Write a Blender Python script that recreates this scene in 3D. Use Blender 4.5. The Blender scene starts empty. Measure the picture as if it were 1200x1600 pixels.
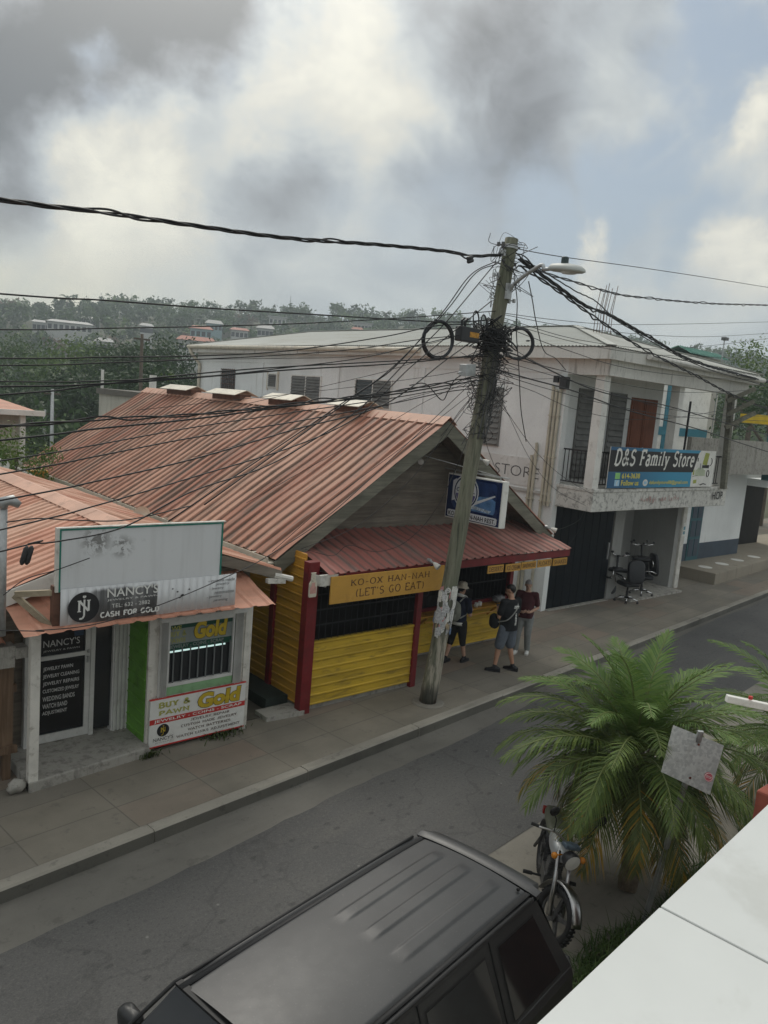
import bpy, bmesh, math, random
from mathutils import Vector, Matrix, noise
random.seed(7)
V = Vector
pi = math.pi
SC = bpy.context.scene
COL = SC.collection

# ---------------------------------------------------------------- camera and picture-to-place helpers
FPX = 1212.4809
AX = V((1390, -55, FPX)).normalized(); AY = V((-1068, -262, FPX)).normalized()
AZ = AY.cross(AX)
if AZ.y > 0: AZ = -AZ
EYE = V((0, 0, 5.3))
def ray(x, y):
    d = V((x - 600.0, y - 800.0, FPX))
    return V((AX.dot(d), AY.dot(d), AZ.dot(d)))
def PX(x, y, X):
    d = ray(x, y); return EYE + d * (X / d.x)
def PY(x, y, Y):
    d = ray(x, y); return EYE + d * (Y / d.y)
def PZ(x, y, Z=0.0):
    d = ray(x, y); return EYE + d * ((Z - EYE.z) / d.z)

cam_d = bpy.data.cameras.new("camera"); cam = bpy.data.objects.new("camera", cam_d); COL.objects.link(cam)
cam_d.sensor_fit = 'VERTICAL'; cam_d.sensor_height = 24.0; cam_d.sensor_width = 18.0
cam_d.lens = FPX / 1600 * 24.0
cam_d.clip_start = 0.05; cam_d.clip_end = 6000
_r = V((AX.x, AY.x, AZ.x)); _u = -V((AX.y, AY.y, AZ.y)); _b = -V((AX.z, AY.z, AZ.z))
_m = Matrix((_r, _u, _b)).transposed().to_4x4(); _m.translation = EYE
cam.matrix_world = _m
SC.camera = cam

# ---------------------------------------------------------------- scene objects
def link(o):
    COL.objects.link(o); return o
def tag(o, label=None, cat=None, group=None, kind=None):
    if label: o['label'] = label
    if cat: o['category'] = cat
    if group: o['group'] = group
    if kind: o['kind'] = kind
    return o
def thing(name, label, cat, loc=(0, 0, 0), rz=0.0, group=None):
    o = bpy.data.objects.new(name, None); o.empty_display_size = 0.2
    link(o); o.location = loc; o.rotation_euler = (0, 0, rz)
    return tag(o, label, cat, group)
def wm(o):
    m = o.matrix_basis.copy()
    return (wm(o.parent) @ m) if o.parent else m
def copy_tree(o, parent=None):
    c = o.copy(); link(c)
    if parent: c.parent = parent
    for ch in list(o.children): copy_tree(ch, c)
    return c

class MB:
    def __init__(s): s.v = []; s.f = []; s.m = []
    def add(s, vs, fs, m=0):
        b = len(s.v); s.v.extend([V(p) for p in vs])
        for f in fs: s.f.append(tuple(b + i for i in f)); s.m.append(m)
    def quad(s, a, b, c, d, m=0): s.add([a, b, c, d], [(0, 1, 2, 3)], m)
    def poly(s, pts, m=0): s.add(pts, [tuple(range(len(pts)))], m)
    def box(s, x0, x1, y0, y1, z0, z1, m=0):
        s.add([(x0, y0, z0), (x1, y0, z0), (x1, y1, z0), (x0, y1, z0), (x0, y0, z1), (x1, y0, z1), (x1, y1, z1), (x0, y1, z1)],
              [(0, 3, 2, 1), (4, 5, 6, 7), (0, 1, 5, 4), (1, 2, 6, 5), (2, 3, 7, 6), (3, 0, 4, 7)], m)
    def prism(s, pts, ext, m=0):
        pts = [V(p) for p in pts]; n = len(pts); e = V(ext)
        s.add(pts + [p + e for p in pts], [tuple(reversed(range(n))), tuple(range(n, 2 * n))] + [(i, (i + 1) % n, (i + 1) % n + n, i + n) for i in range(n)], m)
    def obox(s, o, a, b, c, m=0):      # corner + three edge vectors
        o, a, b, c = V(o), V(a), V(b), V(c)
        s.prism([o, o + a, o + a + b, o + b], c, m)
    def bar(s, p, q, w, h, up=(0, 0, 1), m=0):
        p, q = V(p), V(q); d = (q - p).normalized(); u = V(up)
        sd = d.cross(u)
        if sd.length < 1e-4: sd = d.cross(V((1, 0, 0)))
        sd.normalize(); u2 = sd.cross(d).normalized()
        s.obox(p - sd * w / 2 - u2 * h / 2, sd * w, u2 * h, q - p, m)
    def tube(s, pts, r, seg=6, m=0, cap=True):
        pts = [V(p) for p in pts]; n = len(pts)
        rr = r if isinstance(r, (list, tuple)) else [r] * n
        b = len(s.v); pu = None
        for i, p in enumerate(pts):
            d = (pts[min(i + 1, n - 1)] - pts[max(i - 1, 0)])
            if d.length < 1e-9: d = V((0, 0, 1))
            d.normalize()
            if pu is None:
                u = d.cross(V((0, 0, 1)))
                if u.length < 0.05: u = d.cross(V((1, 0, 0)))
            else: u = pu - d * pu.dot(d)
            if u.length < 1e-6: u = d.cross(V((1, 0, 0)))
            u.normalize(); pu = u; w = d.cross(u)
            for k in range(seg):
                a = 2 * pi * k / seg
                s.v.append(p + (u * math.cos(a) + w * math.sin(a)) * rr[i])
        for i in range(n - 1):
            for k in range(seg):
                k2 = (k + 1) % seg
                s.f.append((b + i * seg + k, b + i * seg + k2, b + (i + 1) * seg + k2, b + (i + 1) * seg + k)); s.m.append(m)
        if cap:
            s.f.append(tuple(b + k for k in reversed(range(seg)))); s.m.append(m)
            s.f.append(tuple(b + (n - 1) * seg + k for k in range(seg))); s.m.append(m)
    def cyl(s, p, q, r, seg=12, m=0): s.tube([p, q], r, seg, m)
    def lathe(s, prof, o, ax=(0, 0, 1), seg=16, m=0):   # prof: (radius, height)
        o = V(o); ax = V(ax).normalized(); u = ax.cross(V((1, 0, 0)))
        if u.length < .1: u = ax.cross(V((0, 1, 0)))
        u.normalize(); w = ax.cross(u); b = len(s.v)
        for (r, h) in prof:
            for k in range(seg):
                a = 2 * pi * k / seg; s.v.append(o + ax * h + (u * math.cos(a) + w * math.sin(a)) * r)
        for i in range(len(prof) - 1):
            for k in range(seg):
                k2 = (k + 1) % seg
                s.f.append((b + i * seg + k, b + i * seg + k2, b + (i + 1) * seg + k2, b + (i + 1) * seg + k)); s.m.append(m)
    def ball(s, c, r, seg=10, rings=7, m=0, sc=(1, 1, 1)):
        c = V(c); b = len(s.v)
        for i in range(rings + 1):
            t = pi * i / rings
            for k in range(seg):
                a = 2 * pi * k / seg
                s.v.append(c + V((r * sc[0] * math.sin(t) * math.cos(a), r * sc[1] * math.sin(t) * math.sin(a), r * sc[2] * math.cos(t))))
        for i in range(rings):
            for k in range(seg):
                k2 = (k + 1) % seg
                s.f.append((b + i * seg + k, b + (i + 1) * seg + k, b + (i + 1) * seg + k2, b + i * seg + k2)); s.m.append(m)
    def torus(s, c, ax, R, r, seg=24, ts=6, m=0, sc=1.0, a0=0, a1=2 * pi):
        c = V(c); ax = V(ax).normalized(); u = ax.cross(V((0, 0, 1)))
        if u.length < .1: u = ax.cross(V((1, 0, 0)))
        u.normalize(); w = ax.cross(u)
        pts = [c + (u * math.cos(a0 + (a1 - a0) * i / seg) + w * math.sin(a0 + (a1 - a0) * i / seg) * sc) * R for i in range(seg + 1)]
        s.tube(pts, r, ts, m, cap=False)
    def xf(s, M):
        s.v = [M @ p for p in s.v]; return s
    def build(s, name, mats, parent=None, smooth=False, local=False, weld=False, bevel=0, solid=0, autos=None):
        me = bpy.data.meshes.new(name)
        vs = s.v
        if parent is not None and not local:
            im = wm(parent).inverted(); vs = [im @ p for p in vs]
        me.from_pydata([tuple(p) for p in vs], [], s.f)
        if not isinstance(mats, (list, tuple)): mats = [mats]
        for mt in mats: me.materials.append(mt)
        if len(mats) > 1: me.polygons.foreach_set('material_index', s.m)
        if smooth: me.polygons.foreach_set('use_smooth', [True] * len(me.polygons))
        if weld or bevel or autos:
            bm = bmesh.new(); bm.from_mesh(me)
            if weld or bevel: bmesh.ops.remove_doubles(bm, verts=bm.verts, dist=1e-4)
            bm.to_mesh(me); bm.free()
        me.update()
        o = bpy.data.objects.new(name, me); link(o)
        if parent is not None: o.parent = parent
        if bevel:
            md = o.modifiers.new('bevel', 'BEVEL'); md.width = bevel; md.segments = 2; md.limit_method = 'ANGLE'; md.angle_limit = 0.6
        if solid:
            md = o.modifiers.new('solid', 'SOLIDIFY'); md.thickness = solid
        return o

# ---------------------------------------------------------------- materials
MATS = {}
class NT:
    def __init__(s, tree): s.t = tree
    def n(s, typ, ins=None, **kw):
        nd = s.t.nodes.new(typ)
        for k, v in kw.items(): setattr(nd, k, v)
        for k, v in (ins or {}).items():
            sk = nd.inputs[k]
            if isinstance(v, bpy.types.NodeSocket): s.t.links.new(v, sk)
            elif v is not None: sk.default_value = v
        return nd
    def math(s, op, a, b=0.0, c=0.0, clamp=False):
        nd = s.t.nodes.new('ShaderNodeMath'); nd.operation = op; nd.use_clamp = clamp
        for i, v in enumerate((a, b, c)):
            if isinstance(v, bpy.types.NodeSocket): s.t.links.new(v, nd.inputs[i])
            else: nd.inputs[i].default_value = v
        return nd.outputs[0]
    def vmath(s, op, a, b=(0, 0, 0), out=0):
        nd = s.t.nodes.new('ShaderNodeVectorMath'); nd.operation = op
        for i, v in enumerate((a, b)):
            if isinstance(v, bpy.types.NodeSocket): s.t.links.new(v, nd.inputs[i])
            else: nd.inputs[i].default_value = v
        return nd.outputs[out]
    def mix(s, f, a, b, mode='MIX'):
        nd = s.t.nodes.new('ShaderNodeMix'); nd.data_type = 'RGBA'; nd.blend_type = mode
        for k, v in ((0, f), (6, a), (7, b)):
            if isinstance(v, bpy.types.NodeSocket): s.t.links.new(v, nd.inputs[k])
            else: nd.inputs[k].default_value = (*v, 1) if isinstance(v, tuple) and len(v) == 3 else v
        return nd.outputs[2]
    def ramp(s, f, stops, interp='LINEAR'):
        nd = s.t.nodes.new('ShaderNodeValToRGB'); cr = nd.color_ramp; cr.interpolation = interp
        while len(cr.elements) > 1: cr.elements.remove(cr.elements[-1])
        for i, (p, c) in enumerate(stops):
            e = cr.elements[0] if i == 0 else cr.elements.new(p)
            e.position = p; e.color = (*c, 1) if len(c) == 3 else c
        s.t.links.new(f, nd.inputs[0]); return nd.outputs[0]
    def noise(s, vec, scale, detail=4, rough=0.55, dist=0.0):
        nd = s.n('ShaderNodeTexNoise', {'Vector': vec, 'Scale': scale, 'Detail': detail, 'Roughness': rough, 'Distortion': dist})
        return nd.outputs['Fac']
    def smooth(s, v, a, b, t0=0.0, t1=1.0):
        nd = s.n('ShaderNodeMapRange', {'Value': v, 'From Min': a, 'From Max': b, 'To Min': t0, 'To Max': t1}, interpolation_type='SMOOTHSTEP')
        return nd.outputs[0]
    def scale(s, vec, sc, rot=(0, 0, 0)):
        return s.n('ShaderNodeMapping', {'Vector': vec, 'Scale': sc, 'Rotation': rot}).outputs[0]
def newmat(name):
    m = bpy.data.materials.new(name); m.use_nodes = True
    t = NT(m.node_tree); bs = m.node_tree.nodes['Principled BSDF']
    co = t.n('ShaderNodeTexCoord').outputs['Object']
    return m, t, bs, co
def setc(t, bs, col, rough=None, bump=None, bstr=0.3, bdist=0.02, metal=None, spec=None):
    if isinstance(col, bpy.types.NodeSocket): t.t.links.new(col, bs.inputs['Base Color'])
    else: bs.inputs['Base Color'].default_value = (*col, 1)
    if rough is not None:
        if isinstance(rough, bpy.types.NodeSocket): t.t.links.new(rough, bs.inputs['Roughness'])
        else: bs.inputs['Roughness'].default_value = rough
    if metal is not None: bs.inputs['Metallic'].default_value = metal
    if spec is not None: bs.inputs['Specular IOR Level'].default_value = spec
    if bump is not None:
        b = t.n('ShaderNodeBump', {'Height': bump, 'Strength': bstr, 'Distance': bdist})
        t.t.links.new(b.outputs[0], bs.inputs['Normal'])
def mul(c, k): return tuple(min(1.0, x * k) for x in c)
def lerp3(a, b, f): return tuple(x + (y - x) * f for x, y in zip(a, b))
def mat(name, col, rough=0.7, var=0.18, scale=2.5, metal=0.0, bump=0.0, bscale=30.0, spec=0.4, dirt=None, dirtamt=0.35, stretch=(1, 1, 1)):
    """plain painted / worn surface: two octaves of tone variation, optional dirt blotches"""
    if name in MATS: return MATS[name]
    m, t, bs, co = newmat(name)
    v = t.scale(co, stretch)
    f = t.noise(v, scale, 6, 0.6)
    c = t.mix(t.smooth(f, 0.3, 0.7), mul(col, 1 - var), mul(col, 1 + var))
    if dirt:
        g = t.noise(v, scale * 2.3, 8, 0.68, 0.4)
        c = t.mix(t.math('MULTIPLY', t.smooth(g, 0.52, 0.68), dirtamt), c, dirt)
    h = t.noise(v, bscale, 4) if bump else None
    setc(t, bs, c, t.math('ADD', t.math('MULTIPLY', f, 0.2), rough - 0.1), h, bump, 0.02, metal, spec)
    MATS[name] = m; return m
def streaked(name, col, stain, amt=0.5, rough=0.85, var=0.1, hs=3.0, vs=0.35, bump=0.15, low=0.5, high=0.7, blotch=None):
    """render / concrete with rain streaks running down it"""
    if name in MATS: return MATS[name]
    m, t, bs, co = newmat(name)
    s1 = t.noise(t.scale(co, (hs, hs, vs)), 1.6, 8, 0.65)
    s2 = t.noise(co, 0.5, 4, 0.5)
    s3 = t.noise(co, 18, 4, 0.6)
    c = t.mix(t.smooth(s2, .3, .7), mul(col, 1 - var), mul(col, 1 + var))
    f = t.math('MULTIPLY', t.smooth(s1, low, high), t.smooth(s2, .35, .65, .35, 1.0))
    c = t.mix(t.math('MULTIPLY', f, amt), c, stain)
    if blotch: c = t.mix(t.math('MULTIPLY', t.smooth(t.noise(co, 7, 10, .75), .5, .6), blotch[1]), c, blotch[0])
    c = t.mix(t.math('MULTIPLY', t.smooth(s3, .45, .75), .12), c, mul(stain, .8))
    setc(t, bs, c, rough, s3, bump, 0.01)
    MATS[name] = m; return m
def wood(name, col, col2, axis=0, rough=0.85, scale=1.0):
    if name in MATS: return MATS[name]
    m, t, bs, co = newmat(name)
    sc = [14.0, 14.0, 14.0]; sc[axis] = 0.9
    g = t.noise(t.scale(co, tuple(x * scale for x in sc)), 1.5, 8, 0.65, 0.3)
    b = t.noise(co, 1.3, 4)
    c = t.mix(t.smooth(g, .32, .68), col, col2)
    c = t.mix(t.math('MULTIPLY', t.smooth(b, .4, .7), .5), c, mul(col, .55))
    setc(t, bs, c, rough, g, .35, .01)
    MATS[name] = m; return m
def leafmat(name, c1, c2, c3=None, scale=0.8):
    if name in MATS: return MATS[name]
    m, t, bs, co = newmat(name)
    gi = t.n('ShaderNodeNewGeometry').outputs['Random Per Island']
    f = t.noise(co, scale, 3)
    c = t.mix(gi, c1, c2)
    if c3: c = t.mix(t.smooth(f, .5, .72), c, c3)
    setc(t, bs, c, .6, spec=.3)
    tr = t.n('ShaderNodeBsdfTranslucent', {'Color': c})
    mx = t.n('ShaderNodeMixShader', {0: .25})
    out = m.node_tree.nodes['Material Output']
    m.node_tree.links.new(bs.outputs[0], mx.inputs[1]); m.node_tree.links.new(tr.outputs[0], mx.inputs[2])
    m.node_tree.links.new(mx.outputs[0], out.inputs[0])
    MATS[name] = m; return m
def emit(name, col, s):
    if name in MATS: return MATS[name]
    m, t, bs, co = newmat(name); setc(t, bs, col, .4)
    bs.inputs['Emission Color'].default_value = (*col, 1); bs.inputs['Emission Strength'].default_value = s
    MATS[name] = m; return m

# ---------------------------------------------------------------- lettering
def _fit(pts, org, ux, uy, w, h, eps, shear=0.0):
    xs = [p[0] for p in pts]; ys = [p[1] for p in pts]
    x0, x1, y0, y1 = min(xs), max(xs), min(ys), max(ys)
    sx = w / (x1 - x0) if w else None; sy = h / (y1 - y0)
    if sx is None: sx = sy
    n = V(ux).cross(V(uy)).normalized()
    return [V(org) + V(ux) * ((p[0] - x0) * sx + shear * (p[1] - y0) * sy) + V(uy) * ((p[1] - y0) * sy) + n * (eps + (p[2] if len(p) > 2 else 0)) for p in pts]
def text(s, name, m, parent, org, ux, uy, w, h, bold=0.0, eps=0.004, shear=0.0):
    cu = bpy.data.curves.new(name, 'FONT'); cu.body = s; cu.offset = bold; cu.resolution_u = 3
    ob = bpy.data.objects.new('tmp', cu); COL.objects.link(ob)
    me = bpy.data.meshes.new_from_object(ob)
    mb = MB(); mb.add(_fit([tuple(v.co)[:2] for v in me.vertices], org, V(ux).normalized(), V(uy).normalized(), w, h, eps, shear), [tuple(p.vertices) for p in me.polygons])
    bpy.data.objects.remove(ob); bpy.data.curves.remove(cu); bpy.data.meshes.remove(me)
    return mb.build(name, m, parent)
def arc(cx, cy, rx, ry, a0, a1, n=9):
    return [(cx + rx * math.cos(math.radians(a0 + (a1 - a0) * i / n)), cy + ry * math.sin(math.radians(a0 + (a1 - a0) * i / n))) for i in range(n + 1)]
SG = {
 'A': (.8, [[(.05, 0), (.4, 1), (.75, 0)], [(.2, .36), (.6, .36)]]), 'B': (.7, [[(.12, 0), (.12, 1)], [(.12, 1)] + arc(.35, .76, .25, .24, 90, -90) + [(.12, .52)], [(.12, .52)] + arc(.4, .26, .26, .26, 90, -90) + [(.12, 0)]]),
 'C': (.75, [arc(.42, .5, .34, .5, 50, 310, 14)]), 'D': (.78, [[(.12, 0), (.12, 1)], [(.12, 1)] + arc(.34, .5, .36, .5, 90, -90, 12) + [(.12, 0)]]),
 'E': (.68, [[(.12, 0), (.12, 1)], [(.12, 1), (.6, 1), (.6, .85)], [(.12, .52), (.48, .52)], [(.12, 0), (.62, 0), (.62, .16)]]), 'F': (.66, [[(.14, 0), (.14, 1)], [(.12, 1), (.62, 1), (.62, .82)], [(.14, .52), (.5, .52)]]),
 'G': (.8, [arc(.42, .5, .34, .5, 50, 310, 14) + [(.66, .4), (.46, .4)]]), 'H': (.8, [[(.14, 0), (.14, 1)], [(.66, 0), (.66, 1)], [(.14, .52), (.66, .52)]]),
 'I': (.4, [[(.2, 0), (.2, 1)]]), 'J': (.6, [[(.42, 1), (.42, .25)] + arc(.24, .25, .18, .25, 0, -160, 7)]), 'K': (.78, [[(.14, 0), (.14, 1)], [(.66, 1), (.14, .45)], [(.3, .62), (.7, 0)]]),
 'L': (.66, [[(.14, 1), (.14, 0)], [(.14, 0), (.6, 0), (.6, .18)]]), 'M': (.95, [[(.12, 0), (.12, 1), (.47, .25), (.83, 1), (.83, 0)]]), 'N': (.82, [[(.13, 0), (.13, 1), (.68, 0), (.68, 1)]]),
 'O': (.84, [arc(.42, .5, .35, .5, 0, 360, 20)]), 'P': (.68, [[(.13, 0), (.13, 1)], [(.13, 1)] + arc(.36, .75, .25, .25, 90, -90) + [(.13, .5)]]), 'R': (.76, [[(.13, 0), (.13, 1)], [(.13, 1)] + arc(.36, .76, .25, .24, 90, -90) + [(.13, .52)], [(.36, .52), (.68, 0)]]),
 'S': (.68, [arc(.34, .76, .25, .24, 30, 270, 10) + arc(.34, .26, .27, .26, 90, -150, 10)[1:]]), 'T': (.74, [[(.37, 0), (.37, 1)], [(.06, .82), (.06, 1), (.68, 1), (.68, .82)]]),
 'U': (.8, [[(.14, 1), (.14, .28)] + arc(.4, .28, .26, .28, 180, 360, 10) + [(.66, 1)]]), 'W': (1.05, [[(.06, 1), (.28, 0), (.52, .8), (.76, 0), (.98, 1)]]), 'X': (.78, [[(.1, 0), (.68, 1)], [(.1, 1), (.68, 0)]]), 'Y': (.76, [[(.08, 1), (.38, .48), (.68, 1)], [(.38, .48), (.38, 0)]]),
 '-': (.5, [[(.08, .42), (.42, .42)]]), "'": (.3, [[(.15, 1), (.12, .75)]]), '(': (.4, [arc(.5, .45, .35, .62, 125, 235, 8)]), ')': (.4, [arc(-.1, .45, .35, .62, 55, -55, 8)]), '.': (.3, [[(.15, 0), (.15, .1)]]), ' ': (.45, []),
 '&': (.9, [[(.82, 0), (.3, .68)] + arc(.4, .82, .15, .18, 200, -40, 9) + [(.2, .4)] + arc(.32, .24, .22, .24, 120, 300, 8) + [(.78, .45)]]),
 'a': (.62, [arc(.28, .5, .2, .18, 140, 0, 6) + [(.48, .08), (.56, 0)], arc(.3, .2, .19, .2, 0, 360, 12)]), 'm': (.95, [[(.12, 0), (.12, .66)], [(.12, .45)] + arc(.29, .48, .17, .18, 170, 0, 7) + [(.46, 0)], [(.46, .45)] + arc(.63, .48, .17, .18, 170, 0, 7) + [(.8, 0)]]),
 'i': (.34, [[(.17, 0), (.17, .66)], [(.17, .84), (.17, .96)]]), 'l': (.34, [[(.17, 0), (.17, 1)]]), 'y': (.62, [[(.08, .66), (.3, .05)], [(.54, .66), (.24, -.2), (.1, -.26)]]), 't': (.42, [[(.18, .9), (.18, .12)] + arc(.28, .12, .1, .12, 180, 300, 4), [(.04, .64), (.36, .64)]]),
 'o': (.62, [arc(.31, .33, .23, .33, 0, 360, 16)]), 'r': (.5, [[(.14, 0), (.14, .66)], [(.14, .42)] + arc(.32, .46, .18, .2, 170, 40, 5)]), 'e': (.6, [[(.1, .36), (.5, .36)] + arc(.3, .33, .22, .33, 10, 310, 12)]),
}
def stroke_text(s, name, m, parent, org, ux, uy, w, h, wt=0.13, serif=0.24, eps=0.004, shear=0.0, gap=0.12):
    pts = []; fs = []; k = 0; x = 0.0
    def ribbon(pl, wd):
        nonlocal k
        n = len(pl); b = len(pts); z = k * 0.00006; k += 1
        for i, (px, py) in enumerate(pl):
            a = pl[max(i - 1, 0)]; c = pl[min(i + 1, n - 1)]
            d1 = V((px - a[0], py - a[1])); d2 = V((c[0] - px, c[1] - py))
            if d1.length < 1e-6: d1 = d2
            if d2.length < 1e-6: d2 = d1
            d1.normalize(); d2.normalize(); t = d1 + d2
            if t.length < .2: t = d1
            t.normalize(); nn = V((-t.y, t.x)); q = wd / 2 / max(.45, abs(nn.dot(V((-d1.y, d1.x)))))
            pts.append((px + nn.x * q, py + nn.y * q, z)); pts.append((px - nn.x * q, py - nn.y * q, z))
        for i in range(n - 1): fs.append((b + 2 * i, b + 2 * i + 1, b + 2 * i + 3, b + 2 * i + 2))
    for ch in s:
        gw, strokes = SG.get(ch, SG[' '])
        for st in strokes:
            pl = [(x + p[0], p[1]) for p in st]
            ribbon(pl, wt)
            if serif and ch not in "-'().&" and not (abs(pl[0][0] - pl[-1][0]) < 1e-3 and abs(pl[0][1] - pl[-1][1]) < 1e-3):
                for e, f in ((pl[0], pl[1]), (pl[-1], pl[-2])):
                    if abs(e[1] - f[1]) > abs(e[0] - f[0]) * 1.2 and abs(e[1] - f[1]) > .3:
                        yy = e[1] + (wt * .3 if e[1] < .3 else -wt * .3)
                        ribbon([(e[0] - serif / 2, yy), (e[0] + serif / 2, yy)], wt * .6)
        x += gw + gap
    P = _fit(pts, org, V(ux).normalized(), V(uy).normalized(), w, h, eps, shear)
    mb = MB(); mb.add(P, fs); return mb.build(name, m, parent)

# ================================================================ sky, sun, render settings
SC.view_settings.view_transform = 'Standard'; SC.view_settings.look = 'None'; SC.view_settings.exposure = 0.22; SC.view_settings.gamma = 1.0
SC.cycles.use_denoising = True
SC.cycles.max_bounces = 6; SC.cycles.diffuse_bounces = 3; SC.cycles.glossy_bounces = 3; SC.cycles.transmission_bounces = 4; SC.cycles.transparent_max_bounces = 8; SC.cycles.volume_bounces = 0
SC.cycles.sample_clamp_indirect = 6
W = bpy.data.worlds.new("World"); SC.world = W; W.use_nodes = True
SUN_DIR = (ray(330, -1100)).normalized()          # where the sun stands behind the cloud
SUN_AZ = math.degrees(math.atan2(SUN_DIR.x, SUN_DIR.y))
def build_sky():
    t = NT(W.node_tree); bg = W.node_tree.nodes['Background']; bg.inputs[1].default_value = 0.15
    sky = t.n('ShaderNodeTexSky'); sky.sky_type = 'NISHITA'; sky.sun_disc = False
    sky.sun_elevation = math.radians(52); sky.sun_rotation = math.radians(SUN_AZ); sky.air_density = 1.2; sky.dust_density = 2.5
    d = t.n('ShaderNodeTexCoord').outputs['Generated']
    # clouds are thickest overhead and squeezed together towards the horizon
    wn = t.n('ShaderNodeTexNoise', {'Vector': d, 'Scale': 4.5, 'Detail': 7, 'Roughness': .6})
    wv = t.vmath('SCALE', t.vmath('SUBTRACT', wn.outputs['Color'], (.5, .5, .5)), (0, 0, 0)); wv.node.inputs['Scale'].default_value = .24
    dw = t.vmath('ADD', d, wv)
    def blob(px, py, r):
        c = ray(px, py).normalized()
        dist = t.vmath('DISTANCE', dw, tuple(c), out=1)
        return t.smooth(dist, r / FPX, 0.0)
    # soft masses of cloud, each at its own bearing: (bearing, spread, lightness)
    masses = [(245, 60, 260, -.62), (10, 190, 190, -.72), (100, -40, 200, -.40), (30, 330, 110, -.25), (330, 20, 120, -.2),
              (160, 170, 150, .42), (130, 250, 120, .3), (300, 200, 170, .42), (420, 180, 120, .22), (210, 300, 150, .26), (560, 40, 170, .20), (640, 170, 150, .26), (600, 240, 120, .20), (480, 90, 150, .25),
              (800, 190, 300, -.20), (740, 30, 200, -.12), (860, 60, 150, -.08), (800, 330, 170, -.12), (390, 290, 120, -.24), (500, 330, 120, -.16), (330, 310, 70, -.10),
              (960, 110, 120, .14), (1000, 200, 130, .10), (940, 350, 60, .34), (915, 400, 70, .30), (1010, 430, 90, .18), (1190, 160, 70, .34), (1160, 260, 110, .06), (1190, 400, 75, .36), (1130, 440, 70, .14), (700, 470, 200, .05), (60, 400, 220, .22), (250, 420, 200, .14)]
    s = None
    for (px, py, r, a) in masses:
        w = t.math('MULTIPLY', blob(px, py, r), a * .95)
        s = w if s is None else t.math('ADD', s, w)
    f1 = t.noise(t.scale(d, (1, 1, 1.5)), 8, 12, .62, .45)
    f2 = t.noise(t.scale(d, (1, 1, 1.5)), 2.2, 5, .5)
    b = t.math('ADD', t.math('ADD', s, .50), t.math('MULTIPLY', t.math('SUBTRACT', f1, .5), .72))
    b = t.math('ADD', b, t.math('MULTIPLY', t.math('SUBTRACT', f2, .5), .3))
    b = t.math('ADD', t.math('MULTIPLY', t.math('SUBTRACT', b, .5), 1.12), .50)
    cloud = t.ramp(b, [(0.0, (.092, .096, .104)), (.2, (.165, .173, .186)), (.42, (.265, .285, .30)), (.58, (.36, .378, .375)), (.76, (.455, .446, .40)), (1.0, (.60, .58, .495))])
    # gaps of blue
    gaps = None
    for (px, py, r, a) in [(1130, 70, 130, 1.0), (1120, 150, 120, .95), (1060, 250, 110, .95), (990, 300, 130, 1.0), (1130, 340, 130, .75), (1080, 400, 90, .7), (850, 370, 170, .85), (720, 340, 150, .45), (560, 350, 120, .3), (130, 90, 60, .5), (165, 150, 55, .45), (220, 345, 50, .35), (640, 400, 150, .4), (1000, 380, 200, .5), (330, 130, 40, .3)]:
        w = t.math('MULTIPLY', blob(px, py, r), a)
        gaps = w if gaps is None else t.math('MAXIMUM', gaps, w)
    gaps = t.math('MULTIPLY', t.smooth(gaps, .05, .75), t.smooth(b, .86, .5))
    clear = t.mix(.8, t.mix(1.0, sky.outputs[0], (.1, .1, .1), 'MULTIPLY'), (.165, .205, .245))
    c = t.mix(gaps, cloud, clear)
    # the air near the ground, pale and a little yellow to the west
    el = t.n('ShaderNodeSeparateXYZ', {0: d}).outputs[2]
    west = t.math('ADD', blob(-60, 430, 420), t.math('MULTIPLY', blob(250, 430, 300), .4), clamp=True)
    low = t.mix(west, (.32, .365, .375), (.43, .42, .315))
    c = t.mix(t.math('MULTIPLY', t.smooth(el, .20, .04), .60), c, low)
    # added brightness overhead and round the hidden sun, out of view, lifting the ground light
    over = t.math('ADD', t.math('MULTIPLY', t.smooth(el, .50, .85), .30), t.math('MULTIPLY', t.smooth(t.vmath('DISTANCE', d, tuple(SUN_DIR), out=1), .62, .0), 1.1))
    c = t.mix(1.0, c, t.mix(over, (0, 0, 0), (.52, .50, .45)), 'ADD')
    c = t.mix(1.0, c, (10, 10, 10), 'MULTIPLY')
    c.node.inputs[7].default_value = (10, 10, 10, 1)
    W.node_tree.links.new(c, bg.inputs[0])
build_sky()
sd = bpy.data.lights.new("sun", 'SUN'); sd.energy = 1.3; sd.angle = math.radians(20); sd.color = (1.0, .95, .86)
so = bpy.data.objects.new("sun", sd); link(so); so.rotation_euler = (-SUN_DIR).to_track_quat('-Z', 'Y').to_euler()

# ================================================================ ground, street, pavement
def kerb_y(x): return 7.64 + .1085 * x            # far kerb line
SDIR = V((1, .1085, 0)).normalized(); SNRM = V((-SDIR.y, SDIR.x, 0))
SROT = math.atan2(.1085, 1)

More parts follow.
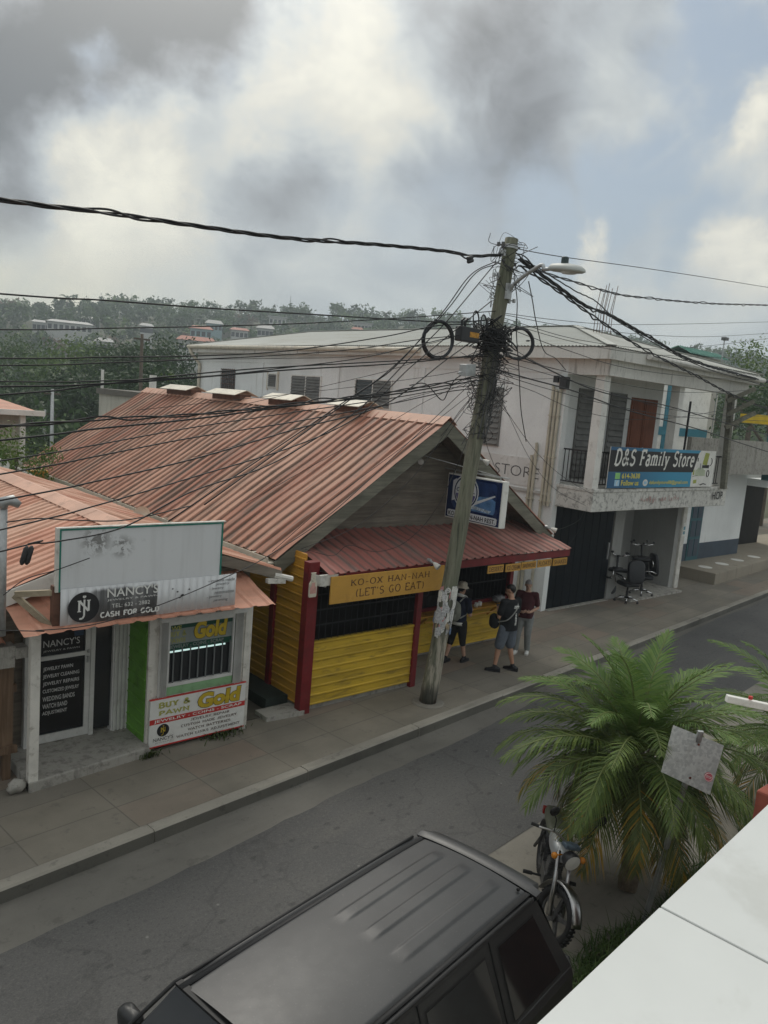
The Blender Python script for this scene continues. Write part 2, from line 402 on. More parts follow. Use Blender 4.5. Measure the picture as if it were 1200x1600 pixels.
def asphalt_mat():
    m, t, bs, co = newmat('asphalt')
    r = t.scale(co, (1, 1, 1), (0, 0, -SROT))
    a = t.noise(co, .45, 5, .6); b = t.noise(co, 60, 3, .6); st = t.noise(t.scale(r, (.35, 2.2, 1)), 1.0, 6, .6)
    c = t.mix(t.smooth(a, .3, .7), (.050, .050, .050), (.078, .076, .073))
    c = t.mix(t.math('MULTIPLY', t.smooth(st, .5, .72), .5), c, (.105, .10, .09))
    sp = t.n('ShaderNodeTexVoronoi', {'Vector': t.scale(r, (2.0, 3.4, 1)), 'Scale': .95}, voronoi_dimensions='2D'); 
    spk = t.math('MULTIPLY', t.smooth(sp.outputs['Distance'], .12, .06), t.smooth(t.noise(co, .8, 2), .44, .56))
    c = t.mix(t.math('MULTIPLY', spk, .75), c, (.022, .022, .022))
    sp2 = t.n('ShaderNodeTexVoronoi', {'Vector': t.scale(r, (3.1, 5.0, 1)), 'Scale': 2.1}, voronoi_dimensions='2D')
    c = t.mix(t.math('MULTIPLY', t.smooth(sp2.outputs['Distance'], .10, .05), .6), c, (.03, .03, .03))
    sp3 = t.n('ShaderNodeTexVoronoi', {'Vector': co, 'Scale': .8}, voronoi_dimensions='2D')
    c = t.mix(t.math('MULTIPLY', t.smooth(sp3.outputs['Distance'], .016, .008), .4), c, (.3, .3, .28))
    ch = t.noise(co, 22, 6, .7); c = t.mix(t.math('MULTIPLY', t.smooth(ch, .52, .66), .35), c, (.125, .12, .11)); c = t.mix(t.math('MULTIPLY', t.smooth(ch, .46, .36), .4), c, (.025, .025, .025))
    cr = t.n('ShaderNodeTexVoronoi', {'Vector': t.vmath('ADD', co, t.vmath('MULTIPLY', t.n('ShaderNodeTexNoise', {'Vector': co, 'Scale': 2.0, 'Detail': 6}).outputs['Color'], (.7, .7, .7))), 'Scale': .42}, feature='DISTANCE_TO_EDGE'); c = t.mix(t.math('MULTIPLY', t.smooth(cr.outputs['Distance'], .012, .002), .35), c, (.02, .02, .02))
    c = t.mix(t.math('MULTIPLY', t.smooth(b, .4, .8), .35), c, (.16, .155, .145))
    setc(t, bs, c, t.math('ADD', t.math('MULTIPLY', st, .25), .62), b, .4, .008); return m
def concrete_mat(name, col, tint, amt=.35, sc=1.0, warm=(.20, .15, .12)):
    m, t, bs, co = newmat(name)
    r = t.scale(co, (1, 1, 1), (0, 0, -SROT))
    a = t.noise(co, .6 * sc, 6, .6); b = t.noise(co, 40, 4, .6); st = t.noise(t.scale(r, (.4, 2.0, 1)), 1.1, 6, .62); d = t.noise(co, 5, 8, .7)
    c = t.mix(t.smooth(a, .3, .7), mul(col, .82), mul(col, 1.15))
    c = t.mix(t.math('MULTIPLY', t.smooth(st, .48, .68), amt), c, tint)
    c = t.mix(t.math('MULTIPLY', t.smooth(d, .56, .66), .35), c, mul(tint, .6))
    c = t.mix(t.math('MULTIPLY', t.smooth(b, .5, .8), .25), c, mul(col, .6))
    setc(t, bs, c, .85, b, .3, .006); return m
def paver_mat():
    m, t, bs, co = newmat('stamped pavement')
    r = t.scale(co, (1, 1, 1), (0, 0, -SROT))
    j = t.vmath('ADD', r, (.2, .32, 0))
    br = t.n('ShaderNodeTexBrick', {'Vector': j, 'Color1': (0, 0, 0, 1), 'Color2': (1, 1, 1, 1), 'Mortar': (.5, .5, .5, 1), 'Scale': 1.0, 'Mortar Size': .010, 'Mortar Smooth': .3, 'Brick Width': 1.22, 'Row Height': .62})
    br.offset = .0; br.squash = 1.0
    a = t.noise(co, .7, 5, .6); b = t.noise(co, 45, 4, .6); d = t.noise(co, 3.2, 9, .7); st = t.noise(t.scale(r, (.3, 1.6, 1)), 1.0, 6, .6)
    c = t.mix(t.smooth(a, .3, .7), (.172, .155, .124), (.240, .216, .175))
    pink = t.smooth(br.outputs['Color'], .72, .8)
    c = t.mix(t.math('MULTIPLY', pink, .42), c, (.245, .175, .135))
    dk = t.smooth(br.outputs['Color'], .26, .18)
    c = t.mix(t.math('MULTIPLY', dk, .35), c, (.15, .14, .125))
    c = t.mix(t.math('MULTIPLY', t.smooth(st, .5, .68), .35), c, (.13, .12, .10))
    c = t.mix(t.math('MULTIPLY', t.smooth(d, .58, .66), .4), c, (.10, .09, .08))
    c = t.mix(t.math('MULTIPLY', br.outputs['Fac'], .5), c, (.07, .064, .056))
    c = t.mix(t.math('MULTIPLY', t.smooth(b, .5, .8), .2), c, (.12, .11, .09))
    h = t.math('SUBTRACT', t.math('MULTIPLY', b, .3), br.outputs['Fac'])
    setc(t, bs, c, .85, h, .3, .01); return m
M_asph = asphalt_mat(); M_gut = concrete_mat('gutter concrete', (.130, .123, .108), (.09, .085, .075))
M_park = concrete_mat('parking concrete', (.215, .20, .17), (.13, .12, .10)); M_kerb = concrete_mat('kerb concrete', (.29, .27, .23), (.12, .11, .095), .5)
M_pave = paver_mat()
M_kface = concrete_mat('shaded kerb face concrete', (.11, .105, .09), (.05, .047, .04), .7)  # kerb concrete darkened to carry the shade on the upright face
m, t, bs, co = newmat('earth'); 
_a = t.noise(co, .05, 6, .6); _b = t.noise(co, 1.2, 6, .65)
setc(t, bs, t.mix(t.smooth(_b, .35, .65), t.mix(t.smooth(_a, .4, .6), (.10, .085, .055), (.045, .065, .025)), (.085, .085, .045)), .95, _b, .4, .05); M_earth = m

HAZE = .0010
RIDGE = [(-500, 505), (-200, 492), (0, 484), (100, 488), (200, 492), (300, 494), (400, 498), (500, 502), (600, 508), (700, 515), (850, 535), (1000, 556), (1150, 572), (1400, 620), (1800, 690)]   # skyline of the far hill, by bearing
RAZ = []
for (_x, _y) in RIDGE: _d = ray(_x, _y); RAZ.append((math.atan2(_d.x, _d.y), _d.z / math.hypot(_d.x, _d.y)))
def hill_h(x, y):
    """the land falls away behind the shops to the valley and climbs the far hill"""
    r = math.hypot(x, y); a = math.atan2(x, y); z = -.2
    if y > 24: z -= min(4.0, (y - 24) * .07)
    if r > 120 and RAZ[0][0] - .3 < a < RAZ[-1][0] + .3:
        for (a0, t0), (a1, t1) in zip(RAZ, RAZ[1:]):
            if a <= a1 or a1 == RAZ[-1][0]:
                f = max(0, min(1, (a - a0) / (a1 - a0))); tn = t0 + (t1 - t0) * f; break
        k = min(1, (r - 120) / 230.0); k = k * k * (3 - 2 * k) * .75 + k * .25
        fade = max(0, min(1, (RAZ[-1][0] + .3 - a) / .3, (a - RAZ[0][0] + .3) / .3))
        z += k * max(0, EYE.z + min(r, 350) * tn - z) * fade if r <= 350 else k * max(0, EYE.z + 350 * tn + 4) * fade
        z += k * fade * 1.5 * math.sin(x * .05) * math.sin(y * .043)
    return z
def make_ground():
    mb = MB(); n = 0
    xs = [-900, -600, -400, -250, -160, -100, -60, -30, -10, 0, 10, 20, 30, 45, 60, 80, 100, 120, 140, 160, 180, 200, 220, 240, 260, 280, 300, 320, 340, 360, 380, 400, 430, 460, 500, 560, 640, 760, 900, 1200]
    ys = [-300, -100, -30, 0, 14, 26, 36, 50, 80, 110, 130, 150, 170, 190, 210, 230, 250, 270, 290, 310, 330, 350, 370, 390, 410, 440, 480, 540, 640, 900, 1200]
    vs = [(x, y, hill_h(x, y)) for y in ys for x in xs]; nx = len(xs)
    fs = [(j * nx + i, j * nx + i + 1, (j + 1) * nx + i + 1, (j + 1) * nx + i) for j in range(len(ys) - 1) for i in range(nx - 1)]
    mb.add(vs, fs); o = mb.build('ground', M_earth, smooth=True); tag(o, 'earth and rough grass falling to the valley and climbing the far hill', 'ground', kind='structure')
make_ground()
def strip(name, pts_far, pts_near, z, m, label, sub=1):
    mb = MB()
    for (a, b), (c, d) in zip(zip(pts_far, pts_far[1:]), zip(pts_near, pts_near[1:])):
        mb.quad((c[0], c[1], z), (d[0], d[1], z), (b[0], b[1], z), (a[0], a[1], z))
    o = mb.build(name, m); tag(o, label, name, kind='structure'); return o
def line(a, b, x0, x1, n, jit=0.0, seed=1):
    rn = random.Random(seed); return [(x0 + (x1 - x0) * i / n, a + b * (x0 + (x1 - x0) * i / n) + rn.uniform(-jit, jit)) for i in range(n + 1)]
strip('parking_strip', line(4.83, .108, -40, 70, 110), line(-6, .108, -40, 70, 110), -.136, M_park, 'pale concrete parking strip along the near side of the street')
strip('gutter', line(7.75, .1085, -40, 70, 110), line(4.6, .108, -40, 70, 110), -.140, M_gut, 'pale concrete gutter along the far kerb')
def asph_far(x): return min(6.82 + .142 * x, 7.50 + .1085 * x) if x > 0 else 6.82 + .1085 * x
rn = random.Random(3)
far_edge = [(x * .25, asph_far(x * .25) + rn.uniform(-.02, .02) + .03 * math.sin(x * .3)) for x in range(-160, 281)]
near_edge = [(x * .25, 4.83 + .108 * x * .25 + rn.uniform(-.006, .006)) for x in range(-160, 281)]
strip('road', far_edge, near_edge, -.132, M_asph, 'dark worn asphalt lane running along the street')
# pavement on the far side with a real step down at the kerb
mb = MB(); mb.prism([(-40, kerb_y(-40) + .19, -.3), (70, kerb_y(70) + .19, -.3), (70, 22, -.3), (-40, 14.2, -.3)], (0, 0, .3)); tag(mb.build('pavement', M_pave), 'stamped concrete pavement in front of the shops', 'pavement', kind='structure')
mb = MB(); x = -40.0; rn = random.Random(5)
while x < 70:
    L = 2.44; g = .006; zt = .012 + rn.uniform(-.005, .005); off = rn.uniform(-.006, .006)
    a = V((x + g, kerb_y(x + g) + off, 0)); b = V((x + L - g, kerb_y(x + L - g) + off, 0)); w = SNRM * .19
    q = [(0, -.16), (0.015, zt - .02), (.035, zt), (.185, zt), (.19, -.16)]
    ring = lambda p: [p + SNRM * (u - .02) + V((0, 0, zz)) for (u, zz) in q]
    A, B = ring(a), ring(b); n = len(q)
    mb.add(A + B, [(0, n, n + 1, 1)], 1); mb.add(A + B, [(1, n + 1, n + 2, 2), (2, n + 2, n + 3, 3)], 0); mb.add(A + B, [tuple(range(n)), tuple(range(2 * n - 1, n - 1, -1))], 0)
    x += L
tag(mb.build('kerb', [M_kerb, M_kface]), 'worn concrete kerb between pavement and gutter', 'kerb', kind='structure')

# ================================================================ shared building materials and pieces
def roofmat(name, col, fade, grime, axis=1, gamt=.5, rib=None):
    """painted corrugated sheet: faded sheets, grime running down the slope, shade of the rib sides painted as dark lines; rib = (first rib, pitch, amount)"""
    m, t, bs, co = newmat(name)
    sc = [.35, .35, .35]; sc[axis] = 5.0
    st = t.noise(t.scale(co, tuple(sc)), 1.3, 8, .62); a = t.noise(co, .45, 5, .6); b = t.noise(co, 25, 4, .6); r = t.noise(co, 2.6, 9, .7)
    ax = t.n('ShaderNodeSeparateXYZ', {0: co}).outputs[axis]
    sheet = t.n('ShaderNodeTexWhiteNoise', {'W': t.math('FLOOR', t.math('DIVIDE', ax, .87))}, noise_dimensions='1D').outputs['Value']
    c = t.mix(t.smooth(t.math('ADD', a, t.math('MULTIPLY', t.math('SUBTRACT', sheet, .5), .48)), .3, .7), col, fade)
    c = t.mix(t.math('MULTIPLY', t.math('MULTIPLY', t.smooth(st, .47, .64), t.smooth(a, .62, .36, .35, 1.0)), gamt), c, grime)
    c = t.mix(t.math('MULTIPLY', t.smooth(r, .54, .66), .38 * gamt), c, mul(grime, .8))
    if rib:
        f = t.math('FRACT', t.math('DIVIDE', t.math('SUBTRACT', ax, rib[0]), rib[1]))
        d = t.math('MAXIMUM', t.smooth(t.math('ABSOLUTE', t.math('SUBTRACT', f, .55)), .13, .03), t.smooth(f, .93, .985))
        c = t.mix(t.math('MULTIPLY', t.math('MULTIPLY', d, t.smooth(st, .25, .6, .45, 1.0)), rib[2]), c, mul(grime, .7))  # darkens the edges of each rib in place of their shade
    c = t.mix(t.math('MULTIPLY', t.smooth(b, .5, .8), .18), c, mul(grime, .8))
    setc(t, bs, c, .62, b, .12, .004, spec=.35); return m
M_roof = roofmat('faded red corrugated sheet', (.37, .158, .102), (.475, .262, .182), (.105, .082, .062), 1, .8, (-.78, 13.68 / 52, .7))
M_roof2 = roofmat('salmon corrugated sheet', (.52, .245, .165), (.60, .35, .25), (.22, .14, .10), 1, .45)
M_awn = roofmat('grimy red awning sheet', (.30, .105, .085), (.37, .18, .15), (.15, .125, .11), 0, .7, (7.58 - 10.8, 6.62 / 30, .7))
M_cap = mat('salmon ridge flashing', (.56, .33, .24), .6, .15, 1.5, dirt=(.16, .1, .08), dirtamt=.4)
M_yel = mat('mustard painted siding', (.54, .355, .030), .55, .18, 1.6, dirt=(.17, .125, .03), dirtamt=.6, bump=.15, stretch=(.5, 1, 3))
M_org = mat('ochre painted siding', (.52, .26, .030), .55, .18, 1.5, dirt=(.2, .1, .03), dirtamt=.55, bump=.08, stretch=(1, .4, 3))
M_redp = mat('dark red paint', (.165, .013, .016), .45, .2, 3, dirt=(.06, .02, .02), dirtamt=.5)
M_grey = wood('weathered grey boards', (.135, .115, .09), (.235, .205, .165), 0)
M_barge = wood('weathered barge board', (.125, .125, .095), (.23, .22, .175), 0, scale=.7)
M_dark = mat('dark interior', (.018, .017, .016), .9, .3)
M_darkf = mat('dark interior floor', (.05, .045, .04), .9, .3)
M_blk = mat('black painted steel', (.018, .018, .02), .5, .25, 6)
M_white = mat('white paint', (.74, .73, .69), .55, .07, 2, dirt=(.35, .32, .27), dirtamt=.35)
M_whited = mat('worn white paint', (.62, .60, .55), .6, .12, 3, dirt=(.22, .19, .15), dirtamt=.6)
M_cream = mat('cream gutter', (.60, .55, .45), .5, .12, 2, dirt=(.2, .17, .13), dirtamt=.6)
M_galv = mat('galvanised steel', (.42, .43, .43), .45, .15, 12, metal=.6)
M_rust = mat('rusty steel', (.12, .06, .04), .8, .3, 8)
M_glassd = mat('dark window glass', (.02, .022, .024), .08, .1, 1, spec=.6)
M_lens = mat('clear lamp glass', (.6, .6, .58), .2, .05)
M_chrome = mat('chromed steel', (.62, .62, .62), .18, .05, 5, metal=1.0)
M_plasd = mat('black plastic', (.022, .022, .024), .45, .2, 8)
M_conc = streaked('stained concrete', (.36, .345, .31), (.08, .075, .065), .75, blotch=((.12, .11, .1), .5))

def corrug(mb, a, b, c, pitch=.25, amp=.03, rows=5, m=0, jit=.007, seed=1, half=False, lap=None):
    """ribbed sheet: a-b along the ridge side, slope direction a->c; ribs run down the slope"""
    a, b, c = V(a), V(b), V(c); e = b - a; L = e.length; e.normalize(); s = c - a
    n = e.cross(s).normalized()
    if n.z < 0: n = -n
    rn = random.Random(seed); k = max(1, round(L / pitch)); p = L / k; prof = []
    for i in range(k): prof += [(i * p, 0), (i * p + p * .56, 0), (i * p + p * .68, amp), (i * p + p * .84, amp), (i * p + p * .96, 0)]
    prof.append((L, 0)); w = len(prof); vs = []
    ph = rn.uniform(0, 6)
    for r in range(rows + 1):
        f = r / rows
        for (u, h) in prof:
            sag = .012 * math.sin(f * pi * 3 + u * .7 + ph) + rn.uniform(-jit, jit)
            vs.append(a + e * u + s * f + n * (h + sag))
    mb.add(vs, [(r * w + i, r * w + i + 1, (r + 1) * w + i + 1, (r + 1) * w + i) for r in range(rows) for i in range(w - 1)], m)
def siding(mb, p, q, z0, z1, out, bh=.15, lip=.03, m=0):
    """lapped boards with a rebated joint on the wall line p-q, facing `out`"""
    p, q, out = V((*p[:2], 0)), V((*q[:2], 0)), V(out).normalized(); z = z0
    pr = [(.0, 0), (lip, .004), (lip, .02), (lip * .55, .034), (lip * .5, .93), (.0, .965), (.0, 1.0)]
    while z < z1 - .01:
        zt = min(z + bh, z1); k = len(pr)
        hh = [h if 0 < i < 4 else h * (zt - z) for i, (o, h) in enumerate(pr)]
        A = [p + out * o + V((0, 0, z + h)) for (o, _), h in zip(pr, hh)]; B = [q + out * o + V((0, 0, z + h)) for (o, _), h in zip(pr, hh)]
        mb.add(A + B, [(i, k + i, k + i + 1, i + 1) for i in range(k - 1)], m)
        mb.add(A, [tuple(range(k))], m); mb.add(B, [tuple(reversed(range(k)))], m)
        z = zt
def grille(mb, x0, x1, y, z0, z1, nx, nz, r=.007, m=0):
    for i in range(nx + 1): mb.cyl((x0 + (x1 - x0) * i / nx, y, z0), (x0 + (x1 - x0) * i / nx, y, z1), r, 5, m)
    for i in range(nz + 1): mb.bar((x0, y + .012, z0 + (z1 - z0) * i / nz), (x1, y + .012, z0 + (z1 - z0) * i / nz), .006, .025, m=m)

# ================================================================ the yellow wooden restaurant
RX0, RX1, RYF, RYM, RYB = 7.45, 14.14, 10.10, 11.30, 23.8
R = thing('restaurant', 'yellow and ochre wooden restaurant under a faded red corrugated gable roof', 'restaurant', (10.8, 11.3, 0))
mb = MB(); mb.box(RX0 + .05, RX1, RYM + .05, RYB, 0, .12); mb.box(RX0 + .03, 9.98, RYF + .03, RYM + .05, 0, .10); mb.box(10.0, 10.62, RYM - .30, RYM + .05, .0, .085)
mb.build('plinth', M_conc, R)
mb = MB(); siding(mb, (7.56, RYF), (9.95, RYF), .10, 1.19, (0, -1, 0), .155); mb.box(7.56, 9.95, RYF + .004, RYF + .05, .1, 1.19)
mb.box(7.50, 9.97, RYF - .035, RYF + .06, 1.19, 1.225)
siding(mb, (10.95, RYM), (RX1 - .06, RYM), .07, .99, (0, -1, 0), .185); mb.box(10.95, RX1 - .06, RYM + .004, RYM + .05, .07, .99)
mb.build('mustard_siding', M_yel, R)
mb = MB(); siding(mb, (RX0, RYB), (RX0, RYF + .1), .12, 2.72, (-1, 0, 0), .155); mb.box(RX0 + .004, RX0 + .05, RYF + .1, RYB, .12, 2.5)
mb.build('ochre_side_wall', M_org, R)
mb = MB()
for (y0, y1) in ((13.1, 14.6), (15.6, 17.1), (18.2, 19.8)):
    f = MB(); f.box(RX0 - .03, RX0 - .01, y0, y1, 1.75, 2.42); wn = f.build('side_window', M_dark, R)
    g = MB()
    for i in range(11): g.cyl((RX0 - .045, y0 + (y1 - y0) * i / 10, 1.72), (RX0 - .045, y0 + (y1 - y0) * i / 10, 2.44), .009, 5)
    g.bar((RX0 - .04, y0 - .05, 1.72), (RX0 - .04, y1 + .05, 1.72), .05, .06); g.bar((RX0 - .04, y0 - .05, 2.45), (RX0 - .04, y1 + .05, 2.45), .05, .06)
    g.build('bars', M_blk, wn)
# inner walls, ceiling and floor: the room behind the grilles is dark
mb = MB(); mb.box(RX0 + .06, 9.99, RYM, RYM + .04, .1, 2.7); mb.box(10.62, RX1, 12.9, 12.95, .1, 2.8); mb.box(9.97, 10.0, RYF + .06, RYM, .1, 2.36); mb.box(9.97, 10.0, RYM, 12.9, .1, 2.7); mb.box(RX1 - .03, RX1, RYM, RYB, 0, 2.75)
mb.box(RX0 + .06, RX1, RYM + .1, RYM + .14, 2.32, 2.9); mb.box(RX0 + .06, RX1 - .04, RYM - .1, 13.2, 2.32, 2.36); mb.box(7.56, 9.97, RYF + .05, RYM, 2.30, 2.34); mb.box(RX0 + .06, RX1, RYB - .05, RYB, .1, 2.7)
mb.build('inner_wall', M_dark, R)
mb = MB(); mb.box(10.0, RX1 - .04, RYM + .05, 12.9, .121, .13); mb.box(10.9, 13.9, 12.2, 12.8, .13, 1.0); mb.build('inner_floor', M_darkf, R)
# red corner posts, door posts, lintels
for (x0, x1, y0, y1, z0, z1) in ((7.36, 7.57, 10.0, 10.16, 0, 2.62), (9.93, 10.06, 10.04, 10.14, 0, 2.42), (10.86, 10.97, 11.22, 11.33, .05, 2.4), (RX1 - .10, RX1 + .02, 11.22, 11.33, .0, 2.45), (7.38, 7.47, 11.0, 11.14, .1, 2.6)):
    mb = MB(); mb.box(x0, x1, y0, y1, z0, z1); mb.build('post', M_redp, R, bevel=.008)
mb = MB(); mb.box(7.57, 9.93, 10.08, 10.13, 2.28, 2.42); mb.box(10.97, RX1 - .1, 11.25, 11.31, .99, 1.06); mb.box(10.97, RX1 - .1, 11.25, 11.31, 2.22, 2.36); mb.build('red_lintel', M_redp, R)
mb = MB(); grille(mb, 7.6, 9.92, 10.115, 1.22, 2.28, 17, 4); mb.build('window_grille', M_blk, R)
mb = MB(); grille(mb, 11.0, RX1 - .12, 11.34, 1.06, 2.22, 24, 3); mb.build('serving_grille', M_blk, R)
mb = MB(); mb.box(10.98, RX1 - .14, 10.98, 11.26, .955, .985); mb.cyl((11.1, 10.96, .86), (RX1 - .2, 10.96, .86), .017, 8)
for x in (11.2, 12.3, 13.4): mb.bar((x, 11.26, .7), (x, 11.0, .94), .04, .04)
mb.build('serving_counter', M_org, R)
mb = MB(); mb.prism([(10.62, 10.92, .0), (10.62, 11.26, 0), (10.62, 11.26, .15), (10.62, 11.0, .09)], (-.52, 0, 0)); st = mb.build('door_step', M_plasd, R)
mb = MB()
for i in range(5):
    for j in range(3):
        x = 10.13 + .1 * i; y = 11.02 + .08 * j; zz = .0975 + (y - 11.0) * .2308
        mb.prism([(x, y, zz), (x + .05, y, zz), (x + .08, y + .05, zz + .0115), (x + .03, y + .05, zz + .0115)], (0, 0, .004))
mb.build('hazard_marking', mat('hazard yellow', (.62, .5, .03), .6, .2), st)
# gable
GZ, EZ, GX = 5.06, 2.58, 10.82; EXL, EXR, YB, YE = 7.08, 14.56, 10.55, 24.2
mb = MB(); z = 2.72
while z < 4.9:
    zt = min(z + .185, 4.95); f = lambda zz: (GX - (GZ - zz) * (GX - EXL) / (GZ - EZ) + .16, GX + (GZ - zz) * (EXR - GX) / (GZ - EZ) - .16)
    a, b = f(z); c, d = f(zt); o = .004 * math.sin(z * 40)
    mb.prism([(a, RYM - .03 + o, z), (b, RYM - .03 + o, z), (d, RYM - .012 + o, zt), (c, RYM - .012 + o, zt)], (0, .03, 0)); z = zt
mb.build('gable_boards', M_grey, R)
mb = MB()
for (xe) in (EXL, EXR):
    dx = (xe - GX); n = V((-(GZ - EZ) * (1 if dx > 0 else -1), 0, -abs(dx))).normalized()
    d = V((dx, 0, EZ - GZ)).normalized(); p = V((GX, YB - .02, GZ - .012)); q = V((xe, YB - .02, EZ - .012)) + d * .05
    w = .25; mid = p + V((0, 0, -w * 1.2)); lo = q + V((0, 0, -.27))
    mb.prism([p, q, lo, mid], (0, .045, 0))
mb.build('barge_board', M_barge, R)
mb = MB()
for k in range(9):    # purlin ends and rafters under the verge
    pass
mb.prism([(EXL + .1, YB + .03, EZ - .05), (GX, YB + .03, GZ - .06), (EXR - .1, YB + .03, EZ - .05), (EXR - .1, YB + .03, EZ - .02), (GX, YB + .03, GZ - .03), (EXL + .1, YB + .03, EZ - .02)], (0, 13.4, 0))
mb.build('roof_deck', M_grey, R)
mb = MB(); corrug(mb, (GX, YB - .03, GZ), (GX, YE, GZ), (EXL - .04, YB - .03, EZ), .2631, .036, 9, seed=2); corrug(mb, (GX, YE, GZ), (GX, YB - .03, GZ), (EXR + .04, YE, EZ), .2631, .036, 4, seed=3)
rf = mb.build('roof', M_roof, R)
mb = MB(); y = YB - .05; rn = random.Random(4)
while y < YE:
    L = min(2.4, YE - y)
    for s in (-1, 1):
        mb.prism([(GX, y, GZ + .055), (GX + s * .20, y, GZ - .10), (GX + s * .20, y, GZ - .09), (GX, y, GZ + .065)], (0, L + .03, 0))
    y += L
mb.build('ridge_cap', M_cap, rf)
def ridge_vent(px, py, L, y=None):
    y = PX(px, py, GX).y; v = MB()
    for s in (-1, 1):
        v.prism([(GX + s * .02, y, GZ + .235), (GX + s * .36, y, GZ + .10), (GX + s * .36, y, GZ + .085), (GX + s * .02, y, GZ + .215)], (0, L, 0))
    o = v.build('ridge_vent', M_cream, rf)
    v = MB(); v.box(GX - .16, GX + .16, y + .05, y + L - .05, GZ - .05, GZ + .12); v.build('vent_frame', M_rust, o)
for (px, py, L) in ((580, 642, 1.15), (474, 634, 1.35), (385, 625, 1.6), (308, 615, 1.7)): ridge_vent(px, py, L)
mb = MB(); 
mb.prism([(EXL - .03, YB + .02, EZ - .05), (EXL - .15, YB + .02, EZ - .05), (EXL - .15, YB + .02, EZ - .055), (EXL - .15, YB + .02, EZ + .03), (EXL - .165, YB + .02, EZ + .03), (EXL - .165, YB + .02, EZ - .075), (EXL - .03, YB + .02, EZ - .075)], (0, 13.5, 0))
for i in range(12): mb.bar((EXL - .17, YB + .6 + i * 1.15, EZ + .01), (EXL + .03, YB + .6 + i * 1.15, EZ + .01), .03, .012)
mb.build('gutter', M_cream, R)
mb = MB(); mb.box(EXL + .02, EXL + .05, YB + .05, YE - .3, EZ - .22, EZ - .06); mb.build('fascia', M_cream, R)
# awning over the front
AY0, AZ0, AY1, AZ1, AX0, AX1 = 9.74, 2.47, RYM - .02, 2.86, 7.58, 14.2
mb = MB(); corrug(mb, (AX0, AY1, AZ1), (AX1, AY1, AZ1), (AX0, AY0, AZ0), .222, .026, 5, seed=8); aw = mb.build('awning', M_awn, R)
mb = MB(); mb.box(AX0 + .02, AX1 - .02, AY0 + .03, AY0 + .06, AZ0 - .155, AZ0 - .012); mb.build('awning_fascia', M_redp, aw)
mb = MB()
for i in range(9):
    x = AX0 + .1 + i * (AX1 - AX0 - .2) / 8; mb.bar((x, AY0 + .07, AZ0 - .06), (x, AY1 - .02, AZ1 - .06), .05, .07)
mb.build('awning_rafters', M_rust, aw)
mb = MB(); mb.bar((7.42, 10.05, 2.33), (7.56, 9.79, 2.33), .05, .17); mb.bar((7.42, 9.79, 2.36), (7.78, 9.79, 2.36), .05, .18); mb.build('corner_bracket', M_whited, R)

# signs hung on the restaurant
M_ochre = mat('ochre sign board', (.55, .30, .055), .5, .08, 2, dirt=(.3, .16, .04), dirtamt=.3)
M_letd = mat('brown sign lettering', (.07, .03, .02), .6, .2)
tl, tr, bl, br_ = PY(518.5, 902, 9.715), PY(688, 884, 9.715), PY(517.5, 946, 9.715), PY(687, 920.5, 9.715)
zt, zb = (tl.z + tr.z) / 2, (bl.z + br_.z) / 2; x0, x1 = tl.x, tr.x + .12
S = thing('name_board', 'long ochre wooden board reading KO-OX HAN-NAH hung below the awning', 'sign', (x0, 9.715, zb))
mb = MB(); mb.box(x0, x1, 9.715, 9.745, zb, zt); mb.build('board', M_ochre, S, bevel=.004)
wd = x1 - x0; ht = zt - zb; U, Z1 = V((1, 0, 0)), V((0, 0, 1))
stroke_text('KO-OX HAN-NAH', 'lettering', M_letd, S, (x0 + wd * .155, 9.715, zb + ht * .58), U, Z1, wd * .70, ht * .27, .1, .26, eps=.004)
stroke_text("(LET'S GO EAT)", 'lettering', M_letd, S, (x0 + wd * .205, 9.715, zb + ht * .155), U, Z1, wd * .60, ht * .33, .1, .26, eps=.004)
mb = MB()
for x in (x0 + .3, x0 + 1.2, x1 - .3): mb.bar((x, 9.755, zb + .02), (x, 9.755, zt + .02), .03, .02)
mb.build('hanger', M_blk, S)
words5 = [('DESSERTS', 762, 787, 882, 895), ('ICE CREAM', 790, 813.5, 879, 892.5), ('SANDWICHES', 814.5, 838, 875.5, 889), ('FLOATS', 840, 862, 872.5, 885.5), ('SHAKES', 864, 886, 869, 883)]
for i, (w, a, b, yt, yb_) in enumerate(words5):
    A, B = PY(a, yb_ + .5, 9.78), PY(b, yb_ - 2, 9.78); T = PY((a + b) / 2, yt, 9.78).z; zb = (A.z + B.z) / 2 - .01; h = .155
    S = thing('menu_board', 'small ochre board reading %s hung under the awning edge' % w, 'sign', (A.x, 9.78, zb), group='small menu boards under the awning')
    mb = MB(); mb.box(A.x, B.x - .015, 9.78, 9.80, zb, zb + h); mb.build('board', M_ochre, S)
    text(w, 'lettering', M_letd, S, (A.x + .03, 9.78, zb + .03), U, Z1, B.x - A.x - .075, h - .06, .008)
    mb = MB()
    for x in (A.x + .06, B.x - .07): mb.cyl((x, 9.79, zb + h), (x, 9.79, AZ0 - .10), .004, 4)
    mb.build('hanging_wire', M_blk, S)
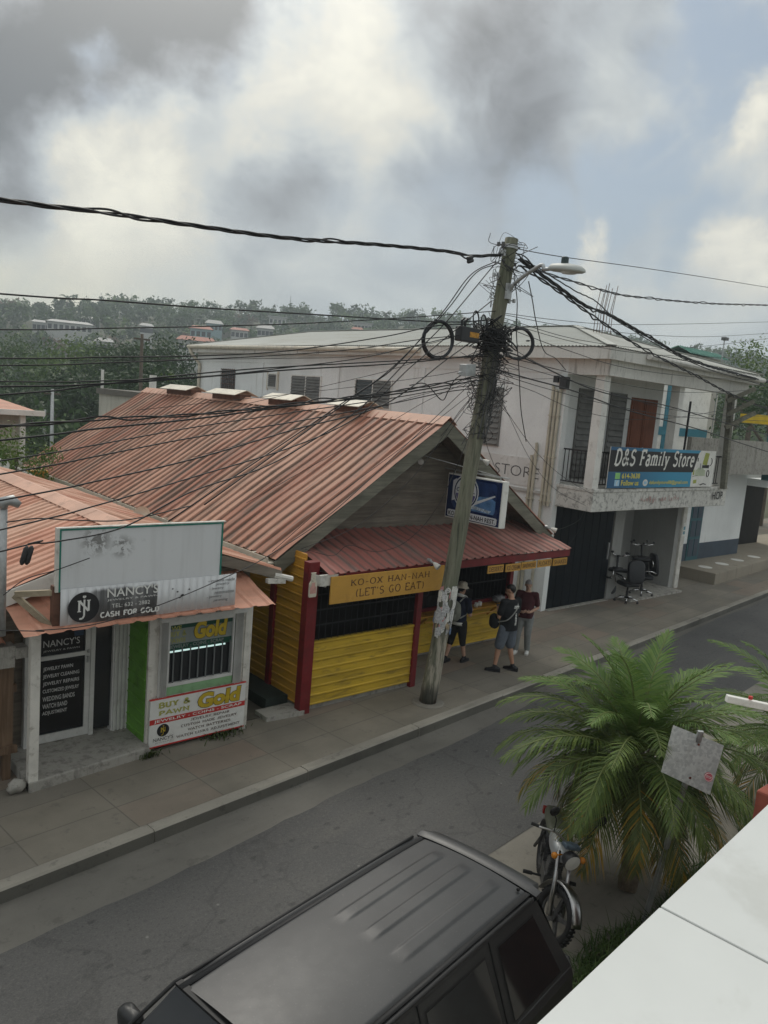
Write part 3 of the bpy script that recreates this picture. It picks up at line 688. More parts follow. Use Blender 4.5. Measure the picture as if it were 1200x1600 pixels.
# lit drinks sign standing out from the gable
_y0 = 11.05; _X = (lambda r: r.x / r.y * _y0)(ray(700, 770))
TL, TR, BR, BL = PX(703, 738, _X), PX(788, 754, _X), PX(779, 827, _X), PX(693, 806, _X)
ya, yb2 = (TL.y + BL.y) / 2, (TR.y + BR.y) / 2; zt, zb = (TL.z + TR.z) / 2, (BL.z + BR.z) / 2
S = thing('lightbox_sign', 'navy blue lightbox sign with KO-OX HAN-NAH REST. strip jutting from the gable', 'sign', (_X, ya, zb))
M_navy = mat('navy sign face', (.012, .025, .085), .25, .1); M_sblue = mat('sky blue print', (.10, .22, .42), .3, .25, 6); M_swh = mat('white sign print', (.68, .70, .72), .35, .06, 3)
mb = MB(); mb.box(_X, _X + .17, yb2, ya, zb, zt); mb.build('box_frame', M_white, S, bevel=.008)
mb = MB(); mb.box(_X - .006, _X + .001, yb2 + .025, ya - .025, zb + .025, zt - .025); fc = mb.build('sign_face', M_navy, S)
Wd, Ht = ya - yb2, zt - zb; UY = V((0, -1, 0)); F = lambda u, v, e=.008: V((_X - e, ya - u * Wd, zb + v * Ht))
def flat(pts, e=.010): 
    q = MB(); q.poly([F(u, v, e) for (u, v) in pts]); return q
def disc(cu, cv, ru, e, n=28, a0=0, a1=360): return flat([(cu + ru * math.cos(math.radians(a0 + (a1 - a0) * i / n)), cv + ru * Wd / Ht * math.sin(math.radians(a0 + (a1 - a0) * i / n))) for i in range(n + (0 if a1 - a0 == 360 else 1))], e)
flat([(.1, .36), (.1, .86), (.16, .92), (.86, .92), (.91, .86), (.91, .30), (.86, .25), (.16, .25)], .0075).build('picture_panel', mat('deep blue print', (.02, .045, .14), .3, .3, 5), S)
flat([(.42, .26), (.88, .26), (.90, .34), (.9, .55), (.8, .62), (.62, .60), (.5, .5)], .0085).build('water_print', M_sblue, S)
flat([(.44, .36), (.5, .44), (.88, .68), (.89, .65), (.52, .38)], .0095).build('bottle_print', M_swh, S)
flat([(.42, .30), (.60, .30), (.8, .27), (.84, .33), (.62, .36), (.46, .40)], .0096).build('splash_print', mat('pale splash print', (.42, .5, .58), .4, .5, 30), S)
flat([(.11, .4), (.11, .85), (.16, .9), (.3, .9), (.2, .7), (.2, .45)], .0084).build('swoosh_print', M_swh, S)
disc(.36, .64, .235, .010).build('medallion_rim', M_swh, S); disc(.36, .64, .215, .011).build('medallion_ring', M_navy, S); disc(.36, .64, .195, .012).build('medallion', M_swh, S)
disc(.36, .64, .185, .0125, 20, 190, 350).build('medallion_shade', mat('violet print', (.10, .09, .22), .4, .3, 4), S)
text('CRYSTAL', 'brand_lettering', M_navy, S, F(.19, .63), UY, Z1, Wd * .34, Ht * .09, .02, eps=.008)
flat([(.05, .07), (.05, .18), (.07, .2), (.93, .2), (.95, .18), (.95, .07), (.93, .045), (.07, .045)], .010).build('name_strip', M_swh, S)
text('KO-OX HAN-NAH REST.', 'lettering', M_blk, S, F(.075, .07), UY, Z1, Wd * .85, Ht * .10, .02, eps=.006)
mb = MB(); mb.cyl((_X + .08, ya + .35, zt + .07), (_X + .08, yb2 - .05, zt + .07), .018, 6)
for y in (ya - .1, yb2 + .15): mb.cyl((_X + .08, y, zt - .02), (_X + .08, y, zt + .07), .012, 5)
mb.bar((_X + .08, yb2 + .1, zt + .07), (_X - .9, RYM - .02, zt + .38), .015, .015); mb.build('support_bar', M_galv, S)
# lamps on the gable and eaves
def floodlight(p, aim, label):
    S = thing('floodlight', label, 'lamp', p); p = V(p); a = V(aim).normalized()
    mb = MB(); mb.cyl(p, p + V((0, -.07, 0)), .035, 8); mb.tube([p + V((0, -.06, 0)), p + V((0, -.1, -.02)), p + V((0, -.1, 0)) + a * .06], .018, 6); mb.build('lamp_arm', M_galv, S)
    mb = MB(); mb.lathe([(.02, 0), (.035, .03), (.055, .09), (.06, .13)], p + V((0, -.1, 0)) + a * .05, a, 10); mb.build('lamp_body', M_whited, S, smooth=True)
    mb = MB(); mb.lathe([(.0, .135), (.057, .13)], p + V((0, -.1, 0)) + a * .05, a, 10); mb.build('lamp_glass', M_lens, S)
p = PY(653, 716, RYM - .05); floodlight(p, (-.6, -.6, -.25), 'white floodlight low on the gable boards near the roof edge'); 
p = PY(746, 716, YB - .03); floodlight(p, (.3, -.9, -.4), 'small lamp on the barge board just right of the utility pole')
p = PY(852, 823, YB - .03); floodlight(p, (.5, -.8, -.3), 'small lamp at the foot of the right-hand barge board')
p = PY(671, 877, 9.76); floodlight(V((p.x, 9.80, AZ0 + .06)), (.2, -.8, -.5), 'little lamp on the awning edge above the name board')
# bottle-shaped cut-out at the corner
S = thing('bottle_sign', 'narrow white bottle-shaped cut-out sign on the corner bracket', 'sign', (7.36, 9.77, 2.0)); c = PY(489, 914, 9.75)
hh = .40; prof = [(-.06, -.5), (.06, -.5), (.075, -.44), (.075, .05), (.04, .2), (.035, .46), (.05, .5), (-.05, .5), (-.035, .46), (-.04, .2), (-.075, .05), (-.075, -.44)]
mb = MB(); mb.prism([(c.x + a, 9.74, c.z + b * hh) for a, b in prof], (0, .02, 0)); mb.build('cut_out', M_cream, S)
mb = MB(); mb.prism([(c.x + a * .8, 9.735, c.z + b * hh * .45 - .05) for a, b in prof], (0, .004, 0)); mb.build('label', mat('pink label', (.55, .3, .26), .6, .2), S)
# things on the counter
M_bag = mat('clear grey plastic bag', (.17, .17, .175), .25, .6, 14)
def lumpy(name, label, c, r, sc, seed, m, cat, amp=.35):
    me_ = MB(); me_.ball((0, 0, 0), 1, 14, 9); 
    me_.v = [V((p.x * sc[0], p.y * sc[1], p.z * sc[2])) * r * (1 + amp * noise.noise(p * 2.1 + V((seed, 0, 0)))) for p in me_.v]
    zmin = min(p.z for p in me_.v); me_.v = [V(c) + p - V((0, 0, zmin)) for p in me_.v]
    o = me_.build(name, m, None, smooth=True); tag(o, label, cat); return o
lumpy('plastic_bag', 'crumpled grey plastic bag of food on the serving counter', (13.55, 11.1, .985), .145, (1.35, .7, .6), 3, M_bag, 'bag')
def mug(x, y, label):
    S = thing('mug', label, 'mug', (x, y, .985), group='mugs on the serving counter'); mb = MB(); mb.lathe([(.0, 0), (.038, 0), (.042, .1), (.036, .1), (.034, .012), (0, .012)], (x, y, .985), seg=14); mb.build('cup', M_white, S, smooth=True)
    mb = MB(); mb.torus((x - .05, y, 1.035), (0, 1, 0), .03, .007, 12, 5); mb.build('handle', M_white, S, smooth=True)
mug(12.78, 11.07, 'white mug standing by itself on the serving counter'); mug(12.93, 11.1, 'white mug standing next to the crumpled bag on the counter')

# ================================================================ the white two-storey store
M_rend = streaked('white render', (.765, .78, .77), (.43, .42, .375), .5, low=.54, high=.76)
M_rend2 = streaked('grey streaked render', (.47, .465, .44), (.2, .19, .16), .5)  # grey render with darker streaks, for the band below the name panel
M_fasc = streaked('mouldy white fascia', (.68, .67, .63), (.14, .13, .11), .7, hs=5, vs=.6, low=.52, high=.7)
M_slab = streaked('mouldy balcony edge', (.62, .61, .57), (.16, .155, .14), .55, hs=4, vs=.8, blotch=((.12, .118, .108), .6))
M_zinc = roofmat('pale zinc roof', (.40, .41, .385), (.47, .48, .45), (.30, .275, .2), 0, .5)
M_slat = mat('grey louvre slats', (.155, .155, .145), .6, .2, 4)
M_shut = mat('dark blue steel shutter', (.006, .009, .012), .55, .25, 1.5, dirt=(.02, .02, .02), dirtamt=.4, spec=.12)
M_pdoor = wood('varnished brown door', (.17, .055, .028), (.26, .09, .045), 2)
M_pipe = mat('cream conduit', (.50, .465, .37), .5, .1, 3, dirt=(.25, .2, .15), dirtamt=.4)
M_wall_gr = streaked('grey painted wall', (.30, .30, .285), (.14, .135, .12), .5)
BX0, BX1, BYF, BYB, BYU = 17.1, 24.6, 12.5, 32.9, 12.85
EX0, EX1, EYF, EZT, EZB = 16.75, 25.15, 11.05, 7.11, 6.80
B = thing('family_store', 'white two-storey concrete store with pillared balcony and low zinc roof', 'building', (20.8, 12.5, 0))
mb = MB(); mb.box(BX0, BX0 + .2, BYF, BYB, 0, 6.9); mb.box(BX0, BX1, BYB - .2, BYB, 0, 6.9); mb.box(BX1 - .2, BX1, 15.5, BYB, 0, 6.9)
for y in (27.37, 22.33, 17.95): mb.box(BX0 - .05, BX0, y - .09, y + .09, 0, 6.45)
mb.box(BX0 - .03, BX0, BYF + .2, BYB, 6.45, 6.82)
mb.build('side_wall', M_rend, B)
mb = MB(); mb.box(BX0 + .2, 22.6, BYU, BYU + .2, 3.5, 6.9); mb.box(22.4, 22.6, BYU + .2, 16.0, 3.5, 6.9); mb.box(22.6, BX1, 15.3, 15.5, 3.5, 6.9); mb.build('upper_wall', M_rend, B)
# eaves, roof
mb = MB(); mb.box(EX0, EX1, EYF, EYF + .06, EZB, EZT - .02); mb.box(EX0, EX0 + .06, EYF + .06, BYB + .3, EZB, EZT - .02); mb.box(EX1 - .06, EX1, EYF + .06, BYB, EZB, EZT - .02); mb.box(EX0 + .06, EX1 - .06, EYF + .06, BYB + .3, EZB + .02, EZB + .06)
mb.box(BX0 + .25, EX1 - .3, 11.25, 11.5, 6.42, EZB + .02); mb.box(BX0 - .0, BX0 + .24, 11.25, BYF, 6.42, EZB + .02)
mb.build('fascia', M_fasc, B)
RGX, RGZ, RGY0, RGY1 = 20.95, 8.17, 15.2, 29.5
mb = MB(); e = .04
P0, P1, P2, P3 = V((EX0 - e, EYF - e, EZT)), V((EX1 + e, EYF - e, EZT)), V((EX1 + e, BYB + .3, EZT)), V((EX0 - e, BYB + .3, EZT))
G0, G1 = V((RGX, RGY0, RGZ)), V((RGX, RGY1, RGZ))
def hipface(mb, a, b, c, d, pitch=.11, amp=.014):
    """fine corrugated hip face: a-b eave, c-d above (d over a, c over b)"""
    n = int((b - a).length / pitch); up = (b - a).cross(d - a).normalized()
    if up.z < 0: up = -up
    ex = (b - a).normalized(); L = (b - a).length
    td = (d - a).dot(ex) ; tc = (c - a).dot(ex); hgt = (d - a) - ex * td
    lo, hi = [], []
    for i in range(2 * n + 1):
        t = L * i / (2 * n); am = up * (amp if i % 2 else -amp)
        f = min(1.0, t / td if td > 1e-6 else 1.0, (L - t) / (L - tc) if L - tc > 1e-6 else 1.0)
        lo.append(a + ex * t + am); hi.append(a + ex * t + hgt * f + am)
    k = len(lo); mb.add(lo + hi, [(i, i + 1, k + i + 1, k + i) for i in range(k - 1)])
hipface(mb, P3, P0, G0, G1); hipface(mb, P0, P1, G0, G0 + V((.001, 0, 0))); hipface(mb, P1, P2, G1, G0); hipface(mb, P2, P3, G1, G1 - V((.001, 0, 0)))
rf = mb.build('roof', M_zinc, B)
mb = MB()
for a, b in ((P0, G0), (P1, G0), (G0, G1), (P2, G1), (P3, G1)): mb.bar(a + V((0, 0, .025)), b + V((0, 0, .025)), .22, .02)
mb.build('hip_cap', M_zinc, rf)
g = MB(); g.tube([(18.35, EYF - .09, EZT - .10), (EX1 + .05, EYF - .09, EZT - .16)], .075, 8)
for i in range(8): g.bar((18.5 + i * .9, EYF - .1, EZT - .03), (18.5 + i * .9, EYF + .02, EZT - .06), .03, .02)
g.build('front_gutter', M_fasc, B)
g = MB(); g.tube([(EX0 - .08, BYB + .2, EZT - .07), (EX0 - .08, 17.8, EZT - .14)], .08, 8); g.tube([(EX0 - .06, BYB + .1, EZT - .12), (EX0 - .06, BYB - .1, EZT - .35), (BX0 - .08, BYB - .3, EZT - .8), (BX0 - .08, BYB - .3, 3)], .07, 8)
for i in range(12): g.bar((EX0 - .17, 18.2 + i * 1.25, EZT - .06), (EX0 + .02, 18.2 + i * 1.25, EZT - .02), .03, .02)
g.build('side_gutter', M_cream, B)
rb = MB(); c = PX(940, 505, 20.6)
for i in range(8):
    x, y = c.x - .22 + .15 * (i % 4), c.y - .2 + .3 * (i // 4); rb.tube([(x, y, 7.9), (x + .03 * (i % 3 - 1), y, 8.6), (x + .10 + .03 * (i % 3), y, 9.35 - .12 * (i % 3))], .010, 5)
rb.build('rebar_stubs', M_rust, B)
# balcony
mb = MB(); mb.box(BX0 + .08, BX1, 11.35, BYU, 2.93, 3.50); mb.box(BX0 + .06, BX1 + .03, 11.32, BYU, 3.44, 3.53); mb.build('balcony_slab', M_slab, B, bevel=.015)
for x in (17.2, 20.98, 24.3):
    mb = MB(); mb.box(x, x + .27, 11.42, 11.69, 3.53, 6.45); mb.build('pillar', M_white, B, bevel=.012)
def railing(x0, x1, y, nm='railing'):
    mb = MB(); mb.bar((x0, y, 4.47), (x1, y, 4.47), .05, .04); mb.bar((x0, y, 3.62), (x1, y, 3.62), .035, .03); n = int((x1 - x0) / .125)
    for i in range(1, n): mb.bar((x0 + (x1 - x0) * i / n, y, 3.62), (x0 + (x1 - x0) * i / n, y, 4.46), .018, .018, up=(0, 1, 0))
    mb.build(nm, M_blk, B)
railing(17.47, 20.98, 11.55); railing(21.25, 24.3, 11.55)
mb = MB(); y0, y1, x = 11.7, BYU, 17.33; mb.bar((x, y0, 4.47), (x, y1, 4.47), .05, .04); mb.bar((x, y0, 3.62), (x, y1, 3.62), .035, .03)
for i in range(1, 9): mb.bar((x, y0 + (y1 - y0) * i / 9, 3.62), (x, y0 + (y1 - y0) * i / 9, 4.46), .018, .018, up=(0, 1, 0))
mb.build('railing', M_blk, B)
for x in (22.05, 22.95):
    mb = MB(); mb.bar((x, 12.1, 3.53), (x, 12.1, 6.1), .05, .05, up=(0, 1, 0)); mb.build('steel_upright', M_blk, B)
# windows
def louvre(o, ux, w, h, n, nm='louvre_window', split=True, slat=None, open_left=False):
    """framed glass-louvre window: o = lower left corner, ux along the wall, facing ux x up"""
    o, ux = V(o), V(ux).normalized(); up = V((0, 0, 1)); nn = ux.cross(up).normalized()
    f = MB(); t = .05
    for (a, b) in ((0, t), (w - t, w)): f.obox(o + ux * a, ux * (b - a), up * h, nn * .05)
    for (a, b) in ((0, t), (h - t, h)): f.obox(o + ux * t + up * a, ux * (w - 2 * t), up * (b - a), nn * .05)
    if split: f.obox(o + ux * (w / 2 - .025) + up * t, ux * .05, up * (h - 2 * t), nn * .045)
    fr = f.build(nm, M_white if slat is None else slat, B)
    g = MB(); g.obox(o + ux * t + up * t - nn * .01, ux * (w - 2 * t), up * (h - 2 * t), nn * .016); g.build('dark_pane', M_glassd, fr)
    sl = MB(); panes = [(t, w / 2 - .025), (w / 2 + .025, w - t)] if split else [(t, w - t)]
    for k, (a, b) in enumerate(panes):
        for i in range(n):
            z = t + (h - 2 * t) * i / n; dz = (h - 2 * t) / n
            if open_left and k == 0: sl.obox(o + ux * a + up * (z + dz * .45) + nn * -.0, ux * (b - a), nn * .10, up * .012)
            else: sl.obox(o + ux * a + up * z + nn * .065, ux * (b - a), up * dz * .97 - nn * .05, nn * .008)
    sl.build('slats', slat or M_slat, fr)
UYm = V((0, -1, 0))
louvre((BX0, 25.25, 5.08), UYm, 1.95, .97, 8); louvre((BX0, 21.32, 5.04), UYm, 1.95, 1.0, 8, open_left=True)
louvre((BX0, 26.9, 5.48), UYm, .66, .58, 6, split=False)
louvre((BX0, 15.6, 4.32), UYm, 1.0, 1.66, 10, slat=M_slat)
mb = MB(); mb.box(BX0 - .04, BX0, 26.14, 26.24, 5.4, 6.15); mb.box(BX0 - .04, BX0, 26.9, 26.98, 5.4, 6.15); mb.build('window_trim', M_cream, B)
f = MB(); f.box(BX0 - .02, BX0 - .004, 29.5, 30.65, 5.08, 6.13); fw = f.build('barred_window', M_glassd, B); g = MB()
for i in range(8): g.cyl((BX0 - .05, 29.5 + 1.15 * i / 7, 5.05), (BX0 - .05, 29.5 + 1.15 * i / 7, 6.16), .012, 5)
for i in range(6): g.cyl((BX0 - .05, 29.5, 5.08 + 1.05 * i / 5), (BX0 - .05, 30.65, 5.08 + 1.05 * i / 5), .012, 5)
g.build('bars', M_rust, fw)
U = V((1, 0, 0))
louvre((18.17, BYU, 3.62), U, 1.42, 2.5, 14, slat=M_slat, split=False); louvre((19.72, BYU, 3.62), U, .82, 2.5, 14, slat=M_slat, split=False)
mb = MB(); mb.box(20.84, 22.3, BYU - .03, BYU - .003, 3.53, 6.05); dr = mb.build('front_door', M_pdoor, B)
mb = MB()
for x in (20.92, 21.62):
    for (z0, z1) in ((3.7, 4.5), (4.62, 5.5), (5.6, 5.95)): mb.box(x + .03, x + .57, BYU - .045, BYU - .03, z0, z1)
mb.box(21.555, 21.585, BYU - .05, BYU - .03, 3.55, 6.03); mb.build('door_panels', M_pdoor, dr)
mb = MB(); mb.ball((21.68, BYU - .06, 4.55), .035); mb.build('door_knob', M_chrome, dr)
# painted name board on the side wall
A, Cc = PX(722, 742, BX0 - .03), PX(846, 770, BX0 - .03)
mb = MB(); mb.box(BX0 - .02, BX0 - .003, 12.75, 18.2, 3.33, 4.10); mb.build('painted_panel', mat('painted white panel', (.66, .655, .63), .7, .08, 2, dirt=(.3, .28, .24), dirtamt=.4), B)
text('FAMILY STORE', 'painted_lettering', mat('faded grey lettering', (.10, .10, .10), .8, .5, 20), B, (BX0 - .02, 16.55, 3.56), UYm, (0, 0, 1), 3.5, .30, -.012, eps=.004)
mb = MB(); mb.box(BX0 - .06, BX0, 12.6, 18.3, 3.18, 3.26); mb.build('band', M_rend2, B)
# pipes and meters at the corner
for i, (y, zt) in enumerate(((12.62, 6.2), (12.74, 6.0), (12.86, 6.1), (13.2, 4.55), (13.32, 4.2))):
    mb = MB(); mb.tube([(BX0 - .06, y, .1 if i > 1 else 2.9), (BX0 - .06, y, zt - .1), (BX0 - .06, y + .02, zt)], .042, 8)
    for z in (3.0, 4.2, 5.3):
        if z < zt: mb.box(BX0 - .11, BX0 - .0, y - .05, y + .05, z, z + .03)
    mb.build('conduit', M_pipe, B)
c = PX(884, 582, BX0 - .1)
mb = MB(); mb.box(BX0 - .16, BX0 - .0, 12.40, 12.62, 6.02, 6.34); mb.box(BX0 - .2, BX0 - .1, 12.66, 12.8, 6.18, 6.36); mb.build('meter_box', M_plasd, B, bevel=.01)
# street level
mb = MB()
for i in range(8): mb.prism([(17.3 + i * .363, BYF + .02, .03), (17.3 + i * .363 + .33, BYF + .02, .03), (17.3 + i * .363 + .345, BYF + .05, .03), (17.3 + i * .363 - .015, BYF + .05, .03)], (0, 0, 2.85))
mb.box(17.3, 20.2, BYF + .05, BYF + .09, .03, 2.88); sh = mb.build('roller_shutter', M_shut, B)
mb = MB(); mb.box(20.02, 20.07, BYF - .02, BYF + .02, 1.25, 1.75); mb.build('shutter_handle', M_galv, sh)
mb = MB(); mb.box(20.2, 20.72, BYF - .02, BYF + .3, 0, 2.93); mb.box(20.45, 20.72, BYF + .3, 14.0, 0, 2.93); mb.box(20.72, 24.5, 14.0, 14.2, 0, 2.93); mb.box(22.25, 22.42, 13.9, 14.0, 0, 2.93); mb.build('recess_wall', M_wall_gr, B)
mb = MB(); mb.box(23.78, 24.05, BYF - .05, 14.0, 0, 2.93); mb.build('recess_pier', M_wall_gr, B)
mb = MB(); mb.box(24.051, 24.3, BYF - .12, BYF + .25, 0, 2.93); mb.build('front_pier', M_whited, B, bevel=.015)
mb = MB(); mb.box(24.08, 24.27, BYF - .14, BYF - .121, 1.75, 2.2); nb = mb.build('notice_panel', M_white, B)
mb = MB(); mb.box(24.12, 24.23, BYF - .145, BYF - .14, 1.82, 1.92); mb.box(24.12, 24.23, BYF - .145, BYF - .14, 1.97, 2.08); mb.build('notice_print', mat('teal notice print', (.12, .3, .36), .6, .5, 30), nb)
mb = MB(); mb.box(20.72, 23.78, 11.95, 14.0, -.05, .055); mb.build('recess_floor', M_conc, B)
mb = MB(); mb.box(17.28, 20.2, BYF - .1, BYF + .04, -.02, .03); mb.build('sill', M_conc, B)
mb = MB(); mb.box(17.3, 24.5, 14.2, 14.25, 0, 2.9); mb.build('back_wall', M_wall_gr, B)
text('HOP', 'painted_lettering', mat('worn black lettering', (.03, .03, .03), .8, .4, 25), B, (23.6, 11.32, 3.14), U, (0, 0, 1), .70, .25, .01, eps=.004)
rn = random.Random(12); mb = MB()
for i in range(26):
    x = 19.5 + 2.1 * i / 26 + rn.uniform(-.03, .03); z = 3.2 + rn.uniform(-.04, .06); w, h = rn.uniform(.015, .05), rn.uniform(.03, .10)
    if i not in (10, 11, 17): mb.poly([(x + w * math.cos(k * pi / 3) * rn.uniform(.5, 1.2), 11.316 - .0001 * i, z + h * math.sin(k * pi / 3) * rn.uniform(.5, 1.2)) for k in range(6)])
mb.build('worn_red_paint', mat('faded red paint', (.40, .27, .25), .8, .25, 20), B)
# banner on the balcony
a, b, c, d = PY(950, 699, 11.28), PY(1119, 704, 11.28), PY(952, 763, 11.28), PY(1112, 761, 11.28)
x0, x1, z0, z1 = (a.x + c.x) / 2, (b.x + d.x) / 2, (c.z + d.z) / 2 + .01, (a.z + b.z) / 2
S = thing('store_banner', 'wide printed banner reading D&S Family Store tied across the white balcony', 'banner', (x0, 11.28, z0)); Wd, Ht = x1 - x0, z1 - z0
F = lambda u, v, y=11.275: V((x0 + u * Wd, y, z0 + v * Ht))
def P(pts, nm, m_, k): 
    q = MB(); q.poly([F(u, v, 11.279 - .0015 * k) for u, v in pts]); return q.build(nm, m_, S)
mb = MB(); mb.box(x0, x1, 11.280, 11.30, z0, z1)
mb.build('sheet', M_white, S)
M_bblk = mat('black banner print', (.012, .012, .014), .5, .2); 
m_, t_, bs_, co_ = newmat('blue banner print'); _p = t_.n('ShaderNodeSeparateXYZ', {0: co_}).outputs[0]; setc(t_, bs_, t_.mix(t_.smooth(_p, .3, 3.6), (.015, .10, .22), (.035, .27, .44)), .5); M_bblu = m_
M_byel = mat('yellow banner print', (.72, .62, .08), .5, .06); M_bgrn = mat('green icon print', (.28, .62, .2), .5, .1); M_bico = mat('light blue icon', (.35, .58, .75), .5, .1); M_bolive = mat('olive chair print', (.33, .36, .07), .5, .15); M_bsage = mat('sage sofa print', (.45, .5, .36), .5, .15)
P([(0, .40), (.775, .40), (.79, .6), (.815, .92), (0, .92)], 'black_panel', M_bblk, 1); P([(0, .0), (.765, .0), (.765, .40), (0, .40)], 'blue_panel', M_bblu, 1); P([(0, .92), (.815, .92), (.835, 1.0), (0, 1)], 'top_band', M_bblu, 1)
stroke_text('D&S Family Store', 'title', M_white, S, F(.035, .44, 11.276), U, (0, 0, 1), Wd * .73, Ht * .53, .168, .26, eps=.003, shear=.16, gap=.10)
text('614-3638', 'phone_number', M_byel, S, F(.115, .235, 11.276), U, (0, 0, 1), Wd * .155, Ht * .13, .02, eps=.003)
text('Follow us', 'lettering', M_byel, S, F(.115, .06, 11.276), U, (0, 0, 1), Wd * .15, Ht * .13, .02, eps=.003)
text('dsfamilystore88@gmail.com', 'email', M_byel, S, F(.36, .06, 11.276), U, (0, 0, 1), Wd * .375, Ht * .125, .012, eps=.003)
P([(.06, .225), (.10, .225), (.10, .375), (.06, .375)], 'phone_icon', M_bgrn, 2); P([(.06, .05), (.10, .05), (.10, .2), (.06, .2)], 'social_icon', M_bico, 2)
text('f', 'icon_letter', M_white, S, F(.075, .06, 11.274), U, (0, 0, 1), None, Ht * .12, .02, eps=.003)
P([(.325 + .022 * math.cos(k * pi / 10), .125 + .088 * math.sin(k * pi / 10)) for k in range(20)], 'mail_icon', M_white, 2)
P([(.312, .09), (.338, .09), (.338, .16), (.312, .16)], 'envelope', M_bico, 3)
P([(.865, .62), (.915, .60), (.93, .93), (.885, .95)], 'chair_print', M_bolive, 2); P([(.865, .52), (.94, .52), (.94, .61), (.865, .60)], 'desk_print', M_bblk, 2)
P([(.80, .30), (.905, .30), (.905, .46), (.885, .48), (.88, .53), (.825, .53), (.82, .48), (.80, .46)], 'sofa_print', M_bsage, 2)
P([(.84, .48), (.855, .48), (.85, .66), (.84, .64)], 'lamp_print', mat('grey banner print', (.3, .3, .3), .5, .1), 3)
q = MB(); q.torus(F(.935, .37, 11.272), (0, 1, 0), .075, .012, 16, 4, sc=1.3); q.build('clock_print', M_bblk, S)
q = MB(); q.torus(F(.945, .70, 11.272), (0, 1, 0), .12, .012, 12, 4, a0=-1.2, a1=1.6); q.build('chair_arm_print', M_bblk, S)
P([(.79, .09), (.825, .10), (.825, .2), (.79, .19)], 'box_print', M_bolive, 2); P([(.86, .06), (.90, .1), (.935, .07), (.93, .05), (.9, .07), (.87, .035)], 'text_print', M_bblk, 2); P([(.808, .7), (.818, .7), (.818, .8), (.808, .8)], 'bulb_print', M_bblk, 2); P([(.775, .33), (.792, .33), (.79, .48), (.78, .45)], 'plant_print', M_bolive, 2); P([(.775, .28), (.83, .31), (.83, .32), (.775, .29)], 'shelf_print', M_bblk, 3)

# ---------------------------------------------------------------- office chairs stacked in the recess
M_leather = mat('black leatherette', (.012, .013, .016), .42, .2, 6)
def office_chair(label, group=None):
    S = thing('office_chair', label, 'office chair', (0, 0, 0), 0, group)
    def pad(name, w, d, t, M_, cr=.12):
        mb = MB(); n = 5; pts = []
        for (cx, cy, a0) in ((w / 2 - cr, d / 2 - cr, 0), (-w / 2 + cr, d / 2 - cr, 90), (-w / 2 + cr, -d / 2 + cr, 180), (w / 2 - cr, -d / 2 + cr, 270)):
            pts += arc(cx, cy, cr, cr, a0, a0 + 90, n)
        rings = [(.86, -t / 2), (.97, -t * .4), (1, -t * .1), (1, t * .15), (.96, t * .4), (.84, t / 2)]
        vs = []; k = len(pts)
        for (s, z) in rings: vs += [(p[0] * s, p[1] * s, z) for p in pts]
        fs = [(r * k + i, r * k + (i + 1) % k, (r + 1) * k + (i + 1) % k, (r + 1) * k + i) for r in range(len(rings) - 1) for i in range(k)]
        fs += [tuple(reversed(range(k))), tuple((len(rings) - 1) * k + i for i in range(k))]
        mb.add(vs, fs); mb.xf(M_); return mb.build(name, M_leather, S, smooth=True, local=True)
    T = Matrix.Translation; Rx = lambda a: Matrix.Rotation(a, 4, 'X')
    pad('seat', .50, .50, .11, T((0, 0, .50))); pad('backrest', .50, .64, .11, T((0, -.27, .86)) @ Rx(math.radians(82)), .17)
    for s in (-1, 1):
        mb = MB(); mb.tube([(s * .27, .18, .50), (s * .30, .22, .66), (s * .30, .10, .72), (s * .30, -.12, .71), (s * .28, -.24, .66)], [.018] * 5, 8)
        a = mb.build('armrest', M_chrome, S, True, local=True); mb = MB(); mb.bar((s * .30, .16, .735), (s * .30, -.08, .735), .055, .03); mb.build('arm_pad', M_leather, a, local=True, bevel=.01)
    mb = MB(); mb.cyl((0, 0, .10), (0, 0, .46), .026, 10); mb.cyl((0, 0, .12), (0, 0, .30), .034, 10); mb.box(-.1, .1, -.12, .12, .42, .46); mb.build('gas_post', M_plasd, S, local=True)
    for k in range(5):
        a = 2 * pi * k / 5 + .3; d = V((math.cos(a), math.sin(a), 0)); mb = MB(); mb.tube([d * .02 + V((0, 0, .12)), d * .16 + V((0, 0, .115)), d * .30 + V((0, 0, .075))], [.026, .022, .016], 7)
        l = mb.build('base_leg', M_chrome, S, True, local=True); mb = MB(); t = V((-d.y, d.x, 0))
        for s in (-1, 1): mb.cyl(d * .31 + t * s * .010 + V((0, 0, .028)), d * .31 + t * s * .028 + V((0, 0, .028)), .028, 10)
        mb.cyl(d * .31 + V((0, 0, .03)), d * .31 + V((0, 0, .085)), .009, 6); mb.build('caster', M_plasd, l, local=True)
    return S
c0 = office_chair('black office chair standing on its wheels nearest the dark blue shutter', 'black office chairs stacked in the recess')
p = PZ(978, 940, 0); c0.location = (p.x, p.y, .0); c0.rotation_euler = (0, 0, -.40); c0.scale = (1.12, 1.12, 1.12)
c1 = copy_tree(c0); p = PZ(1003, 929, .05); c1.location = (p.x, p.y + .05, .055); c1.rotation_euler = (0, 0, .9); c1['label'] = 'black office chair standing on its wheels nearer the pale recess pier'
c2 = copy_tree(c0); c2.location = (c0.location.x - .12, c0.location.y + .38, 1.47); c2.rotation_euler = (math.radians(172), math.radians(6), -.3); c2['label'] = 'black office chair turned upside down, its wheels lower and nearer the shutter'
c3 = copy_tree(c0); c3.location = (c1.location.x - .05, c1.location.y + .15, 1.72); c3.rotation_euler = (math.radians(178), math.radians(-4), -.9); c3['label'] = 'black office chair turned upside down with its wheels highest of all'

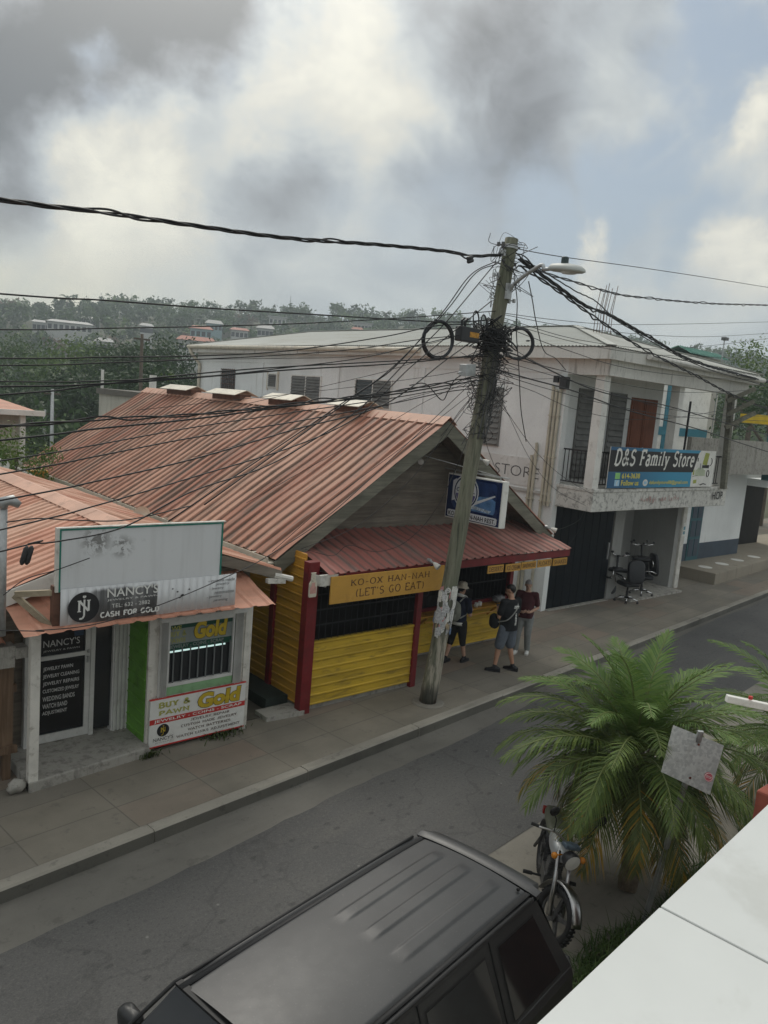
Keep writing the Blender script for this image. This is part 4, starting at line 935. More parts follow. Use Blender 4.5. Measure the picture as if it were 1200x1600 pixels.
# ================================================================ the white and teal neighbour along the street
M_teal = mat('teal paint', (.035, .115, .135), .6, .15, 2); M_tealb = mat('bright teal paint', (.03, .17, .23), .55, .1, 2); M_navyb = mat('slate blue paint', (.055, .075, .10), .6, .15, 2); M_yelw = mat('signal yellow paint', (.62, .42, .02), .5, .15, 3)
N = thing('corner_shop', 'white shop with slate blue skirting, a blue panelled door and a raised porch', 'building', (28, 13.8, 0))
NY = 13.8
mb = MB(); mb.box(26.2, 31.6, NY, NY + .2, .3, 3.9); mb.box(26.0, 26.2, NY, 26, 0, 3.9); mb.box(31.6, 36.0, NY + 1.2, NY + 1.4, .3, 3.9); mb.box(31.6, 46, NY - .8, NY, 3.2, 3.5); mb.box(36, 46, NY, NY + .2, .3, 3.9); mb.build('wall', M_rend, N)
mb = MB(); mb.box(26.2, 27.30, NY - .012, NY, .4, 1.05); mb.box(28.25, 31.58, NY - .012, NY, .4, 1.02); mb.build('skirting', M_navyb, N)
mb = MB(); mb.box(27.32, 28.22, NY - .03, NY - .003, .4, 2.75); dd = mb.build('blue_door', M_teal, N)
mb = MB()
for (z0, z1) in ((.55, 1.2), (1.3, 1.9), (2.0, 2.65)):
    for x in (27.4, 27.8): mb.box(x, x + .33, NY - .045, NY - .03, z0, z1)
mb.build('door_panels', M_navyb, dd)
mb = MB(); mb.box(31.6, 36, NY + 1.1, NY + 1.19, .4, 3.2); mb.build('opening_shade_panel', M_dark, N)  # near-black panel stands in for the shade inside the shop front
c = PZ(1117, 896, .42)
mb = MB(); mb.prism([(26.15, 12.02, -.05), (45, 14.0 - .12, -.05), (45, 16, -.05), (26.15, 16, -.05)], (0, 0, .45)); mb.build('raised_porch', streaked('porch concrete', (.30, .265, .21), (.13, .115, .09), .5), N, bevel=.02)
for i, (px, py) in enumerate(((1102, 886), (1128, 881), (1152, 875), (1178, 870))):
    c = PZ(px, py, .4); mb = MB(); mb.lathe([(0, .006), (.24, .006), (.24, .0)], (c.x, c.y, .401), seg=20); mb.build('round_marker', M_white, N)
# first floor set back behind a parapet
mb = MB(); mb.box(24.7, 31.4, NY - 1.0, NY + .0, 3.75, 3.95); mb.box(24.7, 31.4, NY - 1.0, NY - .85, 3.95, 5.0); mb.build('terrace_parapet', M_conc, N)
mb = MB(); mb.box(24.9, 31.4, NY - .84, 17, 3.901, 3.952); mb.build('terrace_floor', M_conc, N)
mb = MB(); mb.box(27.5, 34, 17, 17.2, 3.9, 7.0); mb.build('upper_wall', M_white, N)
mb = MB(); mb.box(30.2, 30.9, 16.97, 17, 4.0, 7.0); mb.box(27.5, 34, 16.95, 16.97, 4.9, 5.25); mb.build('teal_trim', M_tealb, N)
mb = MB(); mb.box(31.4, 31.9, NY - 1.05, NY - .6, 3.5, 5.7); mb.box(31.9, 46, NY - 1.05, NY - .9, 3.5, 4.2); mb.box(31.9, 46, NY - 1.05, NY - .9, 5.2, 5.7); mb.build('teal_frame', M_teal, N)
mb = MB(); mb.box(31.9, 46, NY - .9, NY - .8, 4.2, 5.2); mb.build('white_panel', M_white, N)
mb = MB(); mb.box(34.5, 46, NY + .2, NY + 2, 5.72, 6.1); mb.build('yellow_awning', M_yelw, N)

# ================================================================ the small pawn shop on the left
M_lime = mat('lime green siding', (.115, .29, .035), .55, .2, 2, dirt=(.04, .075, .02), dirtamt=.6, bump=.08)
M_mint = mat('pale green sill', (.22, .40, .21), .6, .12, 3, dirt=(.12, .18, .1), dirtamt=.4)
M_alum = mat('white aluminium frame', (.60, .60, .58), .4, .08, 3, dirt=(.3, .28, .25), dirtamt=.3)
M_plank = wood('brown weathered plank', (.105, .062, .035), (.20, .13, .08), 2)
M_gold = mat('gold lettering', (.50, .36, .025), .5, .12, 6); M_goldd = mat('dark gold outline', (.06, .045, .01), .6, .1)
M_oliv = mat('olive gold lettering', (.36, .36, .09), .6, .15, 8); M_red = mat('red sign band', (.50, .035, .03), .5, .1, 3); M_signw = mat('white sign board', (.70, .70, .67), .5, .05, 2, dirt=(.4, .37, .32), dirtamt=.3)
M_dgreen = mat('dark green decal', (.012, .07, .045), .35, .2); M_decal = mat('grey decal film', (.24, .27, .26), .3, .12); M_teal2 = mat('green sign frame', (.012, .17, .13), .5, .15, 5)
NB = thing('pawn_shop', 'small pawn shop with a lime green side wall and salmon corrugated porch roof', 'shop', (4.6, 10.05, 0))
FX0, FX1, FY = 4.67, 6.33, 10.05
mb = MB(); siding(mb, (FX0, 11.0), (FX0, FY + .03), .04, 2.4, (-1, 0, 0), .17); mb.box(FX0 + .004, FX0 + .05, FY + .02, 11.0, .04, 2.4); mb.build('green_side_wall', M_lime, NB)
mb = MB(); mb.box(FX0 + .05, FX1, FY + .004, FY + .05, .05, .14); siding(mb, (FX1, FY + .05), (FX1, 16), .02, 2.4, (1, 0, 0), .17); mb.box(FX1 - .05, FX1 - .004, FY + .02, 16, .02, 2.4); mb.build('green_skirting', M_lime, NB)
mb = MB(); wx0, wx1, wz0, wz1 = 4.96, 6.05, .98, 1.86
mb.box(FX0 - .005, FX0 + .10, FY - .03, FY + .02, .0, 2.32); mb.box(FX1 - .10, FX1 + .02, FY - .03, FY + .02, .0, 2.32)
mb.box(FX0 + .10, FX1 - .10, FY - .01, FY + .02, 1.98, 2.32)
mb.box(FX0 + .10, wx0 - .13, FY - .01, FY + .02, .14, 1.98); mb.box(wx1 + .13, FX1 - .10, FY - .01, FY + .02, .14, 1.98); mb.box(wx0 - .13, wx1 + .13, FY - .01, FY + .02, .14, .80)
mb.build('front_boarding', M_whited, NB)
fr = MB(); fr.box(wx0 - .16, wx1 + .16, FY - .10, FY - .01, 1.94, 2.0); fr.box(wx0, wx1, FY - .02, FY + .03, wz0 - .05, wz0); fr.box(wx0, wx1, FY - .02, FY + .03, wz1, wz1 + .08); fr.box(wx1 - .03, wx1, FY - .02, FY + .03, wz0, wz1); fr.box(wx0, wx0 + .03, FY - .02, FY + .03, wz0, wz1)
w1 = fr.build('shop_window', M_alum, NB)
for (a, b) in ((wx0 - .14, wx0 - .01), (wx1 + .01, wx1 + .13)):
    n = 5; mb = MB()
    for i in range(n): x = a + (b - a) * i / n; mb.prism([(x, FY - .02, .80), (x + (b - a) / n * .5, FY - .075, .80), (x + (b - a) / n, FY - .02, .80)], (0, 0, 1.14))
    mb.build('folding_shutter', M_alum, w1)
mb = MB(); mb.box(wx0, wx1, FY + .02, FY + .03, wz0, wz1); mb.build('glass', M_glassd, w1)
mb = MB(); mb.box(wx0, wx1, FY - .012, FY + .01, .80, wz0 - .05); mb.build('green_sill', M_mint, w1)
G = lambda u, v, y=FY + .012: V((wx0 + .03 + u * (wx1 - wx0 - .06), y, wz0 + v * (wz1 - wz0)))
gw, gh = wx1 - wx0 - .06, wz1 - wz0
mb = MB(); mb.poly([G(0, .55), G(1, .55), G(1, 1), G(0, 1)]); mb.build('green_decal', M_dgreen, w1)
mb = MB(); mb.poly([G(0, .66, FY + .009), G(1, .66, FY + .009), G(1, .92, FY + .009), G(.0, .92, FY + .009)]); mb.build('grey_decal', M_decal, w1)
UX, UZ = V((1, 0, 0)), V((0, 0, 1)); eps = .003
text('WE', 'lettering', M_oliv, w1, G(.02, .90, FY + .006), UX, UZ, .16, .065, .02, eps)
stroke_text('BUY &', 'lettering', M_oliv, w1, G(-.02, .79, FY + .006), UX, UZ, .28, .085, .2, .3, eps); stroke_text('PAWN', 'lettering', M_oliv, w1, G(-.02, .675, FY + .006), UX, UZ, .27, .085, .2, .3, eps)
text('JEWELRY - COINS - SCRAP', 'lettering', M_decal, w1, G(.0, .575, FY + .006), UX, UZ, gw * .86, .065, .02, eps)
def gold(par, org, w, h, y):
    text('Gold', 'gold_lettering_shadow', M_goldd, par, V(org) + V((-.008, 0, -.008)), UX, UZ, w + .016, h + .016, .07, .003, .10); text('Gold', 'gold_lettering', M_gold, par, V(org), UX, UZ, w, h, .05, .006, .10)
gold(w1, G(.36, .70, FY + .006), .54, .27, 0)
mb = MB(); mb.cyl((wx0 + .04, FY + .011, wz0 + .47), (wx1 - .14, FY + .011, wz0 + .47), .013, 6); tl_ = emit('fluorescent tube', (.7, .95, .9), .55)
mb.build('lit_tube', tl_, w1)
mb = MB()
for i in range(8): x = wx0 + .09 + i * (wx1 - wx0 - .16) / 7; mb.box(x, x + .02, FY - .012, FY + .0, wz0, wz0 + .52)
mb.build('burglar_bars', mat('grey steel bars', (.13, .14, .14), .5, .1), w1)
# sign panel under the window
sx0, sx1, sz0, sz1 = 4.70, 6.27, .085, .79; SY = FY - .075
S = thing('shop_sign', 'white painted board reading BUY & PAWN Gold fixed below the shop window', 'sign', (sx0, SY, sz0)); sw, sh_ = sx1 - sx0, sz1 - sz0
mb = MB(); mb.box(sx0, sx1, SY, SY + .025, sz0, sz1); mb.build('board', M_signw, S)
mb = MB(); mb.box(sx0 - .005, sx1 + .005, SY - .004, SY + .03, sz1, sz1 + .015); mb.box(sx0 - .005, sx1 + .005, SY - .004, SY + .03, sz0 - .02, sz0); mb.build('red_edging', M_red, S)
H = lambda u, v: V((sx0 + u * sw, SY, sz0 + v * sh_))
mb = MB(); mb.box(sx0, sx1, SY - .003, SY - .0005, sz0 + sh_ * .475, sz0 + sh_ * .585); mb.build('red_band', M_red, S)
stroke_text('BUY &', 'lettering', M_oliv, S, H(.08, .80), UX, UZ, sw * .32, sh_ * .135, .24, .34, .004); stroke_text('PAWN', 'lettering', M_oliv, S, H(.085, .63), UX, UZ, sw * .31, sh_ * .135, .24, .34, .004)
gold(S, H(.47, .62), sw * .46, sh_ * .34, 0)
text('JEWELRY - COINS - SCRAP', 'lettering', M_white, S, H(.04, .492) + V((0, -.003, 0)), UX, UZ, sw * .92, sh_ * .075, .015, .004)
for (s, u, v, w) in (('JEWELRY REPAIR', .41, .385, .42), ('CUSTOM MADE JEWELRY', .315, .285, .60), ('WATCH BATTERIES', .385, .18, .46), ('WATCH LINKS ADJUSTMENT', .27, .07, .68)):
    stroke_text(s, 'lettering', M_letd, S, H(u, v), UX, UZ, sw * w, sh_ * .065, .15, .3, .004)
def monogram(par, c, r, disc, ink, ring=None, nrm=V((0, -1, 0)), ux=UX):
    c = V(c); q = MB(); pts = [c + ux * (r * math.cos(k * pi / 16)) + UZ * (r * math.sin(k * pi / 16)) + nrm * .004 for k in range(32)]; q.poly(pts); d = q.build('round_emblem', disc, par)
    if ring: q = MB(); q.torus(c + nrm * .004, nrm, r * 1.04, r * .045, 32, 4); q.build('emblem_ring', ring, par)
    q = MB(); P2 = lambda x, y, e: c + ux * (x * r) + UZ * (y * r) + nrm * e
    def rib(pl, w, e):
        for (a, b) in zip(pl, pl[1:]):
            d_ = V((b[0] - a[0], b[1] - a[1])); d_.normalize(); n_ = V((-d_.y, d_.x)) * w / 2
            q.quad(P2(a[0] + n_.x, a[1] + n_.y, e), P2(b[0] + n_.x, b[1] + n_.y, e), P2(b[0] - n_.x, b[1] - n_.y, e), P2(a[0] - n_.x, a[1] - n_.y, e))
    rib([(-.3, -.25), (-.3, .45)], .13, .006); rib([(-.3, .45), (.3, -.25)], .14, .0065); rib([(.3, -.25), (.3, .45)], .13, .007)
    rib([(.02, .52), (.02, -.55), (-.08, -.72), (-.28, -.74)], .12, .0075); rib([(-.42, .45), (-.18, .45)], .06, .008); rib([(.18, .45), (.42, .45)], .06, .008); rib([(-.42, -.25), (-.18, -.25)], .06, .008)
    rib([(-.08, .72), (.02, .62), (.12, .72)], .07, .006); rib([(-.08, .74), (.12, .74)], .07, .0065)
    q.build('monogram', ink, par)
monogram(S, H(.135, .32), sh_ * .135, M_blk, M_gold)
text("NANCY'S", 'lettering', M_blk, S, H(.04, .10), UX, UZ, sw * .20, sh_ * .075, .0, .004); text('JEWELRY', 'lettering', mat('grey sign lettering', (.3, .3, .3), .6, .1), S, H(.06, .045), UX, UZ, sw * .17, sh_ * .03, .0, .004)
# porch, door
mb = MB(); mb.prism([(2.98, 9.70, -.02), (FX0 + .02, 9.90, -.02), (FX0 + .02, 11.0, -.02), (2.98, 11.0, -.02)], (0, 0, .16)); mb.build('porch_slab', M_conc, NB, bevel=.02)
DY = 10.74
mb = MB(); mb.box(3.20, 3.30, DY - .05, DY + .06, .14, 2.35); mb.box(4.10, 4.16, DY - .05, DY + .06, .14, 2.35); mb.box(4.42, FX0, DY - .06, DY + .06, .14, 2.35); mb.box(3.30, 4.10, DY - .03, DY + .06, 2.22, 2.35)
for i in range(4): mb.box(4.44 + i * .06, 4.47 + i * .06, DY - .09, DY - .06, .14, 2.3)
mb.build('door_surround', M_alum, NB)
mb = MB(); mb.box(4.16, 4.42, DY + .0, DY + .03, .2, 2.3); mb.build('side_light', M_glassd, NB)
mb = MB(); mb.box(3.30, 3.345, DY - .02, DY + .03, .15, 2.22); mb.box(4.03, 4.10, DY - .02, DY + .03, .15, 2.22)
for z0, z1 in ((.15, .27), (1.36, 1.42), (2.14, 2.22)): mb.box(3.345, 4.03, DY - .02, DY + .03, z0, z1)
dr = mb.build('glass_door', M_alum, NB)
mb = MB(); mb.box(3.345, 4.03, DY + .0, DY + .012, .27, 1.36); mb.box(3.345, 4.03, DY + .0, DY + .012, 1.42, 2.14); mb.build('door_glass', M_glassd, dr)
mb = MB(); mb.box(3.36, 4.0, DY - .004, DY - .001, .30, 1.33); mb.box(3.36, 4.0, DY - .004, DY - .001, 1.44, 2.12); mb.build('black_film', mat('black window film', (.012, .012, .013), .3, .1), dr)
mb = MB(); mb.box(4.05, 4.075, DY - .05, DY - .02, 1.25, 1.34); mb.box(4.05, 4.075, DY - .06, DY - .02, 1.40, 1.44); mb.build('door_handle', M_galv, dr)
M_film = mat('white film lettering', (.56, .56, .55), .5, .1); D = lambda x, z: V((x, DY - .004, z))
text("NANCY'S", 'lettering', M_film, dr, D(3.45, 1.545), UX, UZ, .50, .10, .0, .003); text('JEWELRY & PAWN', 'lettering', M_film, dr, D(3.45, 1.47), UX, UZ, .5, .032, .0, .003)
q = MB(); q.torus(D(3.66, 1.99), (0, 1, 0), .21, .010, 24, 4, a0=pi, a1=2 * pi); q.torus(D(3.66, 1.99), (0, 1, 0), .21, .010, 24, 4, a0=0, a1=pi); q.build('gold_ring', M_gold, dr)
monogram(dr, V((3.66, DY - .002, 1.99)), .19, mat('black window film', (0, 0, 0)), M_gold)
mb = MB(); mb.box(3.87, 4.0, DY - .008, DY - .005, 1.66, 1.90); mb.build('opening_hours_card', mat('blue card', (.03, .06, .11), .5, .3, 30), dr)
text('OPEN', 'lettering', mat('dim blue lettering', (.15, .25, .36), .5, .1), dr, V((3.88, DY - .008, 1.80)), UX, UZ, .11, .04, .0, .002)
for i, s in enumerate(('JEWELRY PAWN', 'JEWELRY CLEANING', 'JEWELRY REPAIRS', 'CUSTOMIZED JEWELRY', 'WEDDING BANDS', 'WATCH BAND', 'ADJUSTMENT')):
    text(s, 'lettering', M_film, dr, D(3.455, 1.19 - i * .108), UX, UZ, min(.50, .034 * len(s)), .068, .015, .003)
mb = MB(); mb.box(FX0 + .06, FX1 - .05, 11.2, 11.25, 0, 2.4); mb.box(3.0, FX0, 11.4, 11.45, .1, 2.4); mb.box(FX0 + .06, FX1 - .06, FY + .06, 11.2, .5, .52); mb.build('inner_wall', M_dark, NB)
mb = MB(); mb.box(2.98, 3.10, 9.72, 9.84, 0, 2.16); mb.build('porch_post', M_whited, NB, bevel=.01)
# porch roof, main gable roof
mb = MB(); corrug(mb, (2.68, 10.2, 2.56), (6.20, 10.2, 2.56), (2.78, 9.34, 2.20), .29, .02, 4, seed=12, jit=.006); pr = mb.build('porch_roof', M_roof2, NB)
mb = MB(); mb.box(2.9, 6.25, 9.62, 9.66, 2.16, 2.25); mb.bar((3.04, 9.78, 2.2), (3.04, 10.6, 2.5), .05, .09); mb.build('porch_beam', M_rust, NB)
LX, LZ = 4.5, 3.25
mb = MB(); corrug(mb, (LX, 9.9, LZ), (LX, 19.5, LZ), (1.2, 9.9, LZ - 3.3 * .34), .21, .024, 7, seed=15); corrug(mb, (LX, 19.5, LZ), (LX, 9.9, LZ), (6.75, 19.5, LZ - 2.25 * .30), .21, .024, 4, seed=16); r2 = mb.build('roof', M_roof2, NB)
mb = MB(); y = 9.86
while y < 19.5:
    mb.prism([(LX - .22, y, LZ - .045), (LX, y, LZ + .035), (LX + .22, y, LZ - .04), (LX + .22, y, LZ - .03), (LX, y, LZ + .045), (LX - .22, y, LZ - .035)], (0, 1.84, 0)); y += 1.81
mb.build('ridge_cap', M_cap, r2)
mb = MB(); mb.prism([(LX, 9.88, LZ - .02), (1.2, 9.88, LZ - 3.3 * .34 - .02), (1.2, 9.88, LZ - 3.3 * .34 - .21), (LX, 9.88, LZ - .21)], (0, .03, 0));  mb.box(6.69, 6.72, 9.95, 19.4, LZ - .86, LZ - .70); mb.build('white_fascia', M_white, NB); mb = MB(); mb.prism([(LX, 9.885, LZ - .02), (LX, 9.885, LZ - .2), (6.75, 9.885, LZ - .83), (6.75, 9.885, LZ - .69)], (0, .03, 0)); mb.build('grey_verge', M_grey, NB)
mb = MB(); mb.prism([(1.3, 10.25, 2.0), (6.4, 10.25, 2.0), (6.4, 10.25, 2.55), (LX, 10.25, LZ - .1), (1.3, 10.25, 2.15)], (0, .05, 0)); mb.box(1.3, 3.2, 10.8, 10.85, 0, 2.1); mb.build('gable_wall', M_grey, NB)
mb = MB(); mb.tube([(6.62, 9.9, 2.50), (6.93, 9.86, 2.42)], .045, 8); mb.prism([(6.45, 9.8, 2.40), (6.8, 9.84, 2.36), (6.8, 9.9, 2.36), (6.45, 9.88, 2.40)], (0, 0, .07)); mb.build('downpipe_end', M_whited, NB)
# billboard and banner above the porch
BY = 9.44; a, b, c, d = PY(92, 825, BY), PY(347, 817, BY), PY(92, 918, BY), PY(347, 893, BY)
x0, x1, z0, z1 = (a.x + c.x) / 2, (b.x + d.x) / 2, 2.68, (a.z + b.z) / 2
S = thing('blank_billboard', 'large blank white billboard with a thin green frame above the porch roof', 'billboard', (x0, BY, z0))
m_, t_, bs_, co_ = newmat('chalky white panel'); _n = t_.noise(co_, 9, 10, .75, .5); _x = t_.n('ShaderNodeSeparateXYZ', {0: co_}); 
_w = t_.vmath('DISTANCE', co_, (.45, 0, .62), out=1); _w2 = t_.vmath('DISTANCE', co_, (.78, 0, .52), out=1); _k = t_.math('MAXIMUM', t_.smooth(_w, .26, .05), t_.smooth(_w2, .2, .03))
_st = t_.noise(t_.scale(co_, (5, 5, .5)), 1.4, 6, .6)
_c = t_.mix(t_.math('MULTIPLY', t_.smooth(_st, .45, .7), .25), (.66, .67, .68), (.46, .46, .46)); _c = t_.mix(t_.math('MULTIPLY', t_.math('MULTIPLY', t_.smooth(_n, .47, .52), _k), .9), _c, (.17, .165, .16))
_e = t_.math('MULTIPLY', t_.smooth(_n, .60, .66), .35); _c = t_.mix(_e, _c, (.4, .4, .4)); setc(t_, bs_, _c, .5); M_blank = m_
mb = MB(); mb.box(x0, x1, BY, BY + .02, z0, z1); mb.build('panel', M_blank, S)
mb = MB(); f = .022
for (p, q, r, s) in ((x0, x1, z1 - f, z1), (x0 - .0, x0 + f, z0, z1 - f), (x1 - f, x1, z0, z1 - f)): mb.box(p, q, BY - .012, BY - .001, r, s)
mb.build('green_edging', M_teal2, S)
mb = MB(); f = .035; mb.box(x0 - f, x0, BY - .012, BY + .05, z0 - .0, z1 + .012); mb.box(x0, x1 + f, BY - .012, BY + .05, z1 + .001, z1 + .014); mb.build('white_edging', M_whited, S)
for x in (x0 + .04, (x0 + x1) / 2, x1 - .06): mb = MB(); mb.box(x, x + .06, BY + .021, BY + .08, 2.25, z1 - .02); mb.build('upright', M_rust, S)
mb = MB(); mb.box(x0 - .05, x0 + .035, BY + .025, BY + .12, 2.16, 2.75); mb.build('upright', M_rust, S)
mb = MB(); mb.bar((x0 - .40, BY + .32, 2.62), (x0 - .02, BY + .08, 2.66), .05, .07); mb.bar((x0 - .40, BY + .35, 2.6), (x0 - .02, BY + .05, 2.2), .05, .07); mb.build('wooden_brace', wood('pale brace wood', (.30, .25, .17), (.42, .36, .26), 0), S)
BY2 = 9.395; a, b, c, d = PY(95, 925, BY2), PY(370, 893, BY2), PY(95, 980, BY2), PY(368, 946, BY2)
x0, x1, z0, z1 = a.x, b.x, (c.z + d.z) / 2 + .01, (a.z + b.z) / 2
S = thing('shop_banner', "long weathered white banner reading NANCY'S CASH FOR GOLD along the porch roof", 'banner', (x0, BY2, z0)); Wd, Ht = x1 - x0, z1 - z0
m_, t_, bs_, co_ = newmat('faded banner print'); _n = t_.noise(t_.scale(co_, (6, 6, .8)), 1.5, 8, .65); _x = t_.n('ShaderNodeSeparateXYZ', {0: co_}).outputs[0]; _z = t_.n('ShaderNodeSeparateXYZ', {0: co_}).outputs[2]
_mx = t_.math('MULTIPLY', t_.smooth(_x, 1.10, 1.26), t_.smooth(_x, .02, .25)); _n2 = t_.noise(co_, 12, 10, .75)
_base = t_.mix(t_.math('MULTIPLY', t_.smooth(_n2, .6, .66), .5), (.66, .67, .68), (.34, .34, .34))
_grey = t_.mix(t_.smooth(_n, .35, .7), (.075, .075, .075), (.22, .22, .22))
_band = t_.math('MULTIPLY', t_.smooth(_x, .08, .5), t_.math('SUBTRACT', 1.0, t_.math('GREATER_THAN', t_.math('ADD', _x, t_.math('MULTIPLY', _n, .08)), 1.29)))
_band = t_.math('MULTIPLY', _band, t_.math('MULTIPLY', t_.smooth(t_.math('ADD', _z, t_.math('MULTIPLY', _n, .12)), .50, .44), 1.0))
setc(t_, bs_, t_.mix(_band, _base, _grey), .55)
mb = MB(); n = 24
for i in range(n):
    u0, u1 = i / n, (i + 1) / n; w_ = lambda u: .006 * math.sin(u * 21) 
    mb.add([(x0 + Wd * u0, BY2 + w_(u0), z0), (x0 + Wd * u1, BY2 + w_(u1), z0), (x0 + Wd * u1, BY2 + w_(u1), z1), (x0 + Wd * u0, BY2 + w_(u0), z1)], [(0, 1, 2, 3)])
mb.build('sheet', m_, S, smooth=True, solid=.004)
K = lambda u, v: V((x0 + u * Wd, BY2 - .010, z0 + v * Ht))
monogram(S, K(.115, .46), Ht * .42, M_blk, M_signw)
for q_ in [o for o in S.children if o.name.startswith('monogram')]: q_.data.materials[0] = M_signw
text("NANCY'S", 'lettering', M_signw, S, K(.235, .66), UX, UZ, Wd * .28, Ht * .26, .01, .003); text('JEWELRY & PAWN', 'lettering', M_signw, S, K(.235, .545), UX, UZ, Wd * .28, Ht * .065, .0, .003)
text('TEL: 632 - 2882', 'lettering', M_signw, S, K(.26, .36), UX, UZ, Wd * .21, Ht * .11, .0, .003); stroke_text('CASH FOR GOLD', 'lettering', M_signw, S, K(.20, .10), UX, UZ, Wd * .325, Ht * .19, .26, .34, .003)
M_gl = mat('grey banner lettering', (.16, .16, .165), .6, .25, 20)
for i, (s, u, w) in enumerate((('- custom made', .815, .17), ('jewelry', .865, .085), ('- jewelry', .825, .09), ('restoration', .86, .125), ('- jewelry', .81, .095), ('pawning', .855, .09))): text(s, 'lettering', M_gl, S, K(u, .80 - i * .125), UX, UZ, Wd * w, Ht * .095, .01, .003, .15)
mb = MB(); n = 0
for (u, v, r) in ((.66, .5, .02), (.63, .62, .012), (.7, .66, .012), (.60, .72, .01), (.645, .44, .012)): mb.poly([K(u, v) + V((r * math.cos(k * 1.26 + u * 9) * (1 + .5 * (k % 2)), -.0005 * n, r * math.sin(k * 1.26 + u * 9))) for k in range(5)]); n += 1
mb.build('worn_speck', M_blk, S)
# service mast by the left roof
p = PY(8, 880, 9.5); q = PY(6, 792, 9.5)
S = thing('service_mast', 'grey conduit mast with a rounded weatherhead by the left red roof', 'mast', (p.x, 9.5, p.z - .4)); mb = MB(); mb.cyl((q.x, 9.5, 2.2), (q.x, 9.5, q.z), .04, 10); mb.build('pipe', M_galv, S, True)
mb = MB(); mb.tube([(q.x - .01, 9.5, q.z - .02), (q.x, 9.5, q.z + .06), (q.x + .08, 9.48, q.z + .08), (q.x + .16, 9.46, q.z + .02)], [.048, .068, .066, .04], 10); mb.build('weatherhead', M_galv, S, True)
# plank wall and rubbish at the far left
S = thing('plank_wall', 'rough brown plank wall beside the pawn shop porch at the far left', 'wall', (2, 10.2, 0)); rn = random.Random(21)
for i in range(9):
    x = 2.92 - (i + 1) * .2; mb = MB(); mb.prism([(x, 10.15, .42 + rn.uniform(-.05, .04)), (x + .185, 10.15 + rn.uniform(-.015, .015), .42 + rn.uniform(-.05, .04)), (x + .185, 10.15, 2.0), (x, 10.15, 2.0)], (0, .025, 0)); mb.build('plank', M_plank, S)
mb = MB(); mb.box(1.0, 2.95, 10.10, 10.15, .40, .50); mb.box(1.0, 2.95, 10.18, 10.25, 1.2, 1.3); mb.box(2.8, 2.9, 10.2, 10.3, 0, 2.0); mb.build('rail', M_plank, S)
mb = MB(); mb.box(1.0, 2.9, 10.7, 10.75, 0, 2.2); mb.build('back_boards', M_dark, S)
S = thing('lean_to_roof', 'low strip of rusty salmon sheet roofing tucked under the left porch corner', 'roof', (2, 10, 2)); mb = MB(); corrug(mb, (.8, 10.9, 2.15), (2.75, 10.9, 2.15), (.8, 9.95, 1.93), .2, .02, 3, seed=5); mb.build('sheet', M_roof2, S)
mb = MB(); mb.box(2.62, 2.86, 9.95, 10.15, 1.62, 1.9); mb.box(2.86, 3.0, 9.9, 10.1, 1.74, 1.88); mb.build('junk_boards', M_conc, S)
lumpy('rubble_stone', 'pale broken lump of rubble beside the porch post', (2.86, 9.78, 0), .10, (1.2, .8, .9), 9, M_conc, 'stone', .5)
# passage between the two shops
mb = MB(); mb.box(FX1 + .03, 7.3, 10.25, 20, -.06, .012); mb.build('alley_floor', mat('dirty alley floor', (.09, .08, .065), .9, .3, 2), NB)
mb = MB(); mb.prism([(6.75, 10.05, .0), (7.45, 9.98, .0), (7.45, 10.4, 0), (6.75, 10.4, 0)], (0, 0, .08)); tag(mb.build('stone_slab', M_conc), 'low chipped concrete slab at the mouth of the alley', 'slab')
mb = MB(); mb.prism([(6.98, 10.45, .0), (7.42, 10.45, .0), (7.42, 13, 0), (6.98, 13, 0)], (0, 0, .2)); tag(mb.build('drain_cover', mat('dark green plank', (.02, .03, .025), .7, .3, 3), None), 'dark painted plank cover along the ochre wall in the alley', 'plank')
# weeds at the foot of the pawn shop
M_weed = leafmat('weed leaves', (.05, .085, .02), (.10, .13, .04))
def weeds(c, n, r, h, label, seed):
    rn = random.Random(seed); mb = MB()
    for i in range(n):
        a = rn.uniform(0, 6.28); d = abs(rn.gauss(0, r)); b = V((c[0] + d * math.cos(a), c[1] + d * .4 * math.sin(a), c[2])); k = rn.uniform(.4, 1) * h; t = V((rn.gauss(0, .5) * k, rn.gauss(-.2, .4) * k, k)); s = V((-t.y, t.x, 0)).normalized() * .008
        mb.add([b - s, b + s, b + t * .6 + s, b + t * .6 - s, b + t + V((0, 0, -.3 * k))], [(0, 1, 2, 3), (3, 2, 4)])
    o = mb.build('weed_tuft', M_weed); tag(o, label, 'weeds', 'weed tufts by the pawn shop'); return o
weeds((5.85, 9.98, 0), 170, .22, .17, 'green weed tuft growing below the white BUY & PAWN board', 1)
weeds((4.66, 9.86, 0), 70, .10, .16, 'thin weed tuft at the green corner of the porch slab', 2)
# broken dish and clutter behind the billboard, on the eave
S = thing('satellite_dish', 'small cream dish on a bracket under the long red eave', 'dish', PX(222, 805, 6.6)); p = PX(222, 805, 6.6)
mb = MB(); mb.lathe([(.0, 0), (.08, .01), (.15, .05), (.17, .07)], p, (-.5, -.7, .4), 14); mb.build('reflector', M_cream, S, True); mb = MB(); mb.tube([p, p + V((.1, .1, -.15)), p + V((.25, .1, -.15))], .015, 6); mb.build('bracket', M_galv, S)

